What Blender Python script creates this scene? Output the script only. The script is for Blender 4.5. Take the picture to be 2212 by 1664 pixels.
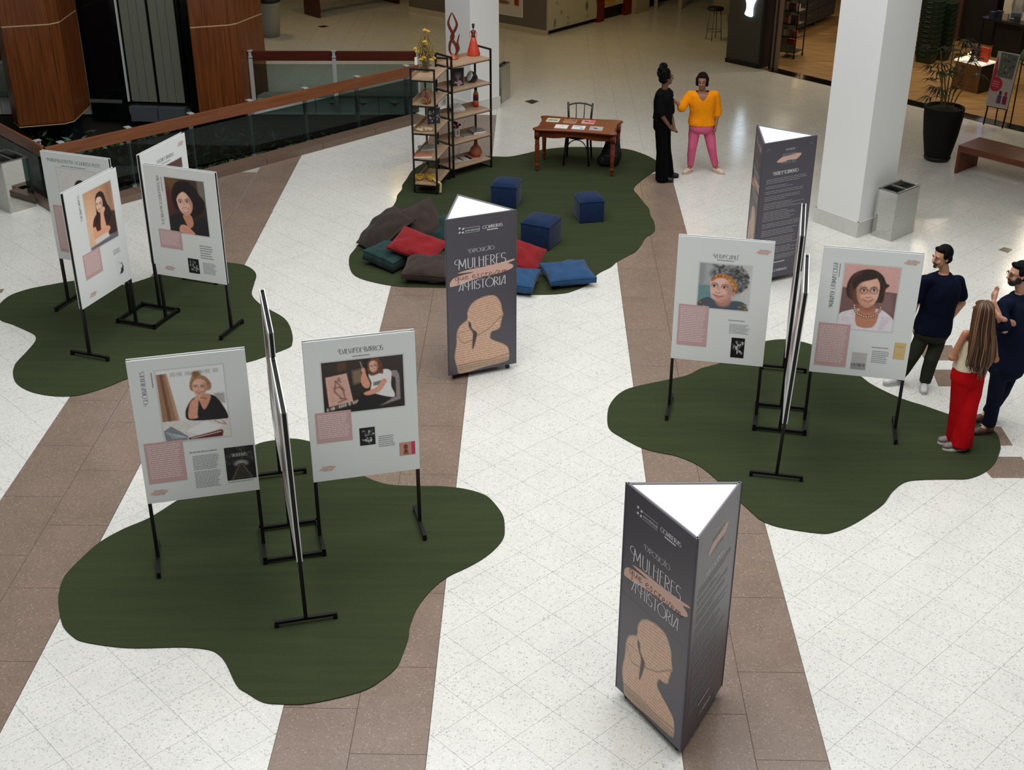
import bpy, bmesh, math, random
import numpy as np
from mathutils import Vector, Matrix, Euler
random.seed(7); RNG = np.random.default_rng(7)
D = bpy.data; SC = bpy.context.scene; COL = SC.collection
PI = math.pi
for o in list(D.objects): D.objects.remove(o)

# ------------------------------------------------------------------ camera, world, light, exposure
H = 6.6; FPX = 2801.7; PITCH = 0.489379; ROLL = 0.0010175; IW, IH = 2212, 1664
cd = D.cameras.new('camera'); cam = D.objects.new('camera', cd); COL.objects.link(cam)
cd.sensor_width = 36; cd.lens = 36*FPX/IW; cd.clip_end = 200
cam.matrix_world = Matrix.Translation((0, 0, H)) @ Matrix.Rotation(PI/2-PITCH, 4, 'X') @ Matrix.Rotation(ROLL, 4, 'Z')
SC.camera = cam
SC.view_settings.view_transform = 'Standard'; SC.view_settings.look = 'None'
SC.view_settings.gamma = 1; SC.view_settings.use_curve_mapping = False
SC.view_settings.exposure = 0.0
wd = D.worlds.new('world'); SC.world = wd; wd.use_nodes = True
wd.node_tree.nodes['Background'].inputs[0].default_value = (.95, .97, 1, 1)
wd.node_tree.nodes['Background'].inputs[1].default_value = .08
def area_light(name, loc, sx, sy, power, col, rot=(0, 0, 0), spread=None):
    l = D.lights.new(name, 'AREA'); l.shape = 'RECTANGLE'; l.size = sx; l.size_y = sy; l.energy = power; l.color = col
    if spread: l.spread = spread
    o = D.objects.new(name, l); COL.objects.link(o); o.location = loc; o.rotation_euler = rot
    return o
area_light('skylight', (.5, 10.2, 11.5), 13, 17, 2430, (.985, .995, 1))

# ------------------------------------------------------------------ calibrated pixel -> place in the hall
_c, _s = math.cos(PITCH), math.sin(PITCH); _cr, _sr = math.cos(ROLL), math.sin(ROLL)
_R = np.array([[_cr, -_sr, 0], [_sr, _cr, 0], [0, 0, 1]]) @ np.array([[1, 0, 0], [0, -_s, -_c], [0, _c, -_s]])
def at(px, py, z=0.):
    d = np.array([(px-IW/2)/FPX, (py-IH/2)/FPX, 1.]) @ _R
    t = (z-H)/d[2]
    return Vector((t*d[0], t*d[1], z))
def up(px, py, base):
    """height of pixel row py above the floor point base (a vertical line)"""
    lo, hi = -1., 8.
    for _ in range(40):
        m = (lo+hi)/2; q = (np.array([base[0], base[1], m-H])) @ _R.T
        if q[1]/q[2]*FPX+IH/2 > py: lo = m
        else: hi = m
    return lo

# ------------------------------------------------------------------ materials
def lin(c):
    c = np.asarray(c, float)/255.
    return np.where(c <= .04045, c/12.92, ((c+.055)/1.055)**2.4)
MATS = {}
def nodes(m): return m.node_tree.nodes, m.node_tree.links
def mat(name, col, rough=.55, metal=0., spec=.5, emit=0., noise=None, bump=None, sheen=0., alpha=1.):
    """col: sRGB 0-255 albedo; noise=(scale, amount) mottles it; bump=(scale, strength)"""
    if name in MATS: return MATS[name]
    m = D.materials.new(name); m.use_nodes = True; MATS[name] = m
    n, l = nodes(m); b = n['Principled BSDF']; c = (*lin(col), 1)
    b.inputs['Base Color'].default_value = c; b.inputs['Roughness'].default_value = rough
    b.inputs['Metallic'].default_value = metal; b.inputs['Specular IOR Level'].default_value = spec
    if sheen: b.inputs['Sheen Weight'].default_value = sheen
    if emit: b.inputs['Emission Color'].default_value = c; b.inputs['Emission Strength'].default_value = emit
    if noise or bump:
        tc = n.new('ShaderNodeTexCoord')
    if noise:
        t = n.new('ShaderNodeTexNoise'); t.inputs['Scale'].default_value = noise[0]; t.inputs['Detail'].default_value = 4
        r = n.new('ShaderNodeMixRGB'); r.inputs[1].default_value = tuple(x*(1-noise[1]) for x in c[:3])+(1,)
        r.inputs[2].default_value = tuple(min(1, x*(1+noise[1])) for x in c[:3])+(1,)
        l.new(tc.outputs['Object'], t.inputs['Vector']); l.new(t.outputs['Fac'], r.inputs[0]); l.new(r.outputs[0], b.inputs['Base Color'])
    if bump:
        t2 = n.new('ShaderNodeTexNoise'); t2.inputs['Scale'].default_value = bump[0]; t2.inputs['Detail'].default_value = 5
        bp = n.new('ShaderNodeBump'); bp.inputs['Strength'].default_value = bump[1]; bp.inputs['Distance'].default_value = .02
        l.new(tc.outputs['Object'], t2.inputs['Vector']); l.new(t2.outputs['Fac'], bp.inputs['Height']); l.new(bp.outputs[0], b.inputs['Normal'])
    return m
def ramp(n, stops):
    r = n.new('ShaderNodeValToRGB'); e = r.color_ramp.elements
    while len(e) < len(stops): e.new(.5)
    for k, (p, c) in enumerate(stops): e[k].position = p; e[k].color = (*c, 1) if len(c) == 3 else c
    return r
def stone(name, base, dark, light, chip, rough, amt_d, amt_l, cloud):
    """polished terrazzo: two sizes of chips over a clouded ground"""
    m = D.materials.new(name); m.use_nodes = True; MATS[name] = m; n, l = nodes(m); b = n['Principled BSDF']
    tc = n.new('ShaderNodeTexCoord'); geo = n.new('ShaderNodeNewGeometry')
    cl = n.new('ShaderNodeTexNoise'); cl.inputs['Scale'].default_value = 2.2; cl.inputs['Detail'].default_value = 5; cl.inputs['Roughness'].default_value = .65
    l.new(geo.outputs['Position'], cl.inputs['Vector'])
    rc = ramp(n, [(.3, tuple(lin(base)*(1-cloud))), (.7, tuple(lin(base)))]); l.new(cl.outputs['Fac'], rc.inputs[0])
    prev = rc.outputs[0]
    wob = n.new('ShaderNodeTexNoise'); wob.inputs['Scale'].default_value = chip*1.3
    l.new(geo.outputs['Position'], wob.inputs['Vector'])
    add = n.new('ShaderNodeMixRGB'); add.blend_type = 'ADD'; add.inputs[0].default_value = .9/chip
    l.new(geo.outputs['Position'], add.inputs[1]); l.new(wob.outputs['Color'], add.inputs[2])
    for k, (sc, c, amt) in enumerate(((chip, dark, amt_d), (chip*.7, light, amt_l), (chip*2.1, dark, amt_d*.8))):
        v = n.new('ShaderNodeTexVoronoi'); v.inputs['Scale'].default_value = sc; l.new(add.outputs[0], v.inputs['Vector'])
        sep = n.new('ShaderNodeSeparateColor'); l.new(v.outputs['Color'], sep.inputs[0])
        pick = n.new('ShaderNodeMath'); pick.operation = 'LESS_THAN'; pick.inputs[1].default_value = amt; l.new(sep.outputs[k % 3], pick.inputs[0])
        near = n.new('ShaderNodeMapRange'); near.inputs[1].default_value = .5; near.inputs[2].default_value = .22; l.new(v.outputs['Distance'], near.inputs[0])
        mul = n.new('ShaderNodeMath'); mul.operation = 'MULTIPLY'; l.new(pick.outputs[0], mul.inputs[0]); l.new(near.outputs[0], mul.inputs[1])
        mul2 = n.new('ShaderNodeMath'); mul2.operation = 'MULTIPLY'; l.new(mul.outputs[0], mul2.inputs[0]); l.new(sep.outputs[(k+1) % 3], mul2.inputs[1])
        mx = n.new('ShaderNodeMixRGB'); l.new(mul2.outputs[0], mx.inputs[0]); l.new(prev, mx.inputs[1]); mx.inputs[2].default_value = (*lin(c), 1)
        prev = mx.outputs[0]
    l.new(prev, b.inputs['Base Color'])
    rr = ramp(n, [(.3, (rough*.8,)*3), (.7, (rough*1.3,)*3)]); l.new(cl.outputs['Fac'], rr.inputs[0]); l.new(rr.outputs[0], b.inputs['Roughness'])
    b.inputs['Specular IOR Level'].default_value = .4
    return m
def wood(name, c1, c2, rough=.4, scale=1., axis=2, bands=14., spec=.5):
    m = D.materials.new(name); m.use_nodes = True; MATS[name] = m; n, l = nodes(m); b = n['Principled BSDF']
    tc = n.new('ShaderNodeTexCoord'); mp = n.new('ShaderNodeMapping'); sc = [bands*scale]*3; sc[axis] = .8*scale
    mp.inputs['Scale'].default_value = sc; l.new(tc.outputs['Object'], mp.inputs['Vector'])
    t = n.new('ShaderNodeTexNoise'); t.inputs['Scale'].default_value = 1.6; t.inputs['Detail'].default_value = 6; t.inputs['Distortion'].default_value = .6
    l.new(mp.outputs[0], t.inputs['Vector']); r = ramp(n, [(.3, tuple(lin(c1))), (.7, tuple(lin(c2)))]); l.new(t.outputs['Fac'], r.inputs[0])
    l.new(r.outputs[0], b.inputs['Base Color']); b.inputs['Roughness'].default_value = rough; b.inputs['Specular IOR Level'].default_value = spec
    return m
def glass(name, col, t=.75, rough=.03):
    """thin tinted pane: part see-through, part mirror"""
    m = D.materials.new(name); m.use_nodes = True; MATS[name] = m; n, l = nodes(m); n.remove(n['Principled BSDF'])
    out = n['Material Output']; tr = n.new('ShaderNodeBsdfTransparent'); tr.inputs[0].default_value = (*(lin(col)*t), 1)
    gl = n.new('ShaderNodeBsdfGlossy'); gl.inputs['Roughness'].default_value = rough; gl.inputs[0].default_value = (.9, .95, .95, 1)
    lw = n.new('ShaderNodeLayerWeight'); lw.inputs[0].default_value = .35; fr = n.new('ShaderNodeMath'); fr.operation = 'MULTIPLY_ADD'; fr.inputs[1].default_value = .45; fr.inputs[2].default_value = .03
    pw = n.new('ShaderNodeMath'); pw.operation = 'POWER'; pw.inputs[1].default_value = 3; l.new(lw.outputs[1], pw.inputs[0]); l.new(pw.outputs[0], fr.inputs[0]); mx = n.new('ShaderNodeMixShader')
    l.new(fr.outputs[0], mx.inputs[0]); l.new(tr.outputs[0], mx.inputs[1]); l.new(gl.outputs[0], mx.inputs[2]); l.new(mx.outputs[0], out.inputs[0])
    return m
def print_mat(name, rough=.5, spec=.4):
    m = D.materials.new(name); m.use_nodes = True; MATS[name] = m; n, l = nodes(m); b = n['Principled BSDF']
    a = n.new('ShaderNodeVertexColor'); a.layer_name = 'ink'; l.new(a.outputs[0], b.inputs['Base Color'])
    b.inputs['Roughness'].default_value = rough; b.inputs['Specular IOR Level'].default_value = spec
    return m

# ------------------------------------------------------------------ mesh building
def rotz(a): return Matrix.Rotation(a, 4, 'Z')
class MB:
    def __init__(s): s.v = []; s.f = []
    def add(s, vs, fs, M=None):
        o = len(s.v)
        s.v += [tuple(M @ Vector(p)) for p in vs] if M is not None else [tuple(p) for p in vs]
        s.f += [tuple(i+o for i in f) for f in fs]; return s
    def box(s, c, d, M=None, rz=0., taper=1.):
        x, y, z = d[0]/2, d[1]/2, d[2]/2; t = taper
        vs = [(-x, -y, -z), (x, -y, -z), (x, y, -z), (-x, y, -z), (-x*t, -y*t, z), (x*t, -y*t, z), (x*t, y*t, z), (-x*t, y*t, z)]
        T = Matrix.Translation(c) @ rotz(rz)
        return s.add(vs, [(3, 2, 1, 0), (4, 5, 6, 7), (0, 1, 5, 4), (1, 2, 6, 5), (2, 3, 7, 6), (3, 0, 4, 7)], (M @ T) if M else T)
    def bbox(s, c, d, r=.01, M=None, rz=0.):
        """box with rounded vertical and horizontal edges"""
        x, y, z = d[0]/2, d[1]/2, d[2]/2; r = min(r, x, y, z)
        ring = []
        for (cx, cy, a0) in ((x-r, y-r, 0), (-x+r, y-r, 90), (-x+r, -y+r, 180), (x-r, -y+r, 270)):
            for k in range(4): ring.append((cx, cy, math.radians(a0+30*k)))
        lv = []
        for k in range(4):
            t = PI/2*k/3; lv.append((-z+r-r*math.cos(t), r*math.sin(t)))
        lv += [(-a, b) for a, b in reversed(lv)]
        vs = []; n = len(ring)
        for (zz, rr) in lv:
            for (cx, cy, a) in ring: vs.append((cx+rr*math.cos(a), cy+rr*math.sin(a), zz))
        fs = [(i*n+k, i*n+(k+1) % n, (i+1)*n+(k+1) % n, (i+1)*n+k) for i in range(len(lv)-1) for k in range(n)]
        fs += [tuple(range(n-1, -1, -1)), tuple(range((len(lv)-1)*n, len(lv)*n))]
        T = Matrix.Translation(c) @ rotz(rz)
        return s.add(vs, fs, (M @ T) if M else T)
    def bar(s, a, b, w, h=None, roll=0.):
        """square bar from a to b"""
        a, b = Vector(a), Vector(b); h = h or w; d = b-a; L = d.length
        q = d.to_track_quat('Z', 'Y').to_matrix().to_4x4()
        return s.box((0, 0, 0), (w, h, L), Matrix.Translation((a+b)/2) @ q @ rotz(roll))
    def prism(s, poly, z0, z1, M=None):
        n = len(poly); ar = sum(poly[i][0]*poly[(i+1) % n][1]-poly[(i+1) % n][0]*poly[i][1] for i in range(n))
        if ar < 0: poly = poly[::-1]
        vs = [(p[0], p[1], z0) for p in poly]+[(p[0], p[1], z1) for p in poly]
        fs = [tuple(range(n-1, -1, -1)), tuple(range(n, 2*n))]+[(i, (i+1) % n, n+(i+1) % n, n+i) for i in range(n)]
        return s.add(vs, fs, M)
    def tube(s, pts, r, n=8, M=None, closed=False, flat=1.):
        pts = [Vector(p) for p in pts]; k = len(pts); rs = r if hasattr(r, '__len__') else [r]*k
        vs = []; prev = None
        for i in range(k):
            if closed: d = pts[(i+1) % k]-pts[i-1]
            else: d = pts[min(i+1, k-1)]-pts[max(i-1, 0)]
            d = d.normalized() if d.length > 1e-9 else Vector((0, 0, 1))
            if prev is None:
                u = d.orthogonal().normalized() if abs(d.z) < .99 else Vector((1, 0, 0)).cross(d).normalized()
            else:
                u = (prev-d*prev.dot(d)); u = u.normalized() if u.length > 1e-6 else d.orthogonal().normalized()
            prev = u; w = d.cross(u)
            for j in range(n):
                a = 2*PI*j/n; vs.append(pts[i]+(u*math.cos(a)+w*math.sin(a)*flat)*rs[i])
        m = k if closed else k-1
        fs = [(i*n+j, i*n+(j+1) % n, ((i+1) % k)*n+(j+1) % n, ((i+1) % k)*n+j) for i in range(m) for j in range(n)]
        if not closed: fs += [tuple(range(n-1, -1, -1)), tuple(range((k-1)*n, k*n))]
        return s.add(vs, fs, M)
    def lathe(s, prof, n=16, c=(0, 0, 0), M=None):
        vs = [(c[0]+r*math.cos(2*PI*j/n), c[1]+r*math.sin(2*PI*j/n), c[2]+z) for r, z in prof for j in range(n)]
        fs = [(i*n+j, i*n+(j+1) % n, (i+1)*n+(j+1) % n, (i+1)*n+j) for i in range(len(prof)-1) for j in range(n)]
        if prof[0][0] > 1e-6: fs.append(tuple(range(n-1, -1, -1)))
        if prof[-1][0] > 1e-6: fs.append(tuple(range((len(prof)-1)*n, len(prof)*n)))
        return s.add(vs, fs, M)
    def ell(s, c, r, R=None, nu=12, nv=8):
        vs = []; fs = []
        T = Matrix.Translation(c) @ (R if R is not None else Matrix())
        for i in range(nv+1):
            t = PI*i/nv
            for j in range(nu):
                a = 2*PI*j/nu; vs.append((r[0]*math.sin(t)*math.cos(a), r[1]*math.sin(t)*math.sin(a), -r[2]*math.cos(t)))
        fs = [(i*nu+j, i*nu+(j+1) % nu, (i+1)*nu+(j+1) % nu, (i+1)*nu+j) for i in range(nv) for j in range(nu)]
        return s.add(vs, fs, T)
    def cap(s, a, b, r0, r1, fa=1., n=12):
        """tapered limb with round ends; fa flattens it front to back"""
        a, b = Vector(a), Vector(b); d = b-a; L = d.length
        q = d.to_track_quat('Z', 'Y').to_matrix().to_4x4()
        prof = [(r0*math.sin(t*PI/8), -r0*math.cos(t*PI/8)) for t in range(5)]+[(r1*math.cos(t*PI/8), L+r1*math.sin(t*PI/8)) for t in range(5)]
        prof[0] = (1e-4, prof[0][1]); prof[-1] = (1e-4, prof[-1][1])
        return s.lathe(prof, n, (0, 0, 0), Matrix.Translation(a) @ q)
    def build(s, name, m=None, parent=None, smooth=False, loc=None, rz=None):
        me = D.meshes.new(name); me.from_pydata(s.v, [], s.f)
        if smooth: me.polygons.foreach_set('use_smooth', [True]*len(me.polygons))
        me.update()
        return link(name, me, m, parent, loc, rz)
def link(name, me, m=None, parent=None, loc=None, rz=None):
    o = D.objects.new(name, me); COL.objects.link(o)
    if m is not None:
        if len(me.materials): me.materials[0] = m
        else: me.materials.append(m)
    if parent is not None: o.parent = parent
    if loc is not None: o.location = loc
    if rz is not None: o.rotation_euler = (0, 0, rz)
    return o
def tag(o, label=None, cat=None, group=None, kind=None):
    if label: o['label'] = label
    if cat: o['category'] = cat
    if group: o['group'] = group
    if kind: o['kind'] = kind
    return o
def thing(name, label, cat, loc=(0, 0, 0), rz=0., group=None):
    o = D.objects.new(name, None); COL.objects.link(o); o.location = loc; o.rotation_euler = (0, 0, rz); o.empty_display_size = .1
    return tag(o, label, cat, group)
def struct(o): o['kind'] = 'structure'; return o
def dup(o, parent=None, loc=None, rz=None, label=None):
    c = o.copy(); COL.objects.link(c)
    if parent is not None: c.parent = parent
    if loc is not None: c.location = loc
    if rz is not None: c.rotation_euler = (0, 0, rz)
    if label: c['label'] = label
    for ch in o.children: dup(ch, c)
    return c
def spline(pts, k=6, closed=True):
    """Catmull-Rom through 2-D or 3-D points"""
    P = [np.array(p, float) for p in pts]; n = len(P); out = []
    for i in range(n if closed else n-1):
        if closed: a, b, c, d = P[i-1], P[i], P[(i+1) % n], P[(i+2) % n]
        else: a, b, c, d = P[max(i-1, 0)], P[i], P[i+1], P[min(i+2, n-1)]
        for t in np.arange(k)/k: out.append(.5*((2*b)+(c-a)*t+(2*a-5*b+4*c-d)*t*t+(3*b-a-3*c+d)*t**3))
    if not closed: out.append(P[-1])
    return [tuple(p) for p in out]
def clip(poly, n, d):
    """part of a convex polygon with n.p <= d"""
    out = []
    for i in range(len(poly)):
        a, b = poly[i], poly[(i+1) % len(poly)]; da, db = n[0]*a[0]+n[1]*a[1]-d, n[0]*b[0]+n[1]*b[1]-d
        if da <= 0: out.append(a)
        if da*db < 0: t = da/(da-db); out.append((a[0]+(b[0]-a[0])*t, a[1]+(b[1]-a[1])*t))
    return out
def area(p): return abs(sum(p[i][0]*p[(i+1) % len(p)][1]-p[(i+1) % len(p)][0]*p[i][1] for i in range(len(p))))/2 if len(p) > 2 else 0
# ------------------------------------------------------------------ the hall: floor, bands, slabs overhead, walls
M_TERR = stone('white_terrazzo', (224, 223, 216), (168, 169, 164), (238, 237, 232), 50, .16, .45, .4, .07)
M_BROWN = stone('brown_granite', (138, 119, 106), (100, 84, 72), (186, 172, 158), 74, .22, .45, .22, .16)
M_GROUT = mat('joint_grout', (168, 166, 158), .8)
M_DARKIN = mat('dark_inlay_stone', (70, 60, 48), .25, noise=(30, .2))
M_WHITE = mat('white_plaster', (232, 232, 230), .7, bump=(60, .05))
M_MARBLE = mat('grey_marble', (205, 204, 198), .25, noise=(14, .12))
BA = math.radians(88.85); BU = (math.sin(BA), -math.cos(BA)); BD = (math.cos(BA), math.sin(BA))   # band frame: u across, d along
TA = math.radians(43.6); TP = .405
BANDS = [(-4.943, -3.822), (-1.83, -.735), (1.065, 2.085)]           # across-offsets of the brown bands
def bo(p): return p[0]*BU[0]+p[1]*BU[1]
t1 = (math.cos(TA), math.sin(TA)); t2 = (-t1[1], t1[0])
def convex_regions():
    e = [-40]+[x for b in BANDS for x in b]+[40]
    return [(e[i], e[i+1], i % 2) for i in range(len(e)-1)]
REG = convex_regions()
# planted lift pit: A -> B along 45 degrees, then the far edge
PITP = [(-6.36, 17.56), (-1.62, 22.3), (-1.3, 23.62), (-11.73, 23.62)]
def in_poly(p, poly):
    c = False; j = len(poly)-1
    for i in range(len(poly)):
        a, b = poly[i], poly[j]
        if (a[1] > p[1]) != (b[1] > p[1]) and p[0] < (b[0]-a[0])*(p[1]-a[1])/(b[1]-a[1])+a[0]: c = not c
        j = i
    return c
# base slab (grout shows in the joints), leaving the pit open
g = MB()
def slab_poly(poly): g.prism(poly, -.3, -.005)
slab_poly([(-30, -8), (30, -8), (30, 17.56), (-30, 17.56)]); slab_poly([(-1.3, 17.56), (30, 17.56), (30, 45), (-1.3, 45)])
slab_poly([(-6.36, 17.56), (-1.3, 17.56), (-1.3, 23.62), (-1.62, 22.3)])
slab_poly([(-30, 17.56), (-6.36, 17.56), (-11.73, 23.62), (-30, 23.62)]); slab_poly([(-30, 23.62), (-1.3, 23.62), (-1.3, 45), (-30, 45)])
floor = struct(g.build('floor', M_GROUT))
pieces = []
SHOPN = (math.cos(math.radians(42)), math.sin(math.radians(42)))       # shop front line: n.p = d
SHOPD = SHOPN[0]*5.03+SHOPN[1]*25.75
def seen(p, m=.3):
    d = np.array([p[0], p[1], -H]) @ _R.T
    if d[2] < 1: return None
    x, y = d[0]/d[2]*FPX+IW/2, d[1]/d[2]*FPX+IH/2
    return (x, y, d[2]) if -250 < x < IW+250 and -150 < y < IH+260 else None
gap = .0012
for i in range(-60, 90):
    for j in range(-70, 70):
        a, b = -.02+i*TP, .205+j*TP
        q = [(a*t1[0]+b*t2[0], a*t1[1]+b*t2[1]) for a, b in ((a+gap, b+gap), (a+TP-gap, b+gap), (a+TP-gap, b+TP-gap), (a+gap, b+TP-gap))]
        c = ((q[0][0]+q[2][0])/2, (q[0][1]+q[2][1])/2)
        if not seen(c) or in_poly(c, PITP): continue
        if (c[0]-5.03)*SHOPN[1]-(c[1]-25.75)*SHOPN[0] > -.15: q = clip(q, SHOPN, SHOPD)
        if len(q) < 3: continue
        for (u0, u1, brown) in REG:
            if brown: continue
            # bands stop in front of the far galleries
            r = clip(clip(q, (-BU[0], -BU[1]), -u0-.003), BU, u1-.003)
            if area(r) > 2e-4: pieces.append((r, 'terrazzo_tile', (c[0]**2+c[1]**2)))
BEND = {0: 20.3, 1: 22.6, 2: 19.45}
for k, (u0, u1) in enumerate(BANDS):
    q = [(u*BU[0]+d*BD[0], u*BU[1]+d*BD[1]) for u, d in ((u0-.001, 4), (u1+.001, 4), (u1+.001, BEND[k]-(2.6 if k == 0 else .3)), (u0-.001, BEND[k]-(2.6 if k == 0 else .3)))]
    struct(MB().prism(q, -.02, -.003).build('band_bed', mat('dark_joint', (92, 76, 66), .8), floor))
for k, (u0, u1) in enumerate(BANDS):
    w = (u1-u0)/2
    for col in (0, 1):
        y = 4.5+.47*col
        while y < BEND[k]:
            q = [(u*BU[0]+d*BD[0], u*BU[1]+d*BD[1]) for u, d in ((u0+col*w+.003, y+.002), (u0+(col+1)*w-.003, y+.002), (u0+(col+1)*w-.003, y+.928), (u0+col*w+.003, y+.928))]
            q = clip(q, BD, BEND[k]); c = ((q[0][0]+q[2][0])/2, (q[0][1]+q[2][1])/2); y += .93
            if seen(c, 1) and not in_poly(c, PITP): pieces.append((q, 'granite_slab', c[0]**2+c[1]**2))
    # beyond its end the band's strip is tiled like the rest
    for i in range(30):
        y = BEND[k]+.002+i*TP
        if y > 34: break
        for col in range(3):
            w3 = (u1-u0)/3
            q = [(u*BU[0]+d*BD[0], u*BU[1]+d*BD[1]) for u, d in ((u0+col*w3+.002, y), (u0+(col+1)*w3-.002, y), (u0+(col+1)*w3-.002, y+TP-.004), (u0+col*w3+.002, y+TP-.004))]
            c = ((q[0][0]+q[2][0])/2, (q[0][1]+q[2][1])/2)
            if seen(c, 1) and not in_poly(c, PITP): pieces.append((q, 'terrazzo_tile', c[0]**2+c[1]**2))
pieces.sort(key=lambda r: r[2])
rest = {'terrazzo_tile': MB(), 'granite_slab': MB()}; cnt = {'terrazzo_tile': 0, 'granite_slab': 0}
for r, nm, _ in pieces:
    m = M_TERR if nm == 'terrazzo_tile' else M_BROWN
    if area(r) < .02 or cnt[nm] >= 290: rest[nm].prism(r, -.02, 0)
    else:
        cnt[nm] += 1; MB().prism(r, -.02, 0).build(nm, m, floor)
for nm, k in rest.items():
    if k.v: tag(k.build(nm+'_rest', M_TERR if nm == 'terrazzo_tile' else M_BROWN, floor), kind='stuff')
def inlay(poly, m, name='stone_inlay'):
    p = [at(x, y) for x, y in poly]
    return MB().prism([(q.x, q.y) for q in p], -.01, .0012).build(name, m, floor)
for poly in ([(1133, 219), (1149, 215), (1165, 219), (1149, 225)], [(685, 57), (700, 54.5), (712, 57), (697, 60)], [(2157, 540), (2169, 534), (2188, 539), (2177, 547)]): inlay(poly, M_DARKIN, 'diamond_inlay')
M_TRAP = M_BROWN
for poly in ([(1980, 746), (2056, 746), (2070, 779), (1998, 779)], [(2012, 799), (2078, 799), (2092, 835), (2027, 835)], [(1985, 716), (2003, 716), (2003, 727), (1992, 727)],
             [(2128, 922), (2162, 922), (2188, 963), (2148, 963)], [(2098, 986.5), (2207, 987.5), (2235, 1033), (2143, 1033)], [(-3, 626), (9, 624), (4, 633), (-8, 634)]): inlay(poly, M_TRAP, 'granite_inlay')
# curb round the planted pit
M_CURB = mat('brown_curb_stone', (112, 92, 78), .35, noise=(40, .3))
cb = MB()
def wallbar(mb, a, b, w, z0, z1, off=0.):
    a, b = Vector((a[0], a[1], 0)), Vector((b[0], b[1], 0)); d = (b-a).normalized(); n = Vector((-d.y, d.x, 0))
    q = [a+n*(off), b+n*off, b+n*(off+w), a+n*(off+w)]
    return mb.prism([(p.x, p.y) for p in q], z0, z1)
for i in range(len(PITP)):
    a, b = PITP[i], PITP[(i+1) % len(PITP)]
    L = math.dist(a, b); k = max(1, int(L/1.1))
    for j in range(k):
        p = [tuple(a[t]+(b[t]-a[t])*u for t in (0, 1)) for u in ((j+.004)/k, (j+.996)/k)]
        struct(wallbar(MB(), p[0], p[1], .28, -.25, .10, -.14).build('curb_stone', M_CURB if i in (0, 3) else M_MARBLE, floor))
# pit floor and its walls
M_SOIL = mat('dark_soil', (22, 20, 16), .9, noise=(20, .4))
pf = MB(); pf.prism(PITP, -1.3, -.75); struct(pf.build('floor_pit', M_SOIL))
pw = MB()
for i in range(len(PITP)): wallbar(pw, PITP[i], PITP[(i+1) % len(PITP)], .1, -1.2, -.1, 0)
struct(pw.build('wall_pit', mat('pit_wall', (40, 38, 34), .8)))
# gallery slabs above: open diamond-shaped atrium between them
M_CEIL = mat('white_ceiling', (225, 222, 214), .8)
def slab_region(name, poly, z0=3.75, z1=5.6): struct(MB().prism(poly, z0, z1).build(name, M_CEIL))
slab_region('ceiling', [(-.9, 23.0), (5.15, 16.95), (12, 10), (40, 10), (40, 60), (-.9, 60)])
slab_region('ceiling_far', [(-40, 26.2), (-9.2, 26.2), (-3, 23.4), (-.9, 23.0), (-.9, 60), (-40, 60)])
# far walls close the view behind the shops
M_FARW = mat('far_wall', (160, 152, 138), .7)
struct(MB().box((0, 46, 4), (90, .3, 9)).build('wall_back', M_FARW)); struct(MB().box((-26, 20, 4), (.3, 60, 9)).build('wall_left', M_FARW)); struct(MB().box((26, 20, 4), (.3, 60, 9)).build('wall_right', M_FARW))
# ceiling downlights under the galleries (they light the far floor)
for (x, y) in ((1.5, 25.5), (-2.5, 28.5), (1.0, 31), (2.6, 28.2), (-6, 29)):
    area_light('downlight', (x, y, 3.72), .5, .5, 15, (1, .70, .30))
# two white columns
def column(name, corners, label, mirror=False):
    p = [Vector((c[0], c[1], 0)) for c in corners]; c0 = sum(p, Vector())/4
    t = thing(name, label, 'column', c0)
    sh = [(q-c0) for q in p]
    MB().prism([(q.x*.955, q.y*.955) for q in sh], .2, 5.0).build('shaft', M_WHITE, t)
    # plinth of marble strips, one per side
    for i in range(4):
        a, b = sh[i], sh[(i+1) % 4]; d = (b-a).normalized(); n = Vector((d.y, -d.x, 0))
        if n.dot((a+b)/2) < 0: n = -n
        m = (a+b)/2
        MB().box((0, 0, 0), ((b-a).length, .03, .22), Matrix.Translation(m-n*.012+Vector((0, 0, .111))) @ rotz(math.atan2(d.y, d.x))).build('plinth_strip', M_MARBLE, t)
    return t
a, b, c = at(1757, 479), at(1850, 514), at(1892, 487)
u = (b-a); v = Vector((-u.y, u.x, 0)).normalized()
column('column', [a, b, b+v*u.length*.95, a+v*u.length*.95], 'white square column with a marble plinth beside the mirrored bin')
a, b = at(958, 262), at(1018, 249); b2 = at(1081, 233); u = (b2-b); n_ = Vector((-u.y, u.x, 0)); b3 = b+n_
column('column', [b, b2, b2+n_, b+n_], 'white square column standing behind the metal bookcases')
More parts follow.
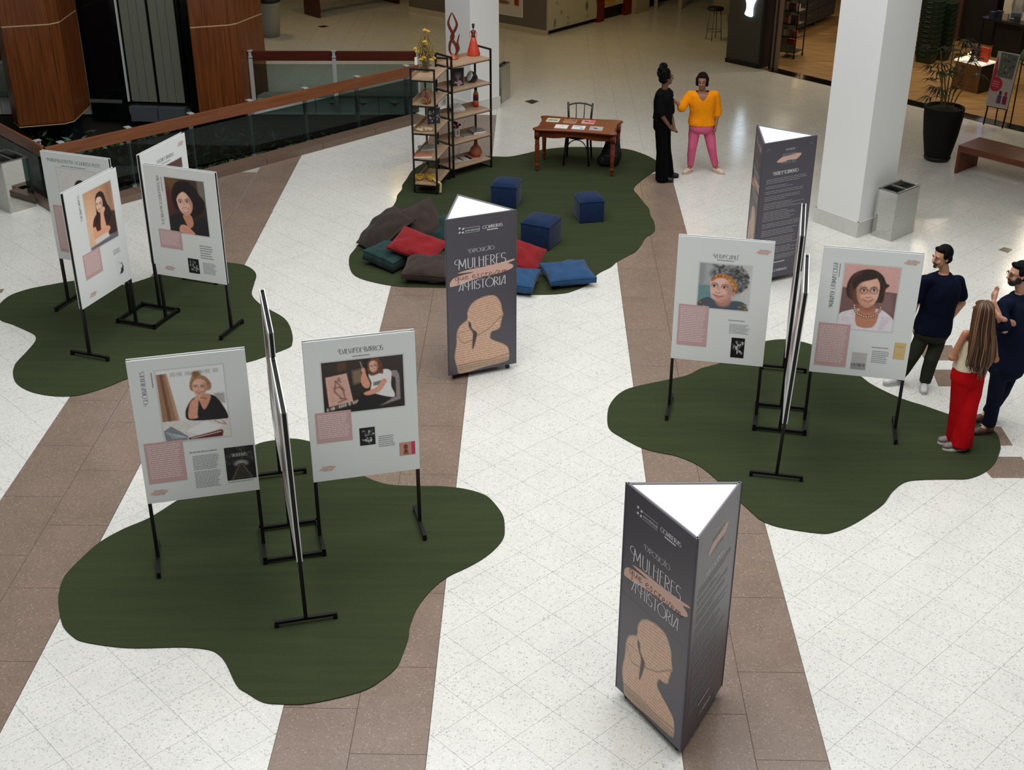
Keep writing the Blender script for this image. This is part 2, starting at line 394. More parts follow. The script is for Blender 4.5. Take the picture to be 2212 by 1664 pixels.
# ------------------------------------------------------------------ railing round the pit, lift, planting
M_RAIL = wood('rail_wood', (104, 58, 32), (132, 78, 44), .35, 1, 0, 10)
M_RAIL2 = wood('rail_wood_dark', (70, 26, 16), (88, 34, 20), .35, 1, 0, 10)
M_ALU = mat('painted_steel_post', (190, 192, 190), .4, .3)
M_PANE = glass('rail_glass', (208, 218, 214), 1.); M_PANE2 = glass('dark_rail_glass', (152, 168, 166), 1.)
def railing(name, a, b, label, n, m, inward, zt=.95, zb=.775, ends=(0, 0), gm=None):
    a, b = Vector((*a, 0)), Vector((*b, 0)); d = (b-a); L = d.length; rz = math.atan2(d.y, d.x)
    t = thing(name, label, 'railing', a, rz)
    MB().bbox((L/2, 0, (zt+zb)/2), (L, .045, zt-zb), .008).build('handrail', m, t)
    for i in range(n):
        x = L*(i+.5)/n if n < 3 else .25+(L-.5)*i/(n-1)
        q = MB(); q.box((x, inward*.07, .40), (.07, .02, .86)); q.box((x, inward*.05, .855), (.07, .075, .02)); q.box((x, inward*.04, zt+.012), (.085, .10, .012)); q.box((x, inward*.07, zt-.05), (.05, .02, .12))
        q.build('post', M_ALU, t)
    xs = [0.]+[(L*(i+.5)/n if n < 3 else .25+(L-.5)*i/(n-1)) for i in range(n)]+[L]
    for i in range(len(xs)-1):
        if xs[i+1]-xs[i] > .15: MB().box(((xs[i]+xs[i+1])/2, inward*(.03 if gm else .03), .41), (xs[i+1]-xs[i]-.012, .01, .62)).build('glass_pane', gm or M_PANE, t)
    return t
RC = (-6.60, 17.74)
railing('glass_railing', RC, (-1.62, 22.42), 'glass railing with a brown wooden handrail running diagonally in front of the lift', 7, M_RAIL, 1, gm=M_PANE2)
railing('glass_railing', (-9.6, 21.05), (RC[0]-.06, RC[1]+.065), 'short glass railing with wooden handrail behind the left mirrored bin', 3, M_RAIL, 1, gm=M_PANE2)
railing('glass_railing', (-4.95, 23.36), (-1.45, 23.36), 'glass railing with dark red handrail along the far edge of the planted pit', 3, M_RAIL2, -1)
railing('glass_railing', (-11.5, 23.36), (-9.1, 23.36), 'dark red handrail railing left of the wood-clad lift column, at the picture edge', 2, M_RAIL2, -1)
# lift
M_CLAD = wood('lift_wood_cladding', (90, 46, 20), (124, 68, 32), .3, 1, 2, 16)
M_CLADJ = mat('pale_joint_strip', (190, 160, 120), .5)
M_BLACKG = mat('black_lift_glass', (6, 9, 11), .12, spec=.35)
M_DOORG = mat('grey_lift_panel', (128, 130, 116), .45, .3, noise=(3, .06))
M_STEEL = mat('brushed_steel', (150, 152, 150), .35, .8)
def clad(label, pts, joint_z):
    c = sum((Vector((p[0], p[1], 0)) for p in pts), Vector())/len(pts)
    t = thing('clad_column', label, 'column', c)
    n = len(pts); q = [(Vector((p[0], p[1], 0))-c) for p in pts]
    MB().prism([(p.x*.97, p.y*.97) for p in q], -.02, 5.2).build('core', M_BLACKG, t)
    for i in range(n):
        a, b = q[i], q[(i+1) % n]; d = b-a; L = d.length; k = max(1, round(L/.2)); rz = math.atan2(d.y, d.x)
        for (z0, z1) in ((0., joint_z-.012), (joint_z+.012, 5.1)):
            for j in range(k):
                m_ = a+d*((j+.5)/k)
                MB().box((0, 0, 0), (L/k-.003, .02, z1-z0), Matrix.Translation(m_+Vector((0, 0, (z0+z1)/2))) @ rotz(rz)).build('wood_panel', M_CLAD, t)
        m_ = (a+b)/2; MB().box((0, 0, 0), (L, .012, .024), Matrix.Translation(m_+Vector((0, 0, joint_z))) @ rotz(rz)).build('joint_strip', M_CLADJ, t)
    MB().prism([(p.x*1.01, p.y*1.01) for p in q], -.035, -.021).build('base_trim', M_CLADJ, t)
p1, p2 = at(42, 272), at(140, 264); jz = up(57, 57, at(90, 270))
clad('left wood-clad lift column with a pale horizontal joint', [(p1.x-.2, p1.y+.3), (p1.x, p1.y), (p2.x, p2.y), (p2.x+.12, p2.y+.16), (p2.x+.12, p2.y+1.1), (p1.x-.2, p1.y+1.1)], jz)
p1, p2, p3 = at(432, 243), at(512, 236), at(528, 232); p4 = at(580, 206)
jz2 = up(57, 57, at(470, 240))
clad('right wood-clad lift column beside the far railing', [(p1.x, p1.y), (p2.x, p2.y), (p3.x, p3.y), (p4.x, p4.y), (p4.x-.3, p4.y+.7), (p1.x, p1.y+.9)], jz2)
dl, dr = at(284, 224), at(404, 228); dmid = (dl+dr)/2; drz = math.atan2(dr.y-dl.y, dr.x-dl.x); dL = (dr-dl).length
t = thing('lift', 'panoramic lift with two tall grey panels and black glass sides between the wood columns', 'lift', dmid, drz)
for s in (-1, 1):
    pw_ = dL/2-.05
    for j in range(3): MB().box((s*dL/4+(j-1)*pw_/3, 0, 2.6), (pw_/3-.008, .03, 5.1)).build('door_panel', M_DOORG, t)
MB().box((-dL/2-.03, -.02, 2.6), (.025, .05, 5.1)).build('frame_strip', mat('white_frame_strip', (200, 200, 196), .4), t)
MB().box((dL/2+.04, -.02, 2.6), (.03, .05, 5.1)).build('frame_strip', M_BLACKG, t)
MB().box((0, .06, 2.6), (dL+.2, .06, 5.2)).build('back_wall', M_BLACKG, t)
for s in (-1, 1): MB().box((s*dL/4, -.05, -.16), (dL/2-.02, .14, .26)).build('sill_block', mat('grey_concrete_sill', (70, 76, 80), .7, noise=(12, .15)), t)
MB().box((-dL/2-.42, .02, 2.4), (.7, .05, 5.4)).build('side_glass', M_BLACKG, t)
MB().box((dL/2+.2, .04, 2.4), (.28, .05, 5.4)).build('side_glass', M_BLACKG, t)
MB().box((-dL/2-.85, -.7, 2.2), (.12, .5, 5.4)).build('guide_post', mat('dark_blue_glass', (16, 26, 34), .2), t)
MB().box((-dL/2-.35, -.3, .12), (.6, .05, .05)).build('cross_bar', M_STEEL, t)
MB().box((-.1, 1.2, 2.2), (3.2, .05, 5.6)).build('rear_glass', M_BLACKG, t)
# planting: one bed nobody could count
M_LEAF = mat('dark_foliage', (52, 76, 42), .5, noise=(9, .6))
q = MB()
for i in range(5200):
    y = RNG.uniform(17.9, 23.4); x = RNG.uniform(-9.8, -1.6)
    if not in_poly((x-.25, y+.3), PITP) or not in_poly((x, y+.45), PITP) or not in_poly((x, y-.3), PITP): continue
    z = -.72+abs(RNG.normal(0, .16))+(.45*RNG.random() if (x+7.6)**2+(y-20.4)**2 < 1.6 else 0); s = RNG.uniform(.05, .13)
    M = Matrix.Translation((x, y, z)) @ Euler((RNG.uniform(-.9, .9), RNG.uniform(-.9, .9), RNG.uniform(0, 6.3))).to_matrix().to_4x4()
    q.add([(-s*.3, 0, 0), (0, -s*.8, .01), (s*.3, 0, 0), (0, s*1.2, 0)], [(0, 1, 2, 3)], M)
tag(q.build('foliage_bed', M_LEAF), 'dark green ground plants filling the pit round the lift', 'plants', kind='stuff')
# mirrored bins
M_MIRROR = mat('mirror_steel', (196, 196, 192), .04, 1.)
M_BLACK = mat('black_plastic', (14, 14, 15), .5)
def bin_(a, b, c, z, label):
    """a, b, c: three floor corners, b the nearest"""
    u = (a-b); v = (c-b); w, l = u.length, v.length; ang = math.atan2(v.y, v.x); ctr = (a+c)/2
    t = thing('litter_bin', label, 'bin', ctr, ang)
    for (x, y, sx, sy) in ((0, -w/2, l, .012), (0, w/2, l, .012), (-l/2, 0, .012, w), (l/2, 0, .012, w)):
        MB().box((x, y, z/2), (sx+.0, sy, z)).build('mirror_side', M_MIRROR, t)
    MB().box((0, 0, z-.09), (l-.02, w-.02, .02)).build('liner', M_BLACK, t)
    k = MB()
    for s in (-1, 1): k.box((0, s*(w/2-.016), z+.004), (l+.01, .035, .012)); k.box((s*(l/2-.016), 0, z+.004), (.035, w-.03, .012))
    k.build('rim', M_STEEL, t); MB().box((0, 0, z-.003), (.03, w-.04, .02)).build('divider', M_STEEL, t)
    MB().box((0, 0, .02), (l-.04, w-.04, .04)).build('base', M_BLACK, t)
bin_(at(1882, 509), at(1925, 522), at(1972, 502), .68, 'mirrored litter bin with two openings beside the right column')
bin_(at(-22, 443), at(25, 461), at(80, 445), .74, 'mirrored litter bin by the railing at the left edge')
bin_(at(1070, 222), at(1083, 224), at(1101, 212), .66, 'mirrored litter bin half hidden behind the left white column')
# benches
M_BENCH = wood('bench_wood', (92, 42, 22), (122, 62, 34), .3, 1, 0, 12)
def bench(a, b, L, label, h=.45, flip=1):
    """a, b: floor corners of the end panel (a nearest), running L along the normal"""
    d = b-a; w = d.length; ang = math.atan2(d.y, d.x)-flip*PI/2
    t = thing('slatted_bench', label, 'bench', (a+b)/2, ang)
    n = 11
    for i in range(n):
        y = (i+.5)/n*w-w/2
        MB().bbox((L/2, y, h-.02), (L, w/n-.012, .04), .004).build('seat_slat', M_BENCH, t)
    for x in (.02, L-.02):
        for i in range(n):
            y = (i+.5)/n*w-w/2
            MB().box((x, y, (h-.045)/2), (.04, w/n-.014, h-.045)).build('end_slat', M_BENCH, t)
    for y in (-w/2+.03, w/2-.03): MB().box((L/2, y, h-.07), (L-.08, .04, .06)).build('rail', M_BENCH, t)
bench(at(2060, 374), at(2106, 355), 1.7, 'slatted dark wood bench at the right edge beside the palm pot')
M_BENCH2 = M_BENCH
a, b = at(660, 30), at(691, 39)
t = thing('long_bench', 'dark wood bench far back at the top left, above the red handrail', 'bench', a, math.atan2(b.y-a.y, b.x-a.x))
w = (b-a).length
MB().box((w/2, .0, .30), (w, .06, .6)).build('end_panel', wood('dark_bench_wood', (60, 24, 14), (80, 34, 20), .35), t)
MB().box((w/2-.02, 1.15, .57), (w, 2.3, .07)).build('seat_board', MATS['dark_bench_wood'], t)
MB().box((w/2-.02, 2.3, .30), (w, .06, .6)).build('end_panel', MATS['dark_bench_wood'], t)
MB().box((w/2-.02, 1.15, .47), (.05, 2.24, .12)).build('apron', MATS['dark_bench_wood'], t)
p = at(586, 78)
t = thing('tall_planter', 'slim pale grey planter beside the lift column at the far left', 'planter', p)
MB().lathe([(.0, 0), (.19, 0), (.22, .35), (.25, .72), (.25, .76), (.22, .76), (.215, .70), (0, .70)], 18).build('pot', mat('pale_grey_pot', (150, 148, 140), .6), t, True)
MB().lathe([(.0, 0), (.213, 0), (.16, .05), (0, .07)], 14, (0, 0, .70)).build('soil', M_SOIL, t)
MB().lathe([(.255, 0), (.262, .02), (.255, .1), (.22, .1), (.218, 0)], 18, (0, 0, .74)).build('rim', M_BLACK, t, True)
# ------------------------------------------------------------------ turf mats
def turf():
    m = D.materials.new('artificial_turf'); m.use_nodes = True; MATS['turf'] = m; n, l = nodes(m); b = n['Principled BSDF']
    geo = n.new('ShaderNodeNewGeometry')
    t = n.new('ShaderNodeTexNoise'); t.inputs['Scale'].default_value = 230; t.inputs['Detail'].default_value = 2; l.new(geo.outputs['Position'], t.inputs['Vector'])
    mp = n.new('ShaderNodeMapping'); mp.inputs['Scale'].default_value = (.6, 9, 1); l.new(geo.outputs['Position'], mp.inputs['Vector'])
    t2 = n.new('ShaderNodeTexNoise'); t2.inputs['Scale'].default_value = 1.4; t2.inputs['Detail'].default_value = 3; l.new(mp.outputs[0], t2.inputs['Vector'])
    ad = n.new('ShaderNodeMath'); ad.operation = 'MULTIPLY_ADD'; ad.inputs[1].default_value = .35; l.new(t2.outputs['Fac'], ad.inputs[0]); l.new(t.outputs['Fac'], ad.inputs[2])
    r = ramp(n, [(.4, tuple(lin((41, 48, 30)))), (.95, tuple(lin((63, 72, 46))))]); l.new(ad.outputs[0], r.inputs[0])
    l.new(r.outputs[0], b.inputs['Base Color']); b.inputs['Roughness'].default_value = .95; b.inputs['Specular IOR Level'].default_value = .15
    bp = n.new('ShaderNodeBump'); bp.inputs['Strength'].default_value = .4; bp.inputs['Distance'].default_value = .006; l.new(t.outputs['Fac'], bp.inputs['Height']); l.new(bp.outputs[0], b.inputs['Normal'])
    return m
M_TURF = turf()
def mat_rug(pts, label):
    P = spline([tuple(at(x, y, .009))[:2] for x, y in pts], 4)
    c = (sum(p[0] for p in P)/len(P), sum(p[1] for p in P)/len(P))
    P = [(p[0]-c[0], p[1]-c[1]) for p in P]
    bm = bmesh.new(); vs = [bm.verts.new((p[0], p[1], 0.0015)) for p in P]; f = bm.faces.new(vs)
    if f.normal.z < 0: f.normal_flip()
    r = bmesh.ops.extrude_face_region(bm, geom=[f]); bmesh.ops.translate(bm, verts=[v for v in r['geom'] if isinstance(v, bmesh.types.BMVert)], vec=(0, 0, .008))
    bmesh.ops.triangulate(bm, faces=bm.faces[:]); bmesh.ops.recalc_face_normals(bm, faces=bm.faces[:])
    me = D.meshes.new('turf_mat'); bm.to_mesh(me); bm.free()
    return tag(link('turf_mat', me, M_TURF, None, (c[0], c[1], 0)), label, 'turf mat')
mat_rug([(640, 948), (692, 962), (740, 992), (784, 1027), (836, 1046), (901, 1050), (945, 1050), (990, 1054), (1024, 1061), (1052, 1072), (1072, 1092), (1086, 1113), (1090, 1133), (1088, 1161), (1069, 1186), (1041, 1208), (1007, 1227), (969, 1245), (933, 1273), (902, 1312), (886, 1351), (882, 1379), (871, 1410), (857, 1441), (826, 1468), (790, 1490), (728, 1508), (658, 1521), (608, 1521), (569, 1517), (535, 1498), (511, 1480), (488, 1433), (471, 1413), (448, 1403), (392, 1398), (297, 1400), (238, 1396), (179, 1386), (157, 1375), (137, 1354), (129, 1326), (126, 1290), (134, 1256), (148, 1234), (182, 1200), (216, 1171), (266, 1143), (322, 1119), (378, 1084), (430, 1050), (500, 998), (550, 962), (593, 951)],
        'large wavy green turf mat nearest the camera, at the lower left')
mat_rug([(-8, 668), (17, 641), (56, 626), (98, 617), (165, 606), (225, 604), (259, 614), (280, 613), (343, 593), (400, 575), (450, 566), (492, 567), (532, 574), (553, 591), (549, 612), (544, 636), (561, 656), (583, 669), (611, 685), (625, 702), (632, 725), (631, 742), (625, 750), (593, 763), (573, 770), (534, 782), (480, 790), (400, 797), (330, 805), (272, 819), (238, 833), (182, 851), (140, 856), (98, 853), (62, 844), (36, 828), (28, 808), (31, 791), (38, 780), (60, 757), (76, 737), (76, 725), (64, 717), (28, 701), (0, 690)],
        'wavy green turf mat at the left edge near the railing')
mat_rug([(1560, 783), (1590, 768), (1620, 750), (1654, 737), (1696, 733), (1735, 739), (1770, 752), (1810, 780), (1857, 811), (1886, 832), (1945, 860), (1998, 877), (2038, 891), (2072, 902), (2105, 912), (2150, 933), (2161, 961), (2159, 978), (2147, 1003), (2124, 1022), (2091, 1034), (2051, 1035), (1996, 1036), (1956, 1041), (1928, 1062), (1909, 1088), (1872, 1115), (1836, 1136), (1802, 1149), (1771, 1152), (1690, 1140), (1648, 1126), (1626, 1109), (1598, 1083), (1551, 1039), (1523, 1015), (1495, 998), (1458, 984), (1422, 977), (1383, 966), (1338, 942), (1318, 928), (1312, 911), (1314, 883), (1324, 864), (1341, 848), (1369, 836), (1444, 820), (1486, 810), (1514, 796)],
        'wavy green turf mat on the right with the woman in red trousers on its edge')
mat_rug([(869, 619), (810, 610), (768, 596), (755, 576), (755, 554), (765, 540), (779, 523), (806, 502), (848, 462), (849, 447), (856, 433), (858, 422), (868, 409), (869, 400), (878, 387), (893, 366), (924, 349), (960, 342), (1000, 337), (1040, 336), (1068, 338), (1102, 338), (1138, 331), (1169, 324), (1222, 318), (1284, 318), (1346, 321), (1377, 328), (1408, 341), (1424, 354), (1420, 366), (1407, 374), (1385, 390), (1371, 403), (1370, 412), (1379, 422), (1391, 438), (1402, 451), (1405, 465), (1412, 477), (1415, 495), (1409, 504), (1395, 513), (1385, 529), (1373, 543), (1355, 553), (1333, 565), (1319, 577), (1295, 589), (1281, 602), (1266, 616), (1244, 626), (1220, 633), (1177, 636), (1115, 635), (1040, 628), (964, 621)],
        'big wavy green turf mat at the back under the desk, stools and cushions')
# ------------------------------------------------------------------ flat print: lettering and pictures
def arc(cx, cy, rx, ry, a0, a1, n=10): return [(cx+rx*math.cos(math.radians(a0+(a1-a0)*i/n)), cy+ry*math.sin(math.radians(a0+(a1-a0)*i/n))) for i in range(n+1)]
_acute = [(.28, 1.08), (.4, 1.22)]; _til = arc(.2, 1.1, .1, .06, 180, 20, 5)+arc(.4, 1.12, .1, .06, 200, 350, 5)
GL = {  # slender high-waisted capitals: (advance, strokes)
'A': (.5, [[(0, 0), (.02, .02), (.3, 1)], [(.38, 1), (.38, 0)], [(.3, 1), (.38, 1)], [(.09, .22), (.38, .22)]]),
'B': (.46, [[(.05, 0), (.05, 1)], [(.05, 1)]+arc(.12, .77, .22, .23, 90, -90), [(.05, .54)]+arc(.1, .27, .3, .27, 90, -90)+[(.05, 0)]]),
'C': (.6, [arc(.38, .5, .36, .5, 50, 310, 16)]),
'D': (.6, [[(.06, 0), (.06, 1)], [(.06, 1)]+arc(.1, .5, .42, .5, 90, -90, 14)+[(.06, 0)]]),
'E': (.4, [[(.06, 0), (.06, 1)], [(.06, 1), (.34, 1)], [(.06, .62), (.28, .62)], [(.06, 0), (.34, 0)]]),
'F': (.38, [[(.06, 0), (.06, 1)], [(.06, 1), (.34, 1)], [(.06, .62), (.28, .62)]]),
'G': (.64, [arc(.38, .5, .36, .5, 50, 340, 16), [(.42, .36), (.72, .36)]]),
'H': (.52, [[(.06, -.02), (.06, 1)], [(.4, 0), (.4, 1)], [(.06, .66), (.4, .66)]]),
'I': (.16, [[(.07, 0), (.07, 1)]]),
'J': (.3, [[(.22, 1), (.22, .05)]+arc(.06, .02, .16, .2, 0, -120, 6)]),
'L': (.36, [[(.06, 1), (.06, 0)], [(.06, 0), (.32, 0)]]),
'M': (.72, [[(.06, 0), (.1, 1)], [(.1, 1), (.34, .25)], [(.34, .25), (.56, 1)], [(.56, 1), (.6, 0)]]),
'N': (.54, [[(.06, 0), (.06, 1)], [(.06, 1), (.42, 0)], [(.42, 0), (.42, 1)]]),
'O': (.74, [arc(.37, .5, .35, .5, 0, 360, 22)]),
'P': (.42, [[(.06, 0), (.06, 1)], [(.06, 1)]+arc(.1, .72, .26, .28, 90, -90)+[(.06, .44)]]),
'Q': (.74, [arc(.37, .5, .35, .5, 0, 360, 22), [(.4, .2), (.74, -.1)]]),
'R': (.46, [[(.06, 0), (.06, 1)], [(.06, 1)]+arc(.1, .74, .26, .26, 90, -90)+[(.06, .48)], [(.16, .48), (.42, 0)]]),
'S': (.44, [arc(.22, .76, .18, .24, 40, 200, 10)+arc(.2, .26, .2, .26, 110, -150, 12)]),
'T': (.44, [[(.22, 0), (.22, 1)], [(0, 1), (.44, 1)]]),
'U': (.52, [[(.06, 1), (.06, .2)]+arc(.24, .2, .18, .2, 180, 360, 8)+[(.42, 1)]]),
'V': (.5, [[(0, 1), (.24, 0)], [(.24, 0), (.46, 1)]]),
'X': (.46, [[(0, 1), (.42, 0)], [(.42, 1), (0, 0)]]),
'Z': (.46, [[(.02, 1), (.42, 1)], [(.42, 1), (.02, 0)], [(.02, 0), (.42, 0)]]),
' ': (.3, []), '.': (.2, [[(.05, 0), (.09, .04)]])}
GL['Ó'] = (.74, GL['O'][1]+[_acute]); GL['É'] = (.4, GL['E'][1]+[[(.16, 1.08), (.28, 1.22)]]); GL['Á'] = (.5, GL['A'][1]+[_acute]); GL['Ã'] = (.5, GL['A'][1]+[_til])
GL['Ç'] = (.6, GL['C'][1]+[[(.38, 0), (.3, -.16)]]); GL['À'] = (.5, GL['A'][1]+[[(.2, 1.22), (.3, 1.08)]])
GL['m'] = GL['M']
CUR = {  # one-line script, x-height .5
'q': (.5, [[(.38, .42), (.2, .5), (.06, .3), (.14, .06), (.3, .14), (.38, .44), (.36, -.3), (.3, -.5)]]),
'u': (.5, [[(.04, .48), (.06, .12), (.18, .02), (.32, .2), (.36, .48), (.36, .1), (.48, .04)]]),
'e': (.46, [[(.06, .2), (.28, .3), (.26, .48), (.1, .42), (.06, .14), (.2, 0), (.44, .16)]]),
's': (.44, [[(.3, .42), (.16, .52), (.1, .38), (.26, .2), (.18, .0), (.0, .06)]]),
'c': (.42, [[(.34, .4), (.2, .5), (.06, .3), (.1, .06), (.26, .02), (.42, .14)]]),
'r': (.42, [[(.04, .4), (.14, .5), (.12, 0), (.16, .34), (.3, .5), (.4, .44)]]),
'v': (.44, [[(.04, .48), (.16, .02), (.36, .6), (.46, .5)]]),
'm': (.7, [[(.04, .46), (.08, .02), (.14, .4), (.26, .46), (.28, .04), (.36, .42), (.48, .46), (.5, .06), (.6, .06), (.72, .3)]]),
' ': (.3, [])}
def ribbon(mb, pts, t, P, thin=.42, y=0.):
    """2-D stroke, thick where it runs upright and thin where it runs level; P maps (x, z) to the panel"""
    n = len(pts); L = []; R = []
    for i in range(n):
        a, b = pts[max(i-1, 0)], pts[min(i+1, n-1)]; dx, dy = b[0]-a[0], b[1]-a[1]; q = math.hypot(dx, dy) or 1; dx /= q; dy /= q
        w = t/2*(thin+(1-thin)*abs(dy)); L.append(P(pts[i][0]-dy*w, pts[i][1]+dx*w)); R.append(P(pts[i][0]+dy*w, pts[i][1]-dx*w))
    mb.add([(p[0], y, p[1]) for p in L+R], [(i, n+i, n+i+1, i+1) for i in range(n-1)])
def width_of(s, f=GL): return sum(f[c][0] for c in s)
def lettering(mb, s, x0, z0, w, h, y, f=GL, t=.075, swash=False, vertical=False, thin=.42, sub=None):
    """text of cap height h stretched to length w; vertical text climbs upward from (x0, z0)"""
    k = w/width_of(s, f)
    P = (lambda a, b: (x0-b, z0+a)) if vertical else (lambda a, b: (x0+a, z0+b))
    x = 0.
    for i, c in enumerate(s):
        adv, st = f[c]
        for q in st:
            q2 = [(x+a*k, b*h) for a, b in (spline(q, 5, False) if f is CUR else q)]
            ribbon(mb, q2, t*h, P, thin, y)
        if swash and c in 'MDEHGCVBALTPN' and (i == 0 or s[i-1] == ' '):
            ribbon(mb, [(x+a*k, b*h) for a, b in arc(-.02, .76, .24, .26, 75, 330, 10)], t*h*.8, P, thin, y)
        x += adv*k
def words(mb, x0, x1, z1, z0, n, y, fill=.5, rag=.25, seed=1, gap=.02):
    """small print: rows of word-long dashes"""
    r = random.Random(seed); dz = (z1-z0)/n
    for i in range(n):
        z = z1-(i+.5)*dz; x = x0; e = x1-(x1-x0)*rag*r.random()
        while x < e:
            w = min((x1-x0)*r.uniform(.06, .17), e-x)
            mb.add([(x, y, z-dz*fill/2), (x+w, y, z-dz*fill/2), (x+w, y, z+dz*fill/2), (x, y, z+dz*fill/2)], [(0, 1, 2, 3)]); x += w+(x1-x0)*gap
def rect(mb, x0, z0, x1, z1, y): return mb.add([(x0, y, z0), (x1, y, z0), (x1, y, z1), (x0, y, z1)], [(0, 1, 2, 3)])
def blob(pts, k=5): return spline(pts, k)
def flat(mb, pts, y): return mb.add([(p[0], y, p[1]) for p in pts], [tuple(range(len(pts)))])
class Pic:
    lift = 1.
    """a small picture painted in numpy (x right 0..1, y down 0..asp), laid out as a fine grid of coloured points"""
    def __init__(s, n, asp, bg):
        s.w, s.h, s.asp = n, max(2, int(n*asp)), asp
        s.X, s.Y = np.meshgrid(np.linspace(0, 1, s.w), np.linspace(0, asp, s.h)); s.a = np.ones((s.h, s.w, 3))*lin(bg); s.px = 1./n
    def mix(s, m, c):
        c = lin(c) if len(np.shape(c)) == 1 else c
        s.a = s.a*(1-m[..., None])+c*m[..., None]; return s
    def ell(s, cx, cy, rx, ry, c, soft=.02, rot=0., al=1.):
        t = math.radians(rot); x, y = s.X-cx, s.Y-cy; u = (x*math.cos(t)+y*math.sin(t))/rx; v = (-x*math.sin(t)+y*math.cos(t))/ry
        d = (np.sqrt(u*u+v*v)-1)*min(rx, ry); return s.mix(np.clip(.5-d/max(soft, s.px*1.2), 0, 1)*al, c)
    def poly(s, pts, c, soft=.008, al=1., smooth=False):
        if smooth: pts = spline(pts, 5)
        ins = np.zeros_like(s.X, bool); dist = np.full_like(s.X, 9.); n = len(pts)
        for i in range(n):
            (x0, y0), (x1, y1) = pts[i], pts[(i+1) % n]
            dx, dy = x1-x0, y1-y0; L = dx*dx+dy*dy+1e-12
            t = np.clip(((s.X-x0)*dx+(s.Y-y0)*dy)/L, 0, 1); dist = np.minimum(dist, np.hypot(s.X-x0-t*dx, s.Y-y0-t*dy))
            cr = (y0 > s.Y) != (y1 > s.Y)
            with np.errstate(divide='ignore', invalid='ignore'): ins ^= cr & (s.X < dx*(s.Y-y0)/(dy if dy else 1e-9)+x0)
        d = np.where(ins, -dist, dist); s.last = np.clip(.5-d/max(soft, s.px*1.2), 0, 1); return s.mix(s.last*al, c)
    def line(s, pts, w, c, al=1., soft=.004):
        d = np.full_like(s.X, 9.)
        for (x0, y0), (x1, y1) in zip(pts[:-1], pts[1:]):
            dx, dy = x1-x0, y1-y0; t = np.clip(((s.X-x0)*dx+(s.Y-y0)*dy)/(dx*dx+dy*dy+1e-12), 0, 1); d = np.minimum(d, np.hypot(s.X-x0-t*dx, s.Y-y0-t*dy))
        return s.mix(np.clip(.5-(d-w/2)/max(soft, s.px*1.2), 0, 1)*al, c)
    def grad(s, c0, c1, horiz=False):
        t = s.X if horiz else s.Y/s.asp; s.a = lin(c0)*(1-t[..., None])+lin(c1)*t[..., None]; return s
    def tex(s, amt, seed=0, region=None):
        r = np.random.default_rng(seed).normal(0, amt, s.X.shape); r = (r+np.roll(r, 1, 0)+np.roll(r, 1, 1))/1.7
        s.a = np.clip(s.a*(1+r[..., None]*(1 if region is None else region[..., None])), 0, 1); return s
    def hair(s, pts, c, lt, soft=.015, n=26, seed=1):
        s.poly(pts, c, soft, 1, True); m = s.last; r = random.Random(seed)
        keep = s.a.copy()
        for i in range(n):
            a, b = r.choice(pts), r.choice(pts); mx = ((a[0]+b[0])/2+r.uniform(-.05, .05), (a[1]+b[1])/2+r.uniform(-.05, .05))
            s.line(spline([a, mx, b], 4, False), .006, lt, .35, .01)
        s.a = keep*(1-m[..., None])+s.a*m[..., None]; return s
    def face(s, cx, cy, rx, ry, skin, dark, turn=0., smile=.5, brow=(50, 34, 28), lip=(150, 72, 66), glasses=None, teeth=False, tilt=0., old=0.):
        """head seen from the front, turned by `turn` (share of its width), tilted in degrees"""
        T = math.radians(tilt); R = lambda x, y: (cx+(x*math.cos(T)-y*math.sin(T))*rx, cy+(x*math.sin(T)+y*math.cos(T))*ry)
        skin = tuple(.72*a+.28*b for a, b in zip(skin, (224, 206, 196))); S = np.array(skin, float); Dk = np.array(dark, float)
        s.poly([R(x, y) for x, y in ((-.92, -.55), (-.55, -.98), (0, -1.08), (.55, -.98), (.92, -.55), (.95, -.05), (.82, .5), (.45, .92), (0, 1.06), (-.45, .92), (-.82, .5), (-.95, -.05))], skin, .012, 1, True)
        m = s.last; keep = s.a.copy()
        sx = .85 if turn <= 0 else -.85
        s.ell(*R(sx, .1), rx*.5, ry*1.1, Dk, ry*.5, tilt, .55); s.ell(*R(0, 1.0), rx*.8, ry*.25, Dk, ry*.25, tilt, .4)
        s.ell(*R(turn-.1, -.55), rx*.5, ry*.25, np.minimum(255, S*1.1), ry*.3, tilt, .5)
        for e in (-.42, .42):
            s.ell(*R(turn+e, .26), rx*.24, ry*.17, np.minimum(255, S*1.08+(10, -4, -6)), ry*.2, tilt, .6)
            s.ell(*R(turn+e, -.12), rx*.3, ry*.14, Dk, ry*.1, tilt, .5+.3*old)
            s.line([R(turn+e-.24, -.26), R(turn+e, -.34), R(turn+e+.24, -.27)], ry*.07, brow, .8, ry*.06)
            s.ell(*R(turn+e, -.1), rx*.2, ry*.075, (226, 214, 206), ry*.03, tilt)
            s.ell(*R(turn+e+turn*.2, -.1), rx*.095, ry*.08, (40, 26, 20), ry*.03, tilt)
            s.line([R(turn+e-.22, -.12), R(turn+e, -.19), R(turn+e+.22, -.12)], ry*.045, (50, 32, 28), .85, ry*.03)
        s.poly([R(turn*1.2-.03, -.15), R(turn*1.3+.2, .3), R(turn*1.2-.2, .33)], Dk, ry*.12, .38)
        s.ell(*R(turn*1.5, .27), rx*.17, ry*.09, np.minimum(255, S*1.06), ry*.08, tilt, .8); s.line([R(turn*1.4-.2, .35), R(turn*1.4, .39), R(turn*1.4+.2, .35)], ry*.05, Dk*.7, .8, ry*.06)
        u = .14*smile
        if teeth: s.poly([R(turn-.38, .56-u*.6), R(turn, .6), R(turn+.38, .56-u*.6), R(turn+.24, .72), R(turn, .78), R(turn-.24, .72)], (238, 230, 222), ry*.04)
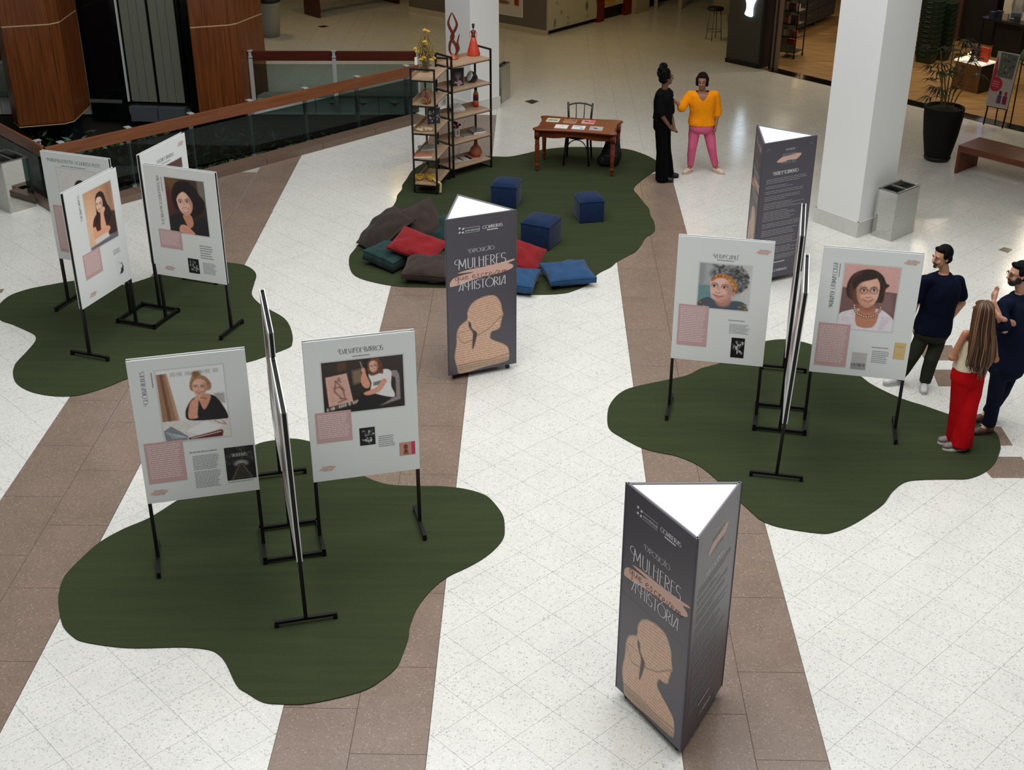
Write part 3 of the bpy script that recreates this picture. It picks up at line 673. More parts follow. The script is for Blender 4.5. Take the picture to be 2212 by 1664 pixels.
        s.line([R(turn-.42, .58-u), R(turn-.15, .57+u*.2), R(turn, .6+u*.2), R(turn+.15, .57+u*.2), R(turn+.42, .58-u)], ry*.06, lip, .95, ry*.04)
        s.line([R(turn-.34, .62-u*.4 if not teeth else .66), R(turn, .7+u*.5 if not teeth else .79), R(turn+.34, .62-u*.4 if not teeth else .66)], ry*.07, lip, .8, ry*.05)
        if old:
            for e in (-.55, .55): s.line([R(turn+e*.55, .36), R(turn+e, .62)], ry*.03, Dk, .6*old, ry*.05)
        if glasses:
            for e in (-.42, .42):
                c0 = R(turn+e, -.08); s.line([(c0[0]+rx*.34*math.cos(t), c0[1]+ry*.21*math.sin(t)) for t in np.linspace(0, 2*PI, 16)], ry*.045, glasses, 1, ry*.02)
            s.line([R(turn-.1, -.1), R(turn+.1, -.1)], ry*.04, glasses)
        s.a = keep*(1-m[..., None])+s.a*m[..., None] if not glasses else s.a
        return s
    def mesh(s, name):
        w, h = s.w, s.h; s.a = np.clip(s.a*s.lift, 0, .92); xs = np.linspace(-.5, .5, w); zs = np.linspace(.5, -.5, h)
        X, Z = np.meshgrid(xs, zs); v = np.stack([X.ravel(), np.zeros(w*h), Z.ravel()], 1)
        i = (np.arange(h-1)[:, None]*w+np.arange(w-1)[None]).ravel(); f = np.stack([i, i+w, i+w+1, i+1], 1)
        me = D.meshes.new(name); me.vertices.add(w*h); me.vertices.foreach_set('co', v.ravel())
        me.loops.add(f.size); me.loops.foreach_set('vertex_index', f.ravel().astype(np.int32)); me.polygons.add(len(f)); me.polygons.foreach_set('loop_start', np.arange(0, f.size, 4, dtype=np.int32))
        me.update(calc_edges=True)
        c = me.color_attributes.new('ink', 'FLOAT_COLOR', 'POINT'); c.data.foreach_set('color', np.concatenate([s.a.reshape(-1, 3), np.ones((w*h, 1))], 1).ravel().astype(np.float32))
        return me
    def place(s, name, parent, x0, z0, x1, z1, y, m):
        o = link(name, s.mesh(name), m, parent); o.location = ((x0+x1)/2, y, (z0+z1)/2); o.scale = (x1-x0, 1, z1-z0); return o
M_PRINT = print_mat('printed_picture', .45, .4)
def bright(p): p.lift = 1.32; return p
# ---- the portraits on the boards
def pic_studio():      # woman in black, chin on hand, papers before her
    p = Pic(96, 1.32, (226, 226, 224)).grad((232, 232, 230), (214, 212, 208))
    for x in (.2, .3, .42, .62, .72, .84): p.poly([(x, .05), (x+.09, .05), (x+.09, .13), (x, .13)], (150, 150, 150), .02, .6)
    p.poly([(0, .06), (.16, .06), (.26, .93), (.0, .93)], (150, 112, 86), .01); p.poly([(.05, .06), (.09, .06), (.14, .93), (.09, .93)], (96, 66, 48), .02, .8); p.poly([(.13, .06), (.16, .06), (.26, .93), (.21, .93)], (184, 150, 124), .02, .8)
    p.poly([(.0, .93), (1, .95), (1, 1.32), (0, 1.32)], (206, 202, 196), .02)
    p.poly([(.82, .5), (.98, .5), (.98, .7), (.82, .66)], (90, 88, 84), .04, .6)
    p.poly([(.42, .95), (.36, .8), (.44, .62), (.56, .52), (.78, .52), (.9, .66), (1.0, .95), (.9, .99)], (30, 28, 30), .012, 1, True)
    p.poly([(.58, .5), (.76, .52), (.74, .64), (.65, .78), (.6, .64)], (196, 140, 116), .015, 1, True)
    p.hair([(.47, .36), (.5, .2), (.55, .12), (.62, .1), (.66, .14), (.74, .2), (.8, .32), (.78, .42), (.7, .44), (.54, .44)], (140, 104, 74), (198, 164, 128), seed=3)
    p.ell(.585, .11, .07, .05, (126, 92, 64), .04); p.face(.62, .37, .115, .145, (206, 148, 124), (140, 88, 68), -.1, .7, (110, 74, 54), (168, 84, 80), tilt=6, old=.4)
    p.poly([(.4, .9), (.44, .66), (.52, .56), (.58, .54), (.57, .66), (.54, .84), (.53, .92)], (204, 148, 122), .015, 1, True); p.ell(.6, .55, .07, .05, (210, 156, 130), .03); p.ell(.7, .53, .06, .035, (198, 140, 114), .03, -20)
    p.line([(.62, .56), (.7, .58)], .02, (110, 70, 40), .8, .02)
    p.poly([(.0, 1.1), (.12, 1.02), (.36, 1.24), (.34, 1.31), (.02, 1.31)], (120, 124, 132), .01); p.poly([(.34, 1.14), (.62, 1.0), (.9, 1.12), (.6, 1.28)], (236, 234, 230), .01)
    for k in range(5): p.line([(.03+.02*k, 1.12+.03*k), (.26+.02*k, 1.22+.01*k)], .008, (200, 204, 210), .8)
    p.poly([(.36, 1.31), (.36, 1.27), (.88, 1.18), (.9, 1.22), (.88, 1.31)], (96, 34, 36), .01); p.line([(.4, 1.29), (.86, 1.22)], .012, (220, 214, 210), .9)
    p.line([(.78, 1.0), (.86, 1.06), (.96, 1.1), (.9, 1.02)], .012, (150, 50, 70), .9); return p.tex(.05, 1)
def pic_painter():     # woman on a chair with a raised brush, a canvas beside her
    p = Pic(120, .70, (52, 44, 40)).grad((58, 50, 46), (34, 28, 26))
    p.poly([(.04, .2), (.3, .17), (.36, .56), (.06, .6)], (206, 166, 152), .006); p.poly([(.06, .22), (.29, .19), (.34, .55), (.08, .58)], (190, 146, 132), .03, .5)
    for q in ([(.16, .26), (.14, .4), (.22, .5)], [(.16, .26), (.24, .36), (.26, .5)], [(.13, .36), (.2, .34), (.26, .4)], [(.19, .26), (.2, .22), (.22, .28)], [(.2, .5), (.28, .52), (.18, .55)]): p.line(q, .018, (110, 62, 56), .8, .015)
    p.poly([(.36, .14), (.48, .12), (.49, .32), (.37, .34)], (96, 84, 70), .01); p.poly([(.38, .16), (.47, .15), (.475, .3), (.385, .31)], (122, 104, 78), .01); p.poly([(.2, .02), (.3, .02), (.3, .12), (.2, .14)], (92, 60, 44), .03)
    p.poly([(.52, .0), (.56, .0), (.56, .4), (.52, .4)], (40, 34, 32), .01)
    r = random.Random(4)
    for k in range(16): x = .04+.025*k; p.ell(x, .64-.012*k*.4, .012, .022, r.choice([(170, 168, 164), (90, 80, 70), (200, 196, 190)]), .01)
    p.poly([(.82, .2), (.92, .2), (.95, .28), (.95, .6), (.7, .66), (.7, .62), (.9, .56), (.9, .3), (.84, .26)], (150, 140, 136), .01, .8)
    p.poly([(.42, .56), (.5, .44), (.7, .42), (.85, .56), (.6, .69), (.36, .69)], (28, 28, 30), .01, 1, True)
    p.poly([(.57, .22), (.66, .2), (.78, .17), (.85, .22), (.84, .4), (.88, .52), (.84, .56), (.6, .46), (.6, .34)], (222, 216, 214), .01, 1, True)
    p.poly([(.62, .33), (.74, .31), (.74, .37), (.62, .38)], (60, 60, 66), .01, .8)
    p.hair([(.56, .16), (.57, .06), (.62, .01), (.7, .02), (.74, .1), (.75, .22), (.7, .22), (.6, .24)], (92, 56, 40), (150, 100, 72), seed=2)
    p.face(.635, .12, .055, .075, (206, 142, 116), (130, 78, 60), -.05, .9, (80, 50, 40), (170, 80, 76), teeth=True, tilt=-4)
    p.poly([(.47, .28), (.5, .17), (.53, .16), (.54, .22), (.58, .34), (.56, .4), (.5, .38)], (206, 146, 120), .01, 1, True); p.ell(.505, .15, .025, .03, (210, 150, 122), .01); p.line([(.475, .04), (.505, .15)], .008, (180, 170, 160))
    p.poly([(.5, .46), (.66, .4), (.74, .3), (.79, .33), (.7, .46), (.55, .5)], (206, 148, 122), .01, 1, True); return p.tex(.06, 2)
def pic_curly():       # woman with curly grey hair and a patterned band
    p = Pic(100, .93, (176, 178, 178)).grad((150, 156, 158), (186, 186, 184), True)
    p.poly([(0, .45), (.25, .45), (.25, .8), (0, .8)], (92, 132, 132), .03, .9); p.poly([(0, .0), (.12, 0), (.1, .45), (0, .45)], (132, 136, 134), .05, .7)
    p.poly([(.0, .82), (.2, .7), (.4, .78), (.72, .74), (.9, .76), (1, .9), (1, .93), (0, .93)], (70, 84, 98), .012, 1, True)
    for k in range(14): r = random.Random(k); p.ell(r.choice([r.uniform(.02, .2), r.uniform(.82, .98)]), r.uniform(.8, .92), .03, .02, r.choice([(150, 120, 50), (110, 70, 40), (60, 80, 60)]), .02)
    r = random.Random(5); p.ell(.62, .34, .33, .27, (70, 70, 72), .06); p.ell(.5, .2, .28, .14, (66, 66, 68), .06)
    for k in range(260):
        a = r.uniform(0, 6.28); q = r.random()**.6; x, y = .62+.36*q*math.cos(a), .3+.29*q*math.sin(a)
        if x < .5 and y > .36: continue
        v = r.choice([58, 74, 92, 116, 140]); p.ell(x, y, .034, .020, (v, v, v*1.02), .015, r.uniform(0, 180), .95)
    p.ell(.5, .72, .16, .16, (176, 124, 108), .06); p.face(.45, .5, .235, .28, (214, 158, 142), (134, 86, 74), -.16, .25, (96, 76, 66), (150, 80, 76), old=.9, tilt=4)
    p.poly([(.24, .32), (.34, .22), (.52, .2), (.68, .3), (.76, .42), (.74, .54), (.68, .5), (.62, .38), (.5, .29), (.36, .3), (.26, .37)], (168, 112, 66), .012, 1, True)
    for k in range(22): t = k/21; x = .26+.48*t; y = .3-.1*math.sin(t*3)+.22*t*t; p.ell(x, y, .016, .012, r.choice([(196, 86, 60), (206, 170, 90), (100, 64, 48)]), .01)
    p.ell(.7, .6, .03, .06, (190, 132, 114), .02)
    for k in range(70): x, y = r.uniform(.24, .92), r.uniform(.02, .18); v = r.choice([60, 84, 110, 140]); p.ell(x, y, .03, .02, (v, v, v), .02, r.uniform(0, 180), .8)
    return p.tex(.05, 3)
def pic_necklace():    # woman with glasses and a chain of discs, white blouse
    p = Pic(100, 1.29, (206, 160, 154)).grad((206, 160, 152), (196, 150, 146)); p.poly([(0, .46), (1, .5), (1, 1.29), (0, 1.29)], (112, 84, 82), .01); p.poly([(.66, .6), (.9, .52), (.96, .9), (.7, .9)], (132, 102, 100), .08, .7)
    p.poly([(0, 1.02), (.16, .92), (.36, .86), (.7, .84), (.9, .94), (1, 1.06), (1, 1.29), (0, 1.29)], (216, 206, 212), .012, 1, True)
    for k in range(8): x = .06+.03*k; p.line([(x, 1.05), (x+.06, 1.25)], .01, (186, 176, 184), .5, .02); p.line([(.94-.02*k, 1.0), (.82-.01*k, 1.25)], .01, (180, 170, 180), .5, .02)
    p.hair([(.1, .62), (.08, .4), (.16, .2), (.34, .09), (.54, .08), (.7, .18), (.78, .32), (.84, .36), (.78, .46), (.76, .7), (.66, .72), (.3, .78), (.22, .72)], (44, 32, 28), (84, 62, 54), .02, 40, 7)
    p.poly([(.36, .78), (.62, .78), (.66, .92), (.72, .98), (.64, 1.22), (.36, 1.22), (.3, .98), (.36, .9)], (180, 122, 98), .015, 1, True); p.ell(.5, .82, .15, .1, (140, 88, 70), .1, 0, .7)
    p.face(.47, .52, .215, .3, (208, 150, 124), (136, 86, 68), .07, .5, (70, 48, 40), (170, 96, 88), glasses=(120, 84, 70), tilt=-4, old=.7)
    p.hair([(.2, .5), (.18, .3), (.32, .16), (.52, .14), (.62, .22), (.5, .28), (.34, .34), (.26, .44)], (44, 32, 28), (84, 62, 54), .02, 14, 9)
    for k in range(17):
        t = PI*(.02+.96*k/16); x, y = .5-.24*math.cos(t), .8+.22*math.sin(t); p.ell(x, y, .027, .031, (96, 60, 40), .01); p.ell(x, y, .014, .018, (222, 184, 150), .01)
    return p.tex(.05, 4)
def pic_window():      # young woman leaning on her hand, long dark hair
    p = Pic(100, 1.5, (190, 148, 118)).grad((182, 138, 106), (206, 164, 132)); p.ell(.12, .9, .3, .6, (222, 182, 148), .4, 0, .7); p.poly([(.7, 0), (1, 0), (1, 1.5), (.85, 1.5)], (120, 84, 64), .3, .7)
    p.poly([(.55, .9), (.8, .72), (1, .8), (1, 1.4), (.6, 1.35)], (54, 36, 32), .06); p.poly([(.18, .96), (.22, .78), (.36, .66), (.66, .66), (.8, .8), (.76, 1.12), (.3, 1.14)], (66, 30, 28), .02, 1, True)
    p.hair([(.36, .62), (.38, .3), (.46, .16), (.6, .14), (.7, .24), (.76, .5), (.86, .72), (.82, .98), (.66, 1.02), (.6, .6), (.44, .66), (.4, .9), (.3, .84)], (36, 24, 24), (70, 46, 40), .02, 40, 3)
    p.face(.5, .46, .125, .19, (222, 168, 140), (130, 80, 62), -.2, .5, (50, 32, 28), (150, 70, 66), tilt=6)
    p.poly([(.44, 1.12), (.48, .78), (.5, .66), (.6, .58), (.66, .64), (.6, .76), (.62, 1.14)], (214, 158, 128), .015, 1, True); p.ell(.6, .62, .07, .06, (218, 164, 136), .03)
    p.poly([(.16, 1.2), (.18, .98), (.26, .96), (.32, 1.1), (.66, 1.08), (.76, 1.18), (.6, 1.28), (.2, 1.28)], (212, 154, 124), .015, 1, True)
    p.poly([(.18, 1.26), (.66, 1.24), (.7, 1.4), (.2, 1.44)], (206, 196, 190), .02); p.poly([(0, 1.42), (1, 1.36), (1, 1.5), (0, 1.5)], (96, 100, 110), .04); return p.tex(.04, 5)
def pic_smile():       # smiling woman with a dark bob and dark jacket
    p = Pic(100, 1.3, (60, 42, 38)).grad((66, 48, 40), (34, 28, 30)); p.ell(.16, .1, .2, .2, (112, 84, 50), .2, 0, .8); p.ell(.1, .5, .14, .3, (96, 40, 40), .2, 0, .7); p.poly([(.82, 0), (1, 0), (1, .6), (.86, .6)], (110, 104, 96), .05)
    p.hair([(.18, .7), (.14, .4), (.24, .14), (.44, .04), (.66, .08), (.84, .3), (.98, .5), (.9, .72), (.74, .84), (.6, .9), (.3, .76)], (24, 17, 18), (56, 40, 38), .02, 40, 5)
    p.poly([(0, 1.3), (.04, .98), (.24, .84), (.44, .92), (.6, 1.04), (.82, .86), (1, .98), (1, 1.3)], (30, 30, 34), .015, 1, True); p.poly([(.38, .86), (.58, .84), (.62, 1.06), (.5, 1.16), (.42, 1.02)], (190, 130, 106), .015, 1, True)
    p.face(.46, .56, .21, .28, (222, 162, 138), (136, 84, 70), -.08, 1., (56, 34, 30), (176, 84, 80), teeth=True, tilt=-6, old=.3)
    p.hair([(.24, .5), (.26, .26), (.4, .14), (.6, .2), (.72, .44), (.7, .62), (.6, .42), (.46, .3), (.32, .38)], (24, 17, 18), (56, 40, 38), .02, 14, 6)
    p.poly([(.26, 1.28), (.28, 1.12), (.42, 1.1), (.56, 1.2), (.62, 1.3)], (206, 148, 126), .02, 1, True)
    for k in range(3): p.line([(.34+.07*k, 1.13+.03*k), (.36+.07*k, 1.24+.02*k)], .012, (150, 96, 80), .7, .02)
    return p.tex(.05, 6)
def pic_short():       # woman with short dark hair before a pale wall
    p = Pic(90, 1.2, (206, 204, 198)); p.poly([(.3, 1.2), (.36, .86), (.56, .76), (.8, .8), (.94, 1.2)], (60, 50, 60), .02, 1, True); p.ell(.6, .74, .08, .1, (150, 100, 84), .03)
    p.face(.6, .52, .13, .18, (190, 134, 112), (110, 66, 54), -.1, .8, (40, 28, 24), (150, 70, 70), teeth=True); p.hair([(.44, .58), (.42, .36), (.52, .24), (.66, .24), (.78, .36), (.78, .56), (.72, .44), (.58, .4), (.48, .46)], (30, 20, 20), (60, 40, 38), .02, 16, 2); return p.tex(.04, 7)
def pic_room(seed=1):
    p = Pic(70, 1.2, (120, 92, 88)).grad((112, 84, 80), (150, 120, 112)); p.poly([(0, 0), (1, 0), (1, .22), (0, .3)], (88, 62, 60), .02); p.poly([(.5, .2), (.56, .2), (.56, 1.2), (.5, 1.2)], (96, 76, 74), .02)
    p.poly([(.2, 1.2), (.3, .8), (.5, .7), (.72, .8), (.82, 1.2)], (70, 62, 84), .02, 1, True); p.face(.5, .5, .14, .19, (196, 142, 120), (120, 76, 62), .05, .8); p.hair([(.34, .56), (.32, .34), (.5, .24), (.68, .34), (.68, .58), (.6, .38), (.42, .4)], (40, 28, 26), (80, 60, 54), .02, 14, seed); return p.tex(.05, 8)
def pic_trees():       # dark book cover: tree tunnel over a track
    p = Pic(64, 1.22, (36, 36, 34)); r = random.Random(8)
    for k in range(160): x, y = r.random(), r.random()*.62; v = r.choice([24, 40, 60, 90]); p.ell(x, y, .05, .03, (v, v, v-3), .03, r.uniform(0, 180), .7)
    p.ell(.52, .62, .2, .1, (190, 188, 182), .1, 0, .8); p.poly([(.42, .62), (.62, .62), (.92, 1.22), (.1, 1.22)], (58, 52, 46), .02)
    for s in (-1, 1): p.line([(.52+s*.05, .66), (.52+s*.34, 1.2)], .014, (150, 144, 138)); p.line([(.52+s*.46, .9), (.52+s*.3, .55), (.52+s*.14, .48)], .03, (18, 16, 14), 1, .02)
    for k in range(6): y = .7+.09*k; p.line([(.5-.06-.05*k, y), (.54+.06+.05*k, y)], .012, (110, 100, 92), .8)
    return p.tex(.1, 9)
def pic_bw(seed, bg=26):
    p = Pic(44, 1.2, (bg, bg, bg)); r = random.Random(seed)
    for k in range(34): v = r.choice([30, 90, 170, 220]); p.ell(r.uniform(.15, .9), r.uniform(.2, 1.0), r.uniform(.04, .13), r.uniform(.02, .07), (v, v, v), .02, r.uniform(0, 180), .8)
    return p
def pic_pink():
    p = Pic(44, .85, (206, 150, 130)); p.poly([(.76, 0), (1, 0), (1, .85), (.76, .85)], (206, 56, 90), .01); p.ell(.4, .3, .14, .16, (120, 70, 60), .03); p.poly([(.22, .8), (.3, .45), (.52, .45), (.58, .8)], (150, 96, 80), .03); p.ell(.4, .6, .08, .08, (80, 40, 40), .03); return p
def pic_sketch():
    p = Pic(44, 1.1, (196, 194, 192)); p.poly([(0, .7), (1, .66), (1, 1.1), (0, 1.1)], (150, 146, 146), .05, .7); r = random.Random(3)
    for k in range(20): x = r.random(); p.poly([(x, .9), (x+.03, .9), (x+.03, .72), (x, .72)], (90, 84, 86), .02, .7)
    return p
def pic_cream():
    p = Pic(30, 1.3, (222, 190, 128)); p.line([(.2, .3), (.8, .34)], .06, (150, 116, 60), .6); p.line([(.3, .9), (.7, .92)], .03, (150, 116, 60), .5); p.line([(.02, 0), (.02, 1.3)], .05, (180, 148, 90)); return p
def pic_inkgirl():
    p = Pic(40, 1.4, (232, 232, 230)); p.poly([(.4, .5), (.7, .46), (.86, .8), (.8, 1.2), (.5, 1.3)], (40, 36, 40), .03); p.ell(.55, .7, .16, .2, (232, 226, 222), .03); p.poly([(.2, 1.3), (.5, 1.0), (.7, 1.3)], (50, 44, 48), .03); p.line([(.3, .3), (.36, .42)], .04, (80, 80, 80)); return p
# ---- smear with the exhibition title in small
M_SMEAR = mat('dusty_pink_print', (226, 184, 168), .5); M_BOXP = mat('mauve_text_box', (206, 168, 168), .5); M_BOXT = mat('pale_box_text', (236, 216, 212), .5)
M_INK = mat('dark_grey_ink', (74, 78, 80), .5); M_INKL = mat('light_grey_ink', (150, 155, 156), .5); M_BOARD = mat('white_foam_board', (232, 235, 233), .35, spec=.4); M_FRAME = mat('black_steel_tube', (14, 14, 16), .45, .2)
M_EDGEW = M_BOARD; M_SHEET = mat('photo_border', (214, 218, 216), .5)
def smear(parent, cx, cz, w, y, name='small_title_mark'):
    k = MB(); h = w*.30
    flat(k, blob([(cx-w*.5, cz-h*.3), (cx-w*.3, cz+h*.2), (cx, cz+h*.3), (cx+w*.3, cz+h*.42), (cx+w*.5, cz+h*.3), (cx+w*.44, cz), (cx+w*.3, cz-h*.3), (cx, cz-h*.25), (cx-w*.2, cz-h*.42)]), y)
    k.build(name, M_SMEAR, parent)
    k = MB(); lettering(k, 'MULHERES', cx-w*.3, cz+h*.22, w*.6, h*.36, y-.0006, t=.12); lettering(k, 'A HISTÓRIA', cx-w*.3, cz-h*.62, w*.6, h*.36, y-.0006, t=.12); k.build(name+'_lettering', M_INKL, parent)
WB, HB, HT = .927, .618, 1.9545
def U(u): return (u-.5)*WB
def V(v): return HT-(HT-HB)*v
def board_print(pn, lay):
    """lay: dict of (u0, v0, u1, v1) boxes on the board's face"""
    y = -.0045; r = lay.get('seed', 1)
    if 'photo' in lay:
        fn, (u0, v0, u1, v1) = lay['photo']; k = MB(); rect(k, U(u0)-.012, V(v1)-.012, U(u1)+.012, V(v0)+.012, y); k.build('photo_border', M_SHEET, pn)
        bright(fn()).place('portrait_photo', pn, U(u0), V(v1), U(u1), V(v0), y-.0008, M_PRINT)
    for bx in lay.get('boxes', []):
        u0, v0, u1, v1 = bx; k = MB(); rect(k, U(u0), V(v1), U(u1), V(v0), y-.0016); k.build('text_box', M_BOXP, pn)
        k = MB(); n = max(6, int((v1-v0)*62)); h = V(v0)-V(v1); words(k, U(u0)+.02, U(u1)-.02, V(v0)-.02, V(v1)+.04, n, y-.0022, .42, .12, r); k.build('box_lettering', M_BOXT, pn)
    if 'title' in lay:
        s, u0, v0, u1, v1, hh = lay['title']; k = MB()
        if abs(u1-u0) < .1: lettering(k, s, U(u0)+hh*.4, V(v0), V(v1)-V(v0), hh, y-.0006, t=.09, swash=True, vertical=True)
        else: lettering(k, s, U(u0), V(v0), U(u1)-U(u0), hh, y-.0006, t=.09, swash=True)
        k.build('name_lettering', M_INK, pn)
    k = MB()
    if 'sub' in lay:
        u0, v0, u1, v1 = lay['sub']
        if abs(u1-u0) < .05: 
            for i in range(7): z = V(v0)+(V(v1)-V(v0))*i/7; rect(k, U(u0)-.004, z, U(u0)+.006, z+(V(v1)-V(v0))/8.6, y-.0006)
        else: words(k, U(u0), U(u1), V(v0)+.006, V(v0)-.008, 1, y-.0006, .7, .0, 2)
    if k.v: k.build('caption_dates', M_INKL, pn); k = MB()
    if 'head' in lay: u0, v0, u1 = lay['head']; words(k, U(u0), U(u1), V(v0)+.006, V(v0)-.007, 1, y-.0006, .8, .05, 3); k.build('caption_heading', M_INKL, pn); k = MB()
    for (u0, v0, u1, v1, n) in lay.get('texts', []): k = MB(); words(k, U(u0), U(u1), V(v0), V(v1), n, y-.0006, .42, .2, r+4); k.build('caption_lettering', M_INKL, pn)
    for fn, (u0, v0, u1, v1) in lay.get('covers', []): fn().place('book_cover', pn, U(u0), V(v1), U(u1), V(v0), y-.0012, M_PRINT)
    for s, u0, v0, u1, hh in lay.get('cover_text', []): k = MB(); lettering(k, s, U(u0), V(v0), U(u1)-U(u0), hh, y-.002, t=.1, swash=True); k.build('cover_lettering', M_SHEET, pn)
    if 'smear' in lay: cx, cz, w = lay['smear']; smear(pn, U(cx), V(cz), w*WB, y-.0006)
L_GEN = dict(photo=(pic_room, (.23, .12, .8, .6)), boxes=[(.05, .57, .36, .88)], texts=[(.5, .7, .8, .85, 8)], smear=(.86, .07, .15), head=(.5, .67, .7))
L_ALB = dict(photo=(pic_studio, (.23, .085, .797, .58)), boxes=[(.043, .568, .377, .857)], title=('GLÓRIA ALBUES', .12, .298, .12, .075, .036), sub=(.193, .19, .193, .087), covers=[(pic_trees, (.724, .665, .985, .905))], cover_text=[('ALBUENAS', .79, .735, .92, .03)],
             head=(.422, .669, .666), texts=[(.443, .693, .68, .80, 10), (.443, .808, .68, .932, 12), (.73, .912, .97, .925, 1)], smear=(.116, .925, .16), seed=3)
L_DAL = dict(photo=(pic_painter, (.15, .152, .882, .515)), title=('DALVA DE BARROS', .32, .105, .711, .105, .045), sub=(.432, .127, .587, .127), boxes=[(.06, .498, .387, .717)], covers=[(lambda: pic_bw(3), (.452, .642, .595, .771)), (pic_pink, (.815, .785, .963, .882))],
             texts=[(.624, .712, .78, .8, 6)], smear=(.137, .908, .155), seed=5)
L_VER = dict(photo=(pic_curly, (.245, .197, .784, .553)), title=('VERA CAPILÉ', .386, .153, .647, .153, .042), sub=(.421, .166, .598, .166), boxes=[(.052, .54, .375, .877)], head=(.586, .638, .766), texts=[(.607, .665, .826, .747, 9)], covers=[(lambda: pic_bw(6, 12), (.642, .779, .785, .944))], smear=(.893, .076, .157), seed=7)
L_MAR = dict(photo=(pic_necklace, (.233, .114, .79, .62)), title=('MARIA DE FÁTIMA COSTA', .145, .457, .145, .112, .042), sub=(.183, .22, .183, .114), boxes=[(.041, .588, .371, .937)], covers=[(pic_sketch, (.423, .806, .578, .945)), (pic_cream, (.843, .698, .958, .831))],
             head=(.611, .752, .785), texts=[(.625, .775, .8, .88, 7)], smear=(.887, .066, .16), seed=9)
L_VAS = dict(photo=(pic_window, (.325, .08, .86, .57)), title=('CRISTINA CAMPOS', .245, .284, .245, .072, .034), boxes=[(.148, .567, .476, .782)], texts=[(.715, .667, .87, .712, 4)], covers=[(pic_inkgirl, (.745, .755, .885, .912))], smear=(.228, .928, .15), seed=11)
L_DIV = dict(photo=(pic_smile, (.287, .09, .834, .575)), title=('LUCINDA NOGUEIRA PERSONA', .195, .514, .195, .085, .036), sub=(.24, .219, .24, .088), boxes=[(.11, .565, .432, .734)], texts=[(.675, .66, .86, .79, 6), (.69, .82, .88, .928, 9)], covers=[(lambda: pic_bw(8, 20), (.48, .801, .635, .936))], smear=(.2, .923, .16), seed=13)
L_BKL = dict(photo=(pic_short, (.207, .135, .776, .6)), title=('MARIA BEATRIZ DE FIGUEIREDO LEITE', .094, .085, .879, .085, .04), sub=(.289, .112, .652, .112), boxes=[(.058, .485, .36, .923)], seed=15)
L_BKR = dict(photo=(pic_room, (.3, .2, .865, .6)), title=('LUCIENE CARVALHO', .342, .15, .707, .15, .042), sub=(.42, .17, .62, .17), smear=(.88, .076, .15), boxes=[(.05, .58, .36, .88)], seed=17)
def stand(label, cx, cy, ang, lays, r0=.229, lean=(0, 0, 0, 0)):
    """four boards in a cross round a square floor frame; lays[(arm, side)]: side 0 = right-hand face looking outward"""
    t = thing('display_stand', label, 'display stand', (cx, cy, .0095), math.radians(ang))
    z0 = -.0095; b = .252
    for i in range(4):
        a = rotz(PI/2*i)
        MB().box((b, 0, .045+z0), (.03, 2*b+.03, .03), a).build('base_bar', M_FRAME, t)
        MB().box((b, b, .016), (.036, .036, .03), a).build('base_foot', M_FRAME, t)
    for k in range(4):
        a = rotz(PI/2*k); rm = r0+WB/2; LN = a @ Matrix.Rotation(math.radians(lean[k]), 4, 'X'); a0 = a; a = LN
        for (r, zb) in ((r0+.016, .05), (r0+WB-.016, .05)):
            MB().box((r, 0, (HT-.01+zb)/2+z0), (.03, .03, HT-.01-zb), a).build('post', M_FRAME, t)
        MB().box((rm, 0, HT-.03+z0), (WB-.06, .028, .03), a).build('cross_rail', M_FRAME, t); MB().box((rm, 0, HB+.03+z0), (WB-.06, .028, .03), a).build('cross_rail', M_FRAME, t)
        a = a0; f = MB(); x = r0+WB-.016; f.box((x, 0, .055+z0), (.03, .5, .025), a)
        for s in (-1, 1): f.box((x, s*.235, .023), (.032, .032, .044), a)
        f.build('foot', M_FRAME, t)
        for side in (0, 1):
            pn = D.objects.new('panel', None); me = MB().box((0, 0, (HT+HB)/2), (WB, .008, HT-HB)); pn = me.build('panel', M_BOARD, t)
            th = PI/2*k; sg = 1 if side == 0 else -1
            pn.location = Vector((math.cos(th)*rm+math.sin(th)*sg*.0195, math.sin(th)*rm-math.cos(th)*sg*.0195, z0))
            pn.rotation_euler = (0, 0, th if side == 0 else th+PI)
            if lean[k]: pn.matrix_local = LN @ Matrix.Translation((rm, -sg*.0195, z0)) @ rotz(0 if side == 0 else PI)
            lay = lays.get((k, side))
            if lay: board_print(pn, lay)
    return t
stand('four-sided exhibition stand on the nearest turf mat, with two portrait boards facing the camera', -1.9315, 9.411, 14.2, {(0, 0): L_DAL, (2, 1): L_ALB, (3, 0): L_GEN, (1, 1): L_GEN}, lean=(0, 0, 0, 0.7))
stand('four-sided exhibition stand on the left mat near the railing, showing four portrait boards', -4.352, 14.085, -20., {(0, 0): L_DIV, (3, 1): L_VAS, (2, 1): L_BKL, (1, 0): L_BKR})
stand('four-sided exhibition stand on the right mat, between the dark triangular pillar and the people', 2.755, 11.602, -12.2, {(0, 0): L_MAR, (2, 1): L_VER, (3, 0): L_GEN, (1, 1): L_GEN}, lean=(0, .6, 0, -2.2))
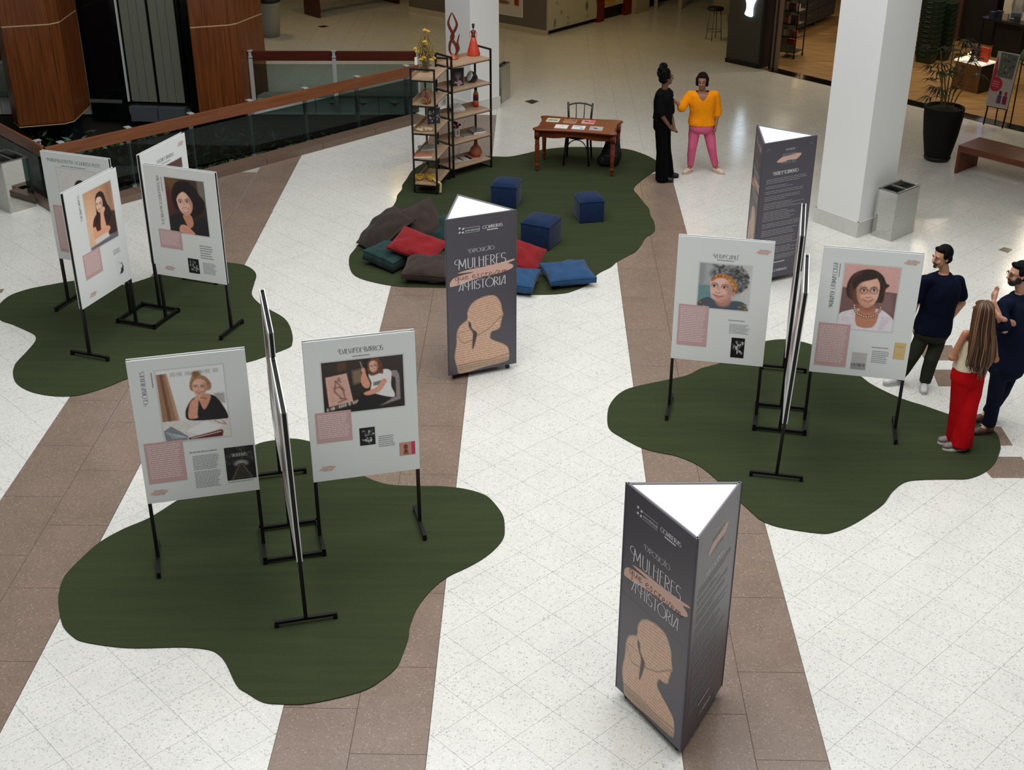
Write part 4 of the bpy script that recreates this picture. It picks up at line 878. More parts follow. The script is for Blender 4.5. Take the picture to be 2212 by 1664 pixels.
# ------------------------------------------------------------------ triangular title pillars
M_TOT = mat('dark_slate_panel', (84, 80, 90), .34, spec=.5); M_TOTE = mat('grey_panel_edge', (120, 120, 122), .5); M_TOP = mat('white_pillar_top', (250, 250, 252), .6); M_WHITEINK = mat('white_ink', (226, 226, 228), .5); M_GREYINK = mat('grey_body_ink', (150, 148, 154), .5)
M_CALLI = mat('brown_script_ink', (96, 66, 60), .5)
TW, TZ0, TZ1 = .80, .069, 1.861
def TU(u): return (u-.5)*TW
def TV(v): return TZ1-(TZ1-TZ0)*v
def pic_silhouette():
    A = 1.792/.80; bg = (84, 80, 90)
    v0 = .50; p = Pic(110, A*(1-v0), bg)
    Q = lambda u, v: (u, (v-v0)*A)
    out = [(.46, .522), (.57, .512), (.69, .522), (.765, .57), (.785, .615), (.805, .655), (.785, .668), (.78, .69), (.765, .71), (.755, .735), (.70, .748), (.64, .752), (.615, .775), (.62, .80), (.70, .825), (.80, .85), (.87, .88), (.89, .92), (.885, .955), (.84, .972), (.5, .984), (.18, 1.0), (.13, .955), (.10, .90), (.10, .86), (.125, .80), (.13, .74), (.15, .70), (.2, .672), (.285, .645), (.29, .60), (.33, .56), (.39, .535)]
    pts = [Q(*q) for q in out]; p.poly(pts, (40, 36, 40), .07, .5, True); p.poly(pts, (228, 186, 158), .02, 1, True); m = p.last
    keep = p.a.copy(); r = random.Random(2)
    p.poly([Q(.0, .94), Q(1, .94), Q(1, 1.02), Q(0, 1.02)], (176, 152, 132), .03, .8)
    for i in range(30):
        v = .52+.0155*i; sl = -.18 if v < .72 else -.03; u = .05
        while u < .95:
            w = r.uniform(.03, .1); p.line([Q(u, v+sl*(u-.5)*.3), Q(u+w, v+sl*(u+w-.5)*.3)], .007, (104, 72, 54), .75, .006); u += w+.02
    for q in ([(.42, .765), (.6, .73), (.8, .655)], [(.14, .745), (.2, .79), (.24, .80), (.37, .785)], [(.1, .945), (.4, .935), (.6, .94), (.88, .925)]): p.line([Q(*a) for a in q], .012, (120, 82, 62), .9, .008); p.line([Q(a, b+.006) for a, b in q], .01, (226, 190, 160), .6, .008)
    for i in range(4): p.line([Q(.36+.16*i, .80), Q(.33+.17*i, .93)], .006, (226, 190, 160), .5)
    p.a = keep*(1-m[..., None])+p.a*m[..., None]
    p.poly([Q(.30, .66), Q(.335, .675), (Q(.35, .71)), Q(.41, .735), Q(.42, .76), Q(.38, .83), Q(.35, .85), Q(.355, .79), Q(.36, .74), Q(.31, .70)], (62, 56, 62), .015, 1, True)
    return p.tex(.05, 3, m)
SIL = pic_silhouette().mesh('silhouette_print')
def title_face(pn):
    y = -.0055
    o = link('silhouette_print', SIL, print_mat('pillar_print', .34, .5) if 'pillar_print' not in MATS else MATS['pillar_print'], pn); o.location = (0, y, (TV(.5)+TV(1))/2); o.scale = (TW-.002, 1, TV(.5)-TV(1)-.002)
    k = MB(); flat(k, blob([(TU(.05), TV(.405)), (TU(.06), TV(.385)), (TU(.14), TV(.36)), (TU(.4), TV(.345)), (TU(.16), TV(.34)), (TU(.3), TV(.327)), (TU(.55), TV(.322)), (TU(.8), TV(.312)), (TU(.955), TV(.302)), (TU(.96), TV(.312)), (TU(.88), TV(.323)), (TU(.94), TV(.338)), (TU(.94), TV(.358)), (TU(.8), TV(.377)), (TU(.55), TV(.385)), (TU(.35), TV(.397)), (TU(.2), TV(.412)), (TU(.06), TV(.418))], 3), y-.0006); k.build('brush_smear', M_SMEAR, pn)
    k = MB(); lettering(k, 'EXPOSIÇÃO', TU(.33), TV(.222), TW*.35, .042, y-.0012, t=.09, swash=True)
    lettering(k, 'MULHERES', TU(.17), TV(.318), TW*.68, .115, y-.0012, t=.085, swash=True); lettering(k, 'A HISTÓRIA', TU(.17), TV(.455), TW*.68, .10, y-.0012, t=.09, swash=False)
    ribbon(k, arc(TU(.30), TV(.415), .035, .035, 60, 320, 8), .008, lambda a, b: (a, b), .4, y-.0012)
    k.build('title_lettering', M_WHITEINK, pn)
    k = MB(); lettering(k, 'que escrevem', TU(.12), TV(.385), TW*.76, .082, y-.0014, CUR, .075, thin=.7); k.build('script_lettering', M_CALLI, pn)
    k = MB()
    for (a, b) in ((.20, .062), (.25, .068), (.2, .088), (.245, .09)): flat(k, blob([(TU(a)-.012, TV(b)), (TU(a), TV(b)+.012), (TU(a)+.013, TV(b)+.002), (TU(a)-.002, TV(b)-.011)], 3), y-.001)
    x0, x1, z0, z1 = TU(.265), TU(.475), TV(.096), TV(.064)
    for q in ((x0, z0, x1, z0+.003), (x0, z1-.003, x1, z1), (x1-.003, z0, x1, z1)): rect(k, q[0], q[1], q[2], q[3], y-.001)
    lettering(k, 'GOIABEIRAS', TU(.52), TV(.085), TW*.28, .034, y-.001, t=.16)
    words(k, TU(.58), TU(.73), TV(.09), TV(.10), 1, y-.001, .7, 0, 1); k.build('sponsor_marks', M_WHITEINK, pn)
    text_obj('entrelinhas', .034, pn, (TU(.275), y-.001, TV(.087)), M_WHITEINK, 'sponsor_lettering', TW*.195)
def text_obj(s, size, parent, loc, m, name, fit=None, rot=(PI/2, 0, 0)):
    cu = D.curves.new(name, 'FONT'); cu.body = s; cu.size = size; cu.resolution_u = 2
    o = D.objects.new(name, cu); me = D.meshes.new_from_object(o); D.objects.remove(o); D.curves.remove(cu)
    me.name = name; o = link(name, me, m, parent); o.rotation_euler = rot; o.location = loc
    if fit:
        w = max(v.co.x for v in me.vertices)-min(v.co.x for v in me.vertices); o.scale = (fit/w, 1, 1)
    return o
def story_face(pn):
    y = -.0055; k = MB()
    for sx in (-1, 1):
        x = sx*TW*.42; rect(k, min(x, x-sx*.04), TV(.047), max(x, x-sx*.04), TV(.044), y); rect(k, x-.002, TV(.06), x+.002, TV(.044), y)
    k.build('corner_mark', M_GREYINK, pn)
    smear(pn, 0, TV(.125), .36, y, 'brush_title')
    k = MB(); lettering(k, 'EXPOSIÇÃO', TU(.42), TV(.07), TW*.18, .022, y-.001, t=.12); lettering(k, 'ENTRE E TORMENTO', TU(.24), TV(.235), TW*.46, .045, y-.001, t=.13, swash=True); k.build('heading_lettering', M_WHITEINK, pn)
    k = MB(); v = .255
    for n, rag, sd in ((3, .2, 1), (2, .5, 2), (2, .3, 3), (3, .6, 4), (4, .5, 5), (6, .5, 6), (3, .1, 7), (4, .5, 8), (5, .3, 9), (4, .4, 10), (3, .2, 11)):
        words(k, TU(.11), TU(.88), TV(v), TV(v+.0125*n), n, y-.001, .4, rag, sd, .012); v += .0125*n+.012
    k.build('body_lettering', M_GREYINK, pn)
    k = MB(); words(k, TU(.35), TU(.62), TV(.88), TV(.888), 1, y-.001, .8, 0, 3); lettering(k, 'GOIABEIRAS', TU(.4), TV(.955), TW*.28, .03, y-.001, t=.16); k.build('footer_lettering', M_WHITEINK, pn)
def pillar(label, x, y, ang, faces):
    """faces: print for the side opposite each corner 0,1,2 (corner 0 at ang)"""
    t = thing('title_pillar', label, 'exhibition pillar', (x, y, 0), math.radians(ang)); R = .46195; ap = R/2
    tri = [(R*math.cos(2*PI*i/3), R*math.sin(2*PI*i/3)) for i in range(3)]
    MB().prism([(a*.93, b*.93) for a, b in tri], TZ1-.02, TZ1-.008).build('top_panel', M_TOP, t)
    MB().prism([(a*.9, b*.9) for a, b in tri], TZ0, TZ0+.02).build('base_panel', M_BLACK, t)
    for i in range(3):
        th = 2*PI*i/3+PI                        # outward normal of the side opposite corner i
        pn = MB().box((0, 0, (TZ0+TZ1)/2), (TW, .01, TZ1-TZ0)).build('side_panel', M_TOT, t)
        pn.location = (math.cos(th)*(ap-.005), math.sin(th)*(ap-.005), 0); pn.rotation_euler = (0, 0, th+PI/2)
        if faces[i]: faces[i](pn)
        MB().box((0, 0, TZ1-.001), (TW-.02, .012, .008), Matrix.Translation((math.cos(th)*(ap-.014), math.sin(th)*(ap-.014), 0)) @ rotz(th+PI/2)).build('edge_strip', M_TOTE, t)
        c = tri[i]; w = MB(); M = Matrix.Translation((c[0]*.78, c[1]*.78, 0))
        w.box((0, 0, .064), (.05, .05, .012), M); w.tube([(-.012, 0, .026), (.012, 0, .026)], .025, 12, M); w.box((0, .0, .045), (.03, .02, .03), M); w.build('caster', M_BLACK, t)
    return t
# corner order: 0 at ang, +120, +240
pillar('dark triangular title pillar nearest the camera, seen on its corner', 1.176, 7.262, -89.28, [None, title_face, story_face])
pillar('dark triangular title pillar in the middle, beside the cushions', -.41, 12.837, 112.83, [title_face, story_face, None])
pillar('dark triangular title pillar on the right in front of the white column, showing its long text', 3.261, 15.408, -123.57, [None, title_face, story_face])
# ------------------------------------------------------------------ reading corner: stools, cushions, desk, bookcases
GZ = .0095
def velvet(name, c, lo=.55):
    m = mat(name, c, .85, spec=.2, noise=(9, .35), bump=(70, .15), sheen=.12); return m
M_STOOL = velvet('blue_velvet', (15, 38, 72))
def remesh(mb, voxel, it=4, name='x', fac=.5):
    me = D.meshes.new(name); me.from_pydata(mb.v, [], mb.f); o = D.objects.new(name, me); COL.objects.link(o)
    r = o.modifiers.new('r', 'REMESH'); r.mode = 'VOXEL'; r.voxel_size = voxel; r.use_smooth_shade = True
    if it: s = o.modifiers.new('s', 'SMOOTH'); s.iterations = it; s.factor = fac
    dg = bpy.context.evaluated_depsgraph_get(); out = D.meshes.new_from_object(o.evaluated_get(dg)); out.name = name
    D.objects.remove(o); D.meshes.remove(me); return out
def stool(near, right, h, label, rnd=.03, w=None):
    """near: nearest floor corner, right: corner to its right"""
    u = right-near; L = w or u.length; ang = math.atan2(u.y, u.x); v = Vector((-u.y, u.x, 0)).normalized()
    c = near+u.normalized()*L/2+v*L/2
    t = thing('cube_stool', label, 'stool', (c.x, c.y, GZ), ang, 'blue cube stools on the turf')
    MB().bbox((0, 0, h/2-.03), (L, L, h-.06), .018).build('body', M_STOOL, t, True)
    k = MB(); n = 12; vs = []; fs = []
    for i in range(n+1):
        for j in range(n+1):
            x, y = 2*i/n-1, 2*j/n-1; d = (1-abs(x)**6)*(1-abs(y)**6)
            vs.append((x*L*.503, y*L*.503, h-.065+.05*d**.4+.012*(1-x*x)*(1-y*y)))
    for i in range(n):
        for j in range(n): a = i*(n+1)+j; fs.append((a, a+n+1, a+n+2, a+1))
    k.add(vs, fs); k.build('cushioned_top', M_STOOL, t, True)
    s = MB(); r = L*.503
    s.tube([(-r, -r, h-.064), (r, -r, h-.064), (r, r, h-.064), (-r, r, h-.064)], .005, 6, closed=True); s.build('piping', M_STOOL, t)
stool(at(1185, 545), at(1216, 519), .40, 'blue velvet cube stool nearest the blue cushions', w=.42)
stool(at(1252, 485), at(1303, 481), .37, 'blue velvet cube stool on the right, standing alone on the turf', w=.36)
stool(at(1060, 449), at(1112, 453), .38, 'blue velvet cube stool half hidden behind the middle title pillar', w=.38)
def cushion(label, c, a, b, th, nrm, spin, col, band=0., seed=1, sag=.0, crown=.75):
    """a x b cushion, thickness th, facing nrm; band: height of a sewn side band"""
    t = thing('floor_cushion', label, 'cushion', c, 0, 'big cushions on the turf')
    r = random.Random(seed); n = 22; vs = []; fs = []
    ph = [(r.uniform(0, 6.3), r.uniform(5, 11), r.uniform(-1, 1)) for _ in range(6)]
    def pt(i, j, s):
        x, y = 2*i/n-1, 2*j/n-1
        e = (1-abs(x)**3.2)*(1-abs(y)**3.2); px = x*(1-.07*(1-y*y)*abs(x)**3); py = y*(1-.07*(1-x*x)*abs(y)**3)
        w = sum(math.sin(p+f*(x*math.cos(q*3)+y*math.sin(q*3))) for p, f, q in ph)*.006*(1-abs(x)*.5)
        w += .010*math.sin(9*(abs(x)+.3*y)+ph[0][0])*max(abs(x), abs(y))**2
        z = s*(band/2+(th-band)/2*e**crown)+w*(e**.3 if e > 0 else 0)-sag*(x*x+y*y*.5)
        return (px*a/2, py*b/2, z)
    N = n+1
    for s in (1, -1):
        for i in range(N):
            for j in range(N): vs.append(pt(i, j, s))
    for i in range(n):
        for j in range(n):
            q = i*N+j; fs.append((q, q+N, q+N+1, q+1)); q += N*N; fs.append((q, q+1, q+N+1, q+N))
    ed = [i*N for i in range(N)]+[n*N+j for j in range(1, N)]+[i*N+n for i in range(n-1, -1, -1)]+[j for j in range(n-1, 0, -1)]
    for k in range(len(ed)): p, q = ed[k], ed[(k+1) % len(ed)]; fs.append((p, p+N*N, q+N*N, q))
    z = Vector(nrm).normalized(); x = (Vector((1, 0, 0))-z*z.x).normalized(); y = z.cross(x); R = Matrix((x, y, z)).transposed().to_4x4() @ rotz(math.radians(spin))
    vv = [R @ Vector(p) for p in vs]
    lo = min(p.z for p in vv)
    k = MB(); k.add(vv, fs); o = k.build('cover', velvet(f'cushion_fabric_{col}', col), t, True)
    s = MB(); s.tube([R @ ((Vector(vs[e])+Vector(vs[e+N*N]))/2) if not band else R @ Vector(vs[e]) for e in ed], .006, 5, closed=True); s.build('seam_piping', MATS[f'cushion_fabric_{col}'], t)
    t.location.z = max(t.location.z, GZ-lo+.001) if label.find('on top') < 0 and label.find('leaning') < 0 else t.location.z
    return t
BR, GR, RD, BL_ = (58, 46, 42), (28, 56, 54), (128, 24, 30), (38, 72, 110)
def cp(px, py, z): return at(px, py, z)
cushion('brown cushion at the back of the heap, standing upright on one corner', cp(908, 484, .32), .60, .60, .20, (.12, -.75, .62), 28, BR, 0, 1)
cushion('dark brown slumped cushion at the left end of the heap', cp(828, 508, .20), .74, .58, .20, (-.45, -.35, .80), 38, (50, 42, 38), 0, 2, .05)
cushion('dark green cushion leaning at the back, partly behind the middle title pillar', cp(962, 498, .24), .50, .50, .22, (-.25, -.62, .72), 12, GR, .0, 3)
cushion('dark green boxy cushion lying under the red one', cp(842, 556, .11), .54, .46, .20, (.05, -.08, 1), -38, GR, .13, 4)
cushion('red cushion lying on top of the heap', cp(903, 531, .30), .66, .50, .17, (.10, -.30, .95), -24, RD, .04, 5)
cushion('brown puffy cushion at the front of the heap, beside the middle title pillar', cp(926, 583, .13), .62, .52, .24, (.02, -.12, 1), -6, BR, .06, 6)
cushion('red cushion on the right side of the middle title pillar, leaning on two blue ones', cp(1118, 552, .20), .66, .50, .18, (.22, -.45, .85), -16, RD, .05, 7)
cushion('blue cushion nearest the middle title pillar on its right', cp(1112, 606, .11), .56, .52, .19, (.0, -.05, 1), -12, BL_, .09, 8)
cushion('blue cushion at the right end of the row, on the edge of the turf', cp(1226, 591, .11), .60, .56, .18, (.02, -.04, 1), 14, BL_, .07, 9)
# desk
M_DESK = wood('cherry_desk_wood', (96, 40, 18), (128, 58, 28), .3, 1, 0, 9)
fl, fr_, bl, br = at(1155, 373), at(1324, 385), at(1173, 346), at(1336, 352)
ang = math.atan2(fr_.y-fl.y, fr_.x-fl.x); dc = (fl+fr_+bl+br)/4
DH = .70
t = thing('writing_desk', 'reddish wooden desk with turned legs and a wavy-edged top, on the turf at the back', 'desk', (dc.x, dc.y, GZ), ang); desk = t
lw, ld = 1.20, .62
qt = [(.0, -.345), (.22, -.352), (.44, -.368), (.58, -.376), (.645, -.352), (.655, -.315), (.625, -.27), (.60, -.21), (.592, -.12), (.600, -.04)]
ts = spline(qt+[(x, -y) for x, y in qt[::-1]]+[(-x, -y) for x, y in qt[1:]]+[(-x, y) for x, y in qt[:0:-1]], 3)
k = MB(); prof = [(.985, DH-.032), (1., DH-.022), (1., DH-.010), (.985, DH)]; n = len(ts); vs = [(x*s, y*s, z) for s, z in prof for x, y in ts]
k.add(vs, [(i*n+j, i*n+(j+1) % n, (i+1)*n+(j+1) % n, (i+1)*n+j) for i in range(3) for j in range(n)]+[tuple(range(n-1, -1, -1)), tuple(range(3*n, 4*n))]); k.build('desk_top', M_DESK, t)
for (x0, y0, x1, y1) in ((-lw/2, -ld/2+.04, lw/2, -ld/2+.04), (-lw/2, ld/2-.04, lw/2, ld/2-.04), (-lw/2+.03, -ld/2, -lw/2+.03, ld/2), (lw/2-.03, -ld/2, lw/2-.03, ld/2)):
    L = math.hypot(x1-x0, y1-y0); a = math.atan2(y1-y0, x1-x0); m = 14
    vs = []; fs = []
    for i in range(m+1):
        u = i/m; zb = DH-.16+.028*math.sin(PI*u)**2+.012*math.cos(4*PI*u)
        for yy in (-.011, .011): vs += [(u*L, yy, zb), (u*L, yy, DH-.033)]
    for i in range(m): b_ = i*4; fs += [(b_, b_+4, b_+5, b_+1), (b_+2, b_+3, b_+7, b_+6), (b_, b_+2, b_+6, b_+4), (b_+1, b_+5, b_+7, b_+3)]
    MB().add(vs, fs, Matrix.Translation((x0, y0, 0)) @ rotz(a)).build('apron', M_DESK, t)
LEG = [(.014, 0), (.018, .02), (.026, .05), (.022, .075), (.036, .09), (.038, .115), (.024, .135), (.03, .15), (.034, .30), (.038, .42), (.030, .45), (.038, .465), (.030, .48), (.037, .50), (.030, .515), (.034, .53)]
for x in (-1, 1):
    for y in (-1, 1):
        q = MB(); q.lathe(LEG, 14, (x*(lw/2-.01), y*(ld/2-.02), 0)); q.box((x*(lw/2-.01), y*(ld/2-.02), .60), (.075, .075, .145)); q.build('leg', M_DESK, t, True)
def booklet(px, py, name, label, fn, w=.15, h=.2, rz=0., z=None, par=None, th=.006):
    z = z if z is not None else GZ+DH; p = at(px, py, z)
    t = thing(name, label, 'booklet', (p.x, p.y, z+.0005), ang+rz)
    MB().box((0, 0, th/2), (w, h, th)).build('pages', mat('paper_white', (228, 226, 220), .6), t)
    pic = fn(); o = link('cover_print', pic.mesh('cover_print'), M_PRINT, t); o.rotation_euler = (-PI/2, 0, 0); o.location = (0, 0, th+.0006); o.scale = (w*.98, 1, h*.98)
    return t
def plain(c, marks, asp=1.3, seed=1):
    def f():
        p = Pic(28, asp, c); r = random.Random(seed)
        for m in marks: p.ell(*m[:4], m[4], .05, r.uniform(-40, 40))
        return p
    return f
G6 = [(1195, 260, 'pale green cover', plain((206, 214, 180), [(.3, .7, .25, .2, (96, 110, 70)), (.7, .7, .2, .2, (110, 90, 60))])), (1232, 262, 'brown and mauve cover', plain((170, 110, 60), [(.6, .5, .3, .3, (150, 110, 110)), (.8, .6, .12, .1, (50, 30, 40))])),
      (1271, 264, 'pink cover', plain((220, 150, 140), [(.35, .6, .18, .25, (110, 60, 60)), (.85, .6, .2, .6, (226, 70, 110))])), (1213, 274, 'white cover', plain((236, 232, 228), [(.5, .8, .4, .05, (130, 150, 170)), (.6, .5, .15, .1, (190, 200, 205))])),
      (1250, 276, 'pale blue landscape cover', plain((228, 232, 234), [(.4, .4, .4, .12, (120, 150, 170)), (.75, .9, .15, .12, (70, 90, 80))])), (1288, 278, 'grey cover with a dark figure', plain((176, 170, 172), [(.45, .7, .14, .25, (30, 28, 32)), (.5, .3, .3, .1, (200, 196, 196))]))]
for px, py, l, fn in G6: booklet(px, py, 'booklet', f'booklet with a {l} lying on the desk', fn, .20, .185)
# chair behind the desk
M_CHAIR = mat('black_bentwood', (24, 18, 18), .4)
c = at(1247, 352); t = thing('bentwood_chair', 'black bentwood chair with a spindle back standing behind the desk', 'chair', (c.x, c.y, GZ), ang+.04)
MB().lathe([(0, .43), (.19, .43), (.205, .44), (.205, .455), (.19, .465), (0, .46)], 24).build('seat', M_CHAIR, t, True)
for x in (-1, 1):
    MB().tube([(x*.165, -.13, .45), (x*.185, -.16, .2), (x*.2, -.18, .0)], [.018, .017, .014], 8).build('leg', M_CHAIR, t, True)
    MB().tube([(x*.2, .24, .0), (x*.185, .19, .25), (x*.175, .165, .45), (x*.18, .19, .70), (x*.195, .22, .905)], [.014, .017, .018, .017, .016], 8).build('leg', M_CHAIR, t, True)
MB().tube(spline([(-.192, .212, .86), (-.1, .235, .885), (0, .24, .893), (.1, .235, .885), (.192, .212, .86)], 4, False), .013, 8).build('top_rail', M_CHAIR, t, True)
for x in (-.062, .062): MB().tube([(x, .175, .46), (x, .21, .7), (x*1.1, .236, .885)], .008, 6).build('spindle', M_CHAIR, t, True)
MB().tube(arc(0, .18, .155, .23, 0, 180, 14) and [(x, -.135, z) for x, z in arc(0, .19, .17, .22, 5, 175, 14)], .009, 6).build('arch_brace', M_CHAIR, t, True)
c = at(1318, 362); t = thing('backpack', 'black backpack slumped on the turf beside the right desk legs', 'bag', (c.x+.02, c.y+.08, GZ))
q = MB(); q.ell((0, 0, .18), (.17, .12, .2)); q.ell((.01, .02, .32), (.13, .1, .16)); q.ell((-.1, -.03, .1), (.14, .11, .11)); me = remesh(q, .02, 5, 'body')
for v in me.vertices: v.co.z = max(v.co.z, 0)
link('body', me, mat('black_nylon', (12, 12, 13), .7, bump=(30, .3)), t)
MB().tube(spline([(-.05, .08, .42), (-.02, .1, .5), (.05, .09, .5), (.07, .07, .42)], 4, False), .012, 6).build('carry_strap', M_BLACK, t, True)
MB().bbox((-.02, -.125, .13), (.2, .03, .16), .012).build('front_pocket', M_BLACK, t, True)
c = at(1308, 312); t = thing('paper_sheet', 'small white card standing on the floor beyond the desk', 'paper', (c.x, c.y, 0), .3)
MB().box((0, 0, .03), (.11, .006, .06)).build('card', mat('paper_white', (228, 226, 220), .6), t); MB().box((0, .02, .004), (.11, .05, .006)).build('card_foot', MATS['paper_white'], t)
# bookcases
M_SHELF = wood('oak_shelf', (150, 122, 96), (180, 152, 124), .5, 1, 0, 10); SZ = [.15, .54, .935, 1.35, 1.72]
def bookcase(label, a, b, depth, lip):
    """a->b: long front edge on the floor; depth to the left of a->b"""
    u = b-a; L = u.length; t = thing('bookcase', label, 'bookcase', (a.x, a.y, GZ), math.atan2(u.y, u.x)); q = .024
    for x in (q/2, L-q/2):
        for y in (q/2, depth-q/2): MB().box((x, y, .935), (q, q, 1.87)).build('post', M_FRAME, t)
        for z in (.012, 1.858): MB().box((x, depth/2, z), (q, depth-2*q, q)).build('end_rail', M_FRAME, t)
    for z in SZ:
        MB().box((L/2, depth/2, z-.009), (L-.012, depth-.02, .018)).build('shelf_board', M_SHELF, t)
        MB().box((L/2, depth-.016 if lip else .016, z+.028), (L-.05, .012, .056)).build('shelf_lip', M_SHELF, t)
        for x in (q/2, L-q/2): MB().box((x, depth/2, z-.03), (q*.8, depth-2*q, .022)).build('shelf_rail', M_FRAME, t)
        for y in (.03, depth-.03): MB().box((L/2, y, z-.026), (L-.03, .012, .014)).build('shelf_rail', M_FRAME, t)
bookcase('left bookcase of oak shelves in a black frame, seen from its narrow end', at(946, 422), at(974, 388), .375, 1)
bookcase('right bookcase of oak shelves, angled in front of the left white column', at(980, 387), at(1063.5, 363), .39, 1)
def on(px, py, k): p = at(px, py, GZ+SZ[k]); return Vector((p.x, p.y, GZ+SZ[k]+.0005))
M_GLASS = glass('clear_glass', (244, 244, 240), 1.); M_DRY = mat('dried_yellow', (196, 158, 62), .8, noise=(20, .3)); M_STEM = mat('dry_stem', (120, 104, 54), .8)
# dried flowers in a glass vase
p = on(920, 155, 4); t = thing('flower_vase', 'glass vase of dried yellow flowers on top of the left bookcase', 'vase', p)
MB().lathe([(.055, 0), (.062, .01), (.06, .2), (.052, .205), (.05, .012), (0, .01)], 16).build('glass_vase', M_GLASS, t, True)
q = MB(); q2 = MB(); q3 = MB(); r = random.Random(3)
for i in range(46):
    a = r.uniform(0, 6.3); s = r.uniform(.02, .2); h = r.uniform(.3, .62); e = (s*math.cos(a), s*math.sin(a), h); q.tube([(.02*math.cos(a), .02*math.sin(a), .02), (e[0]*.5, e[1]*.5, h*.6), e], .0025, 4)
    for m in range(6): q3.ell((e[0]*(.7+.05*m)+r.uniform(-.02, .02), e[1]*(.7+.05*m)+r.uniform(-.02, .02), h*(.6+.07*m)), (.008, .008, .014), None, 5, 4)
q.build('stems', M_STEM, t); tag(q3.build('seed_heads', mat('dry_grass', (150, 128, 72), .8), t), kind='stuff')
for (x, y, z) in ((0., -.02, .6), (.04, .0, .58), (.0, -.05, .44), (.01, -.04, .41), (-.14, 0, .33), (-.11, -.04, .3), (-.06, -.09, .2), (.09, -.08, .19), (.12, -.03, .2), (-.02, -.07, .22)):
    f = MB()
    for m in range(14): a = m*2.4; f.ell((x+.022*math.cos(a)*(m/14)**.5*1.3, y+.022*math.sin(a)*(m/14)**.5*1.3, z+.018-.02*(m/14)), (.014, .014, .012), None, 6, 4)
    f.build('flower_head', M_DRY, t, True)
MB().box((-.135, -.06, .17), (.04, .006, .11)).build('price_tag', MATS['paper_white'], t)
# wooden flame sculpture
M_CARV = wood('carved_dark_wood', (84, 24, 14), (120, 48, 24), .25, 1, 2, 8)
p = on(979, 127, 4); t = thing('wood_sculpture', 'tall dark red carved wooden flame sculpture on the right bookcase', 'sculpture', p)
def flamey(pts, rs, nm): MB().tube([(x, y*.5, z) for x, y, z in spline(pts, 5, False)], [rs[0]+(rs[1]-rs[0])*math.sin(PI*i/(5*(len(pts)-1)))**.8 for i in range(5*(len(pts)-1)+1)], 10, None, False, .6).build(nm, M_CARV, t, True)
flamey([(0, 0, .03), (-.05, 0, .12), (-.04, 0, .24), (.01, 0, .34), (-.05, 0, .48), (-.06, 0, .56), (-.01, 0, .69)], (.008, .026), 'flame_limb')
flamey([(.01, 0, .03), (.055, 0, .1), (.045, 0, .2), (-.02, 0, .32), (.05, 0, .46), (.06, 0, .54), (-.005, 0, .69)], (.008, .028), 'flame_limb')
flamey([(.02, 0, .03), (.085, 0, .14), (.07, 0, .24), (.10, 0, .37)], (.006, .02), 'flame_limb')
MB().lathe([(0, 0), (.085, 0), (.08, .02), (.05, .04), (.03, .07), (0, .075)], 14).build('base', mat('orange_wood', (150, 78, 40), .4), t, True)
# clay doll with an orange-red skirt
p = on(1023, 119, 4); t = thing('clay_doll', 'clay doll in a wide orange-red dress on the right bookcase', 'figurine', p)
MB().lathe([(0, 0), (.10, 0), (.104, .015), (.075, .12), (.05, .21), (.034, .27), (0, .28)], 18).build('skirt', mat('orange_red_glaze', (196, 66, 40), .5, noise=(60, .5)), t, True)
MB().lathe([(0, .26), (.034, .265), (.03, .31), (.04, .36), (.03, .375), (.01, .38), (0, .39)], 12).build('bodice', mat('brown_red_glaze', (110, 46, 34), .5), t, True)
for s in (-1, 1): MB().tube(spline([(s*.035, 0, .365), (s*.055, -.01, .33), (s*.045, -.03, .28), (s*.025, -.035, .26)], 4, False), .006, 6).build('arm', mat('tan_clay', (170, 110, 90), .6), t, True)
MB().ell((0, 0, .43), (.02, .022, .028)).build('head', mat('dark_clay', (40, 30, 26), .5), t, True); MB().tube([(0, 0, .37), (0, 0, .42)], .007, 6).build('neck', MATS['dark_clay'], t, True); MB().ell((0, .01, .455), (.024, .026, .02)).build('hair', M_BLACK, t, True)
# standing photo book and bowl
def standing(px, py, k, nm, label, fn, w, h, rz):
    p = on(px, py, k); t = thing(nm, label, 'book', p, rz)
    MB().box((0, 0, h/2), (w, .02, h)).build('pages', MATS['paper_white'], t); fn().place('cover_print', t, -w*.49, h*.01, w*.49, h*.99, -.0106, M_PRINT)
    MB().box((0, .05, h*.3), (w*.3, .004, h*.62), Matrix.Rotation(-.25, 4, 'X')).build('prop', M_BLACK, t); return t
def dark_portrait():
    p = Pic(50, 1.4, (44, 40, 42)); p.ell(.5, .5, .22, .32, (120, 100, 104), .06); p.ell(.45, .45, .1, .05, (50, 40, 44), .05); p.ell(.62, .45, .08, .05, (50, 40, 44), .05); p.ell(.5, .2, .3, .16, (36, 30, 32), .06)
    for x, y in ((.3, 1.1), (.5, 1.15), (.65, 1.05), (.55, 1.3), (.75, 1.2)): p.ell(x, y, .12, .07, (190, 150, 160), .05)
    p.ell(.5, .9, .06, .2, (130, 110, 116), .05); return p
standing(989, 186, 3, 'photo_book', 'book with a dark portrait cover standing on the right bookcase', dark_portrait, .20, .275, .45)
standing(937, 268, 2, 'photo_book', 'black and white patterned book standing on the left bookcase', lambda: pic_bw(21, 60), .2, .25, .3)
p = on(1019, 178, 3); t = thing('gourd_mask', 'black and white painted gourd bowl lying on its side on the right bookcase', 'bowl', p, .5)
q = MB(); R_ = Matrix.Translation((0, 0, .085)) @ Matrix.Rotation(-1.15, 4, 'Y')
q.lathe([(.0, -.10), (.03, -.095), (.06, -.06), (.082, 0), (.085, .04), (.078, .04), (.07, 0), (.0, -.03)], 18, (0, 0, 0), R_); q.build('bowl', mat('black_glaze', (20, 20, 22), .35), t, True)
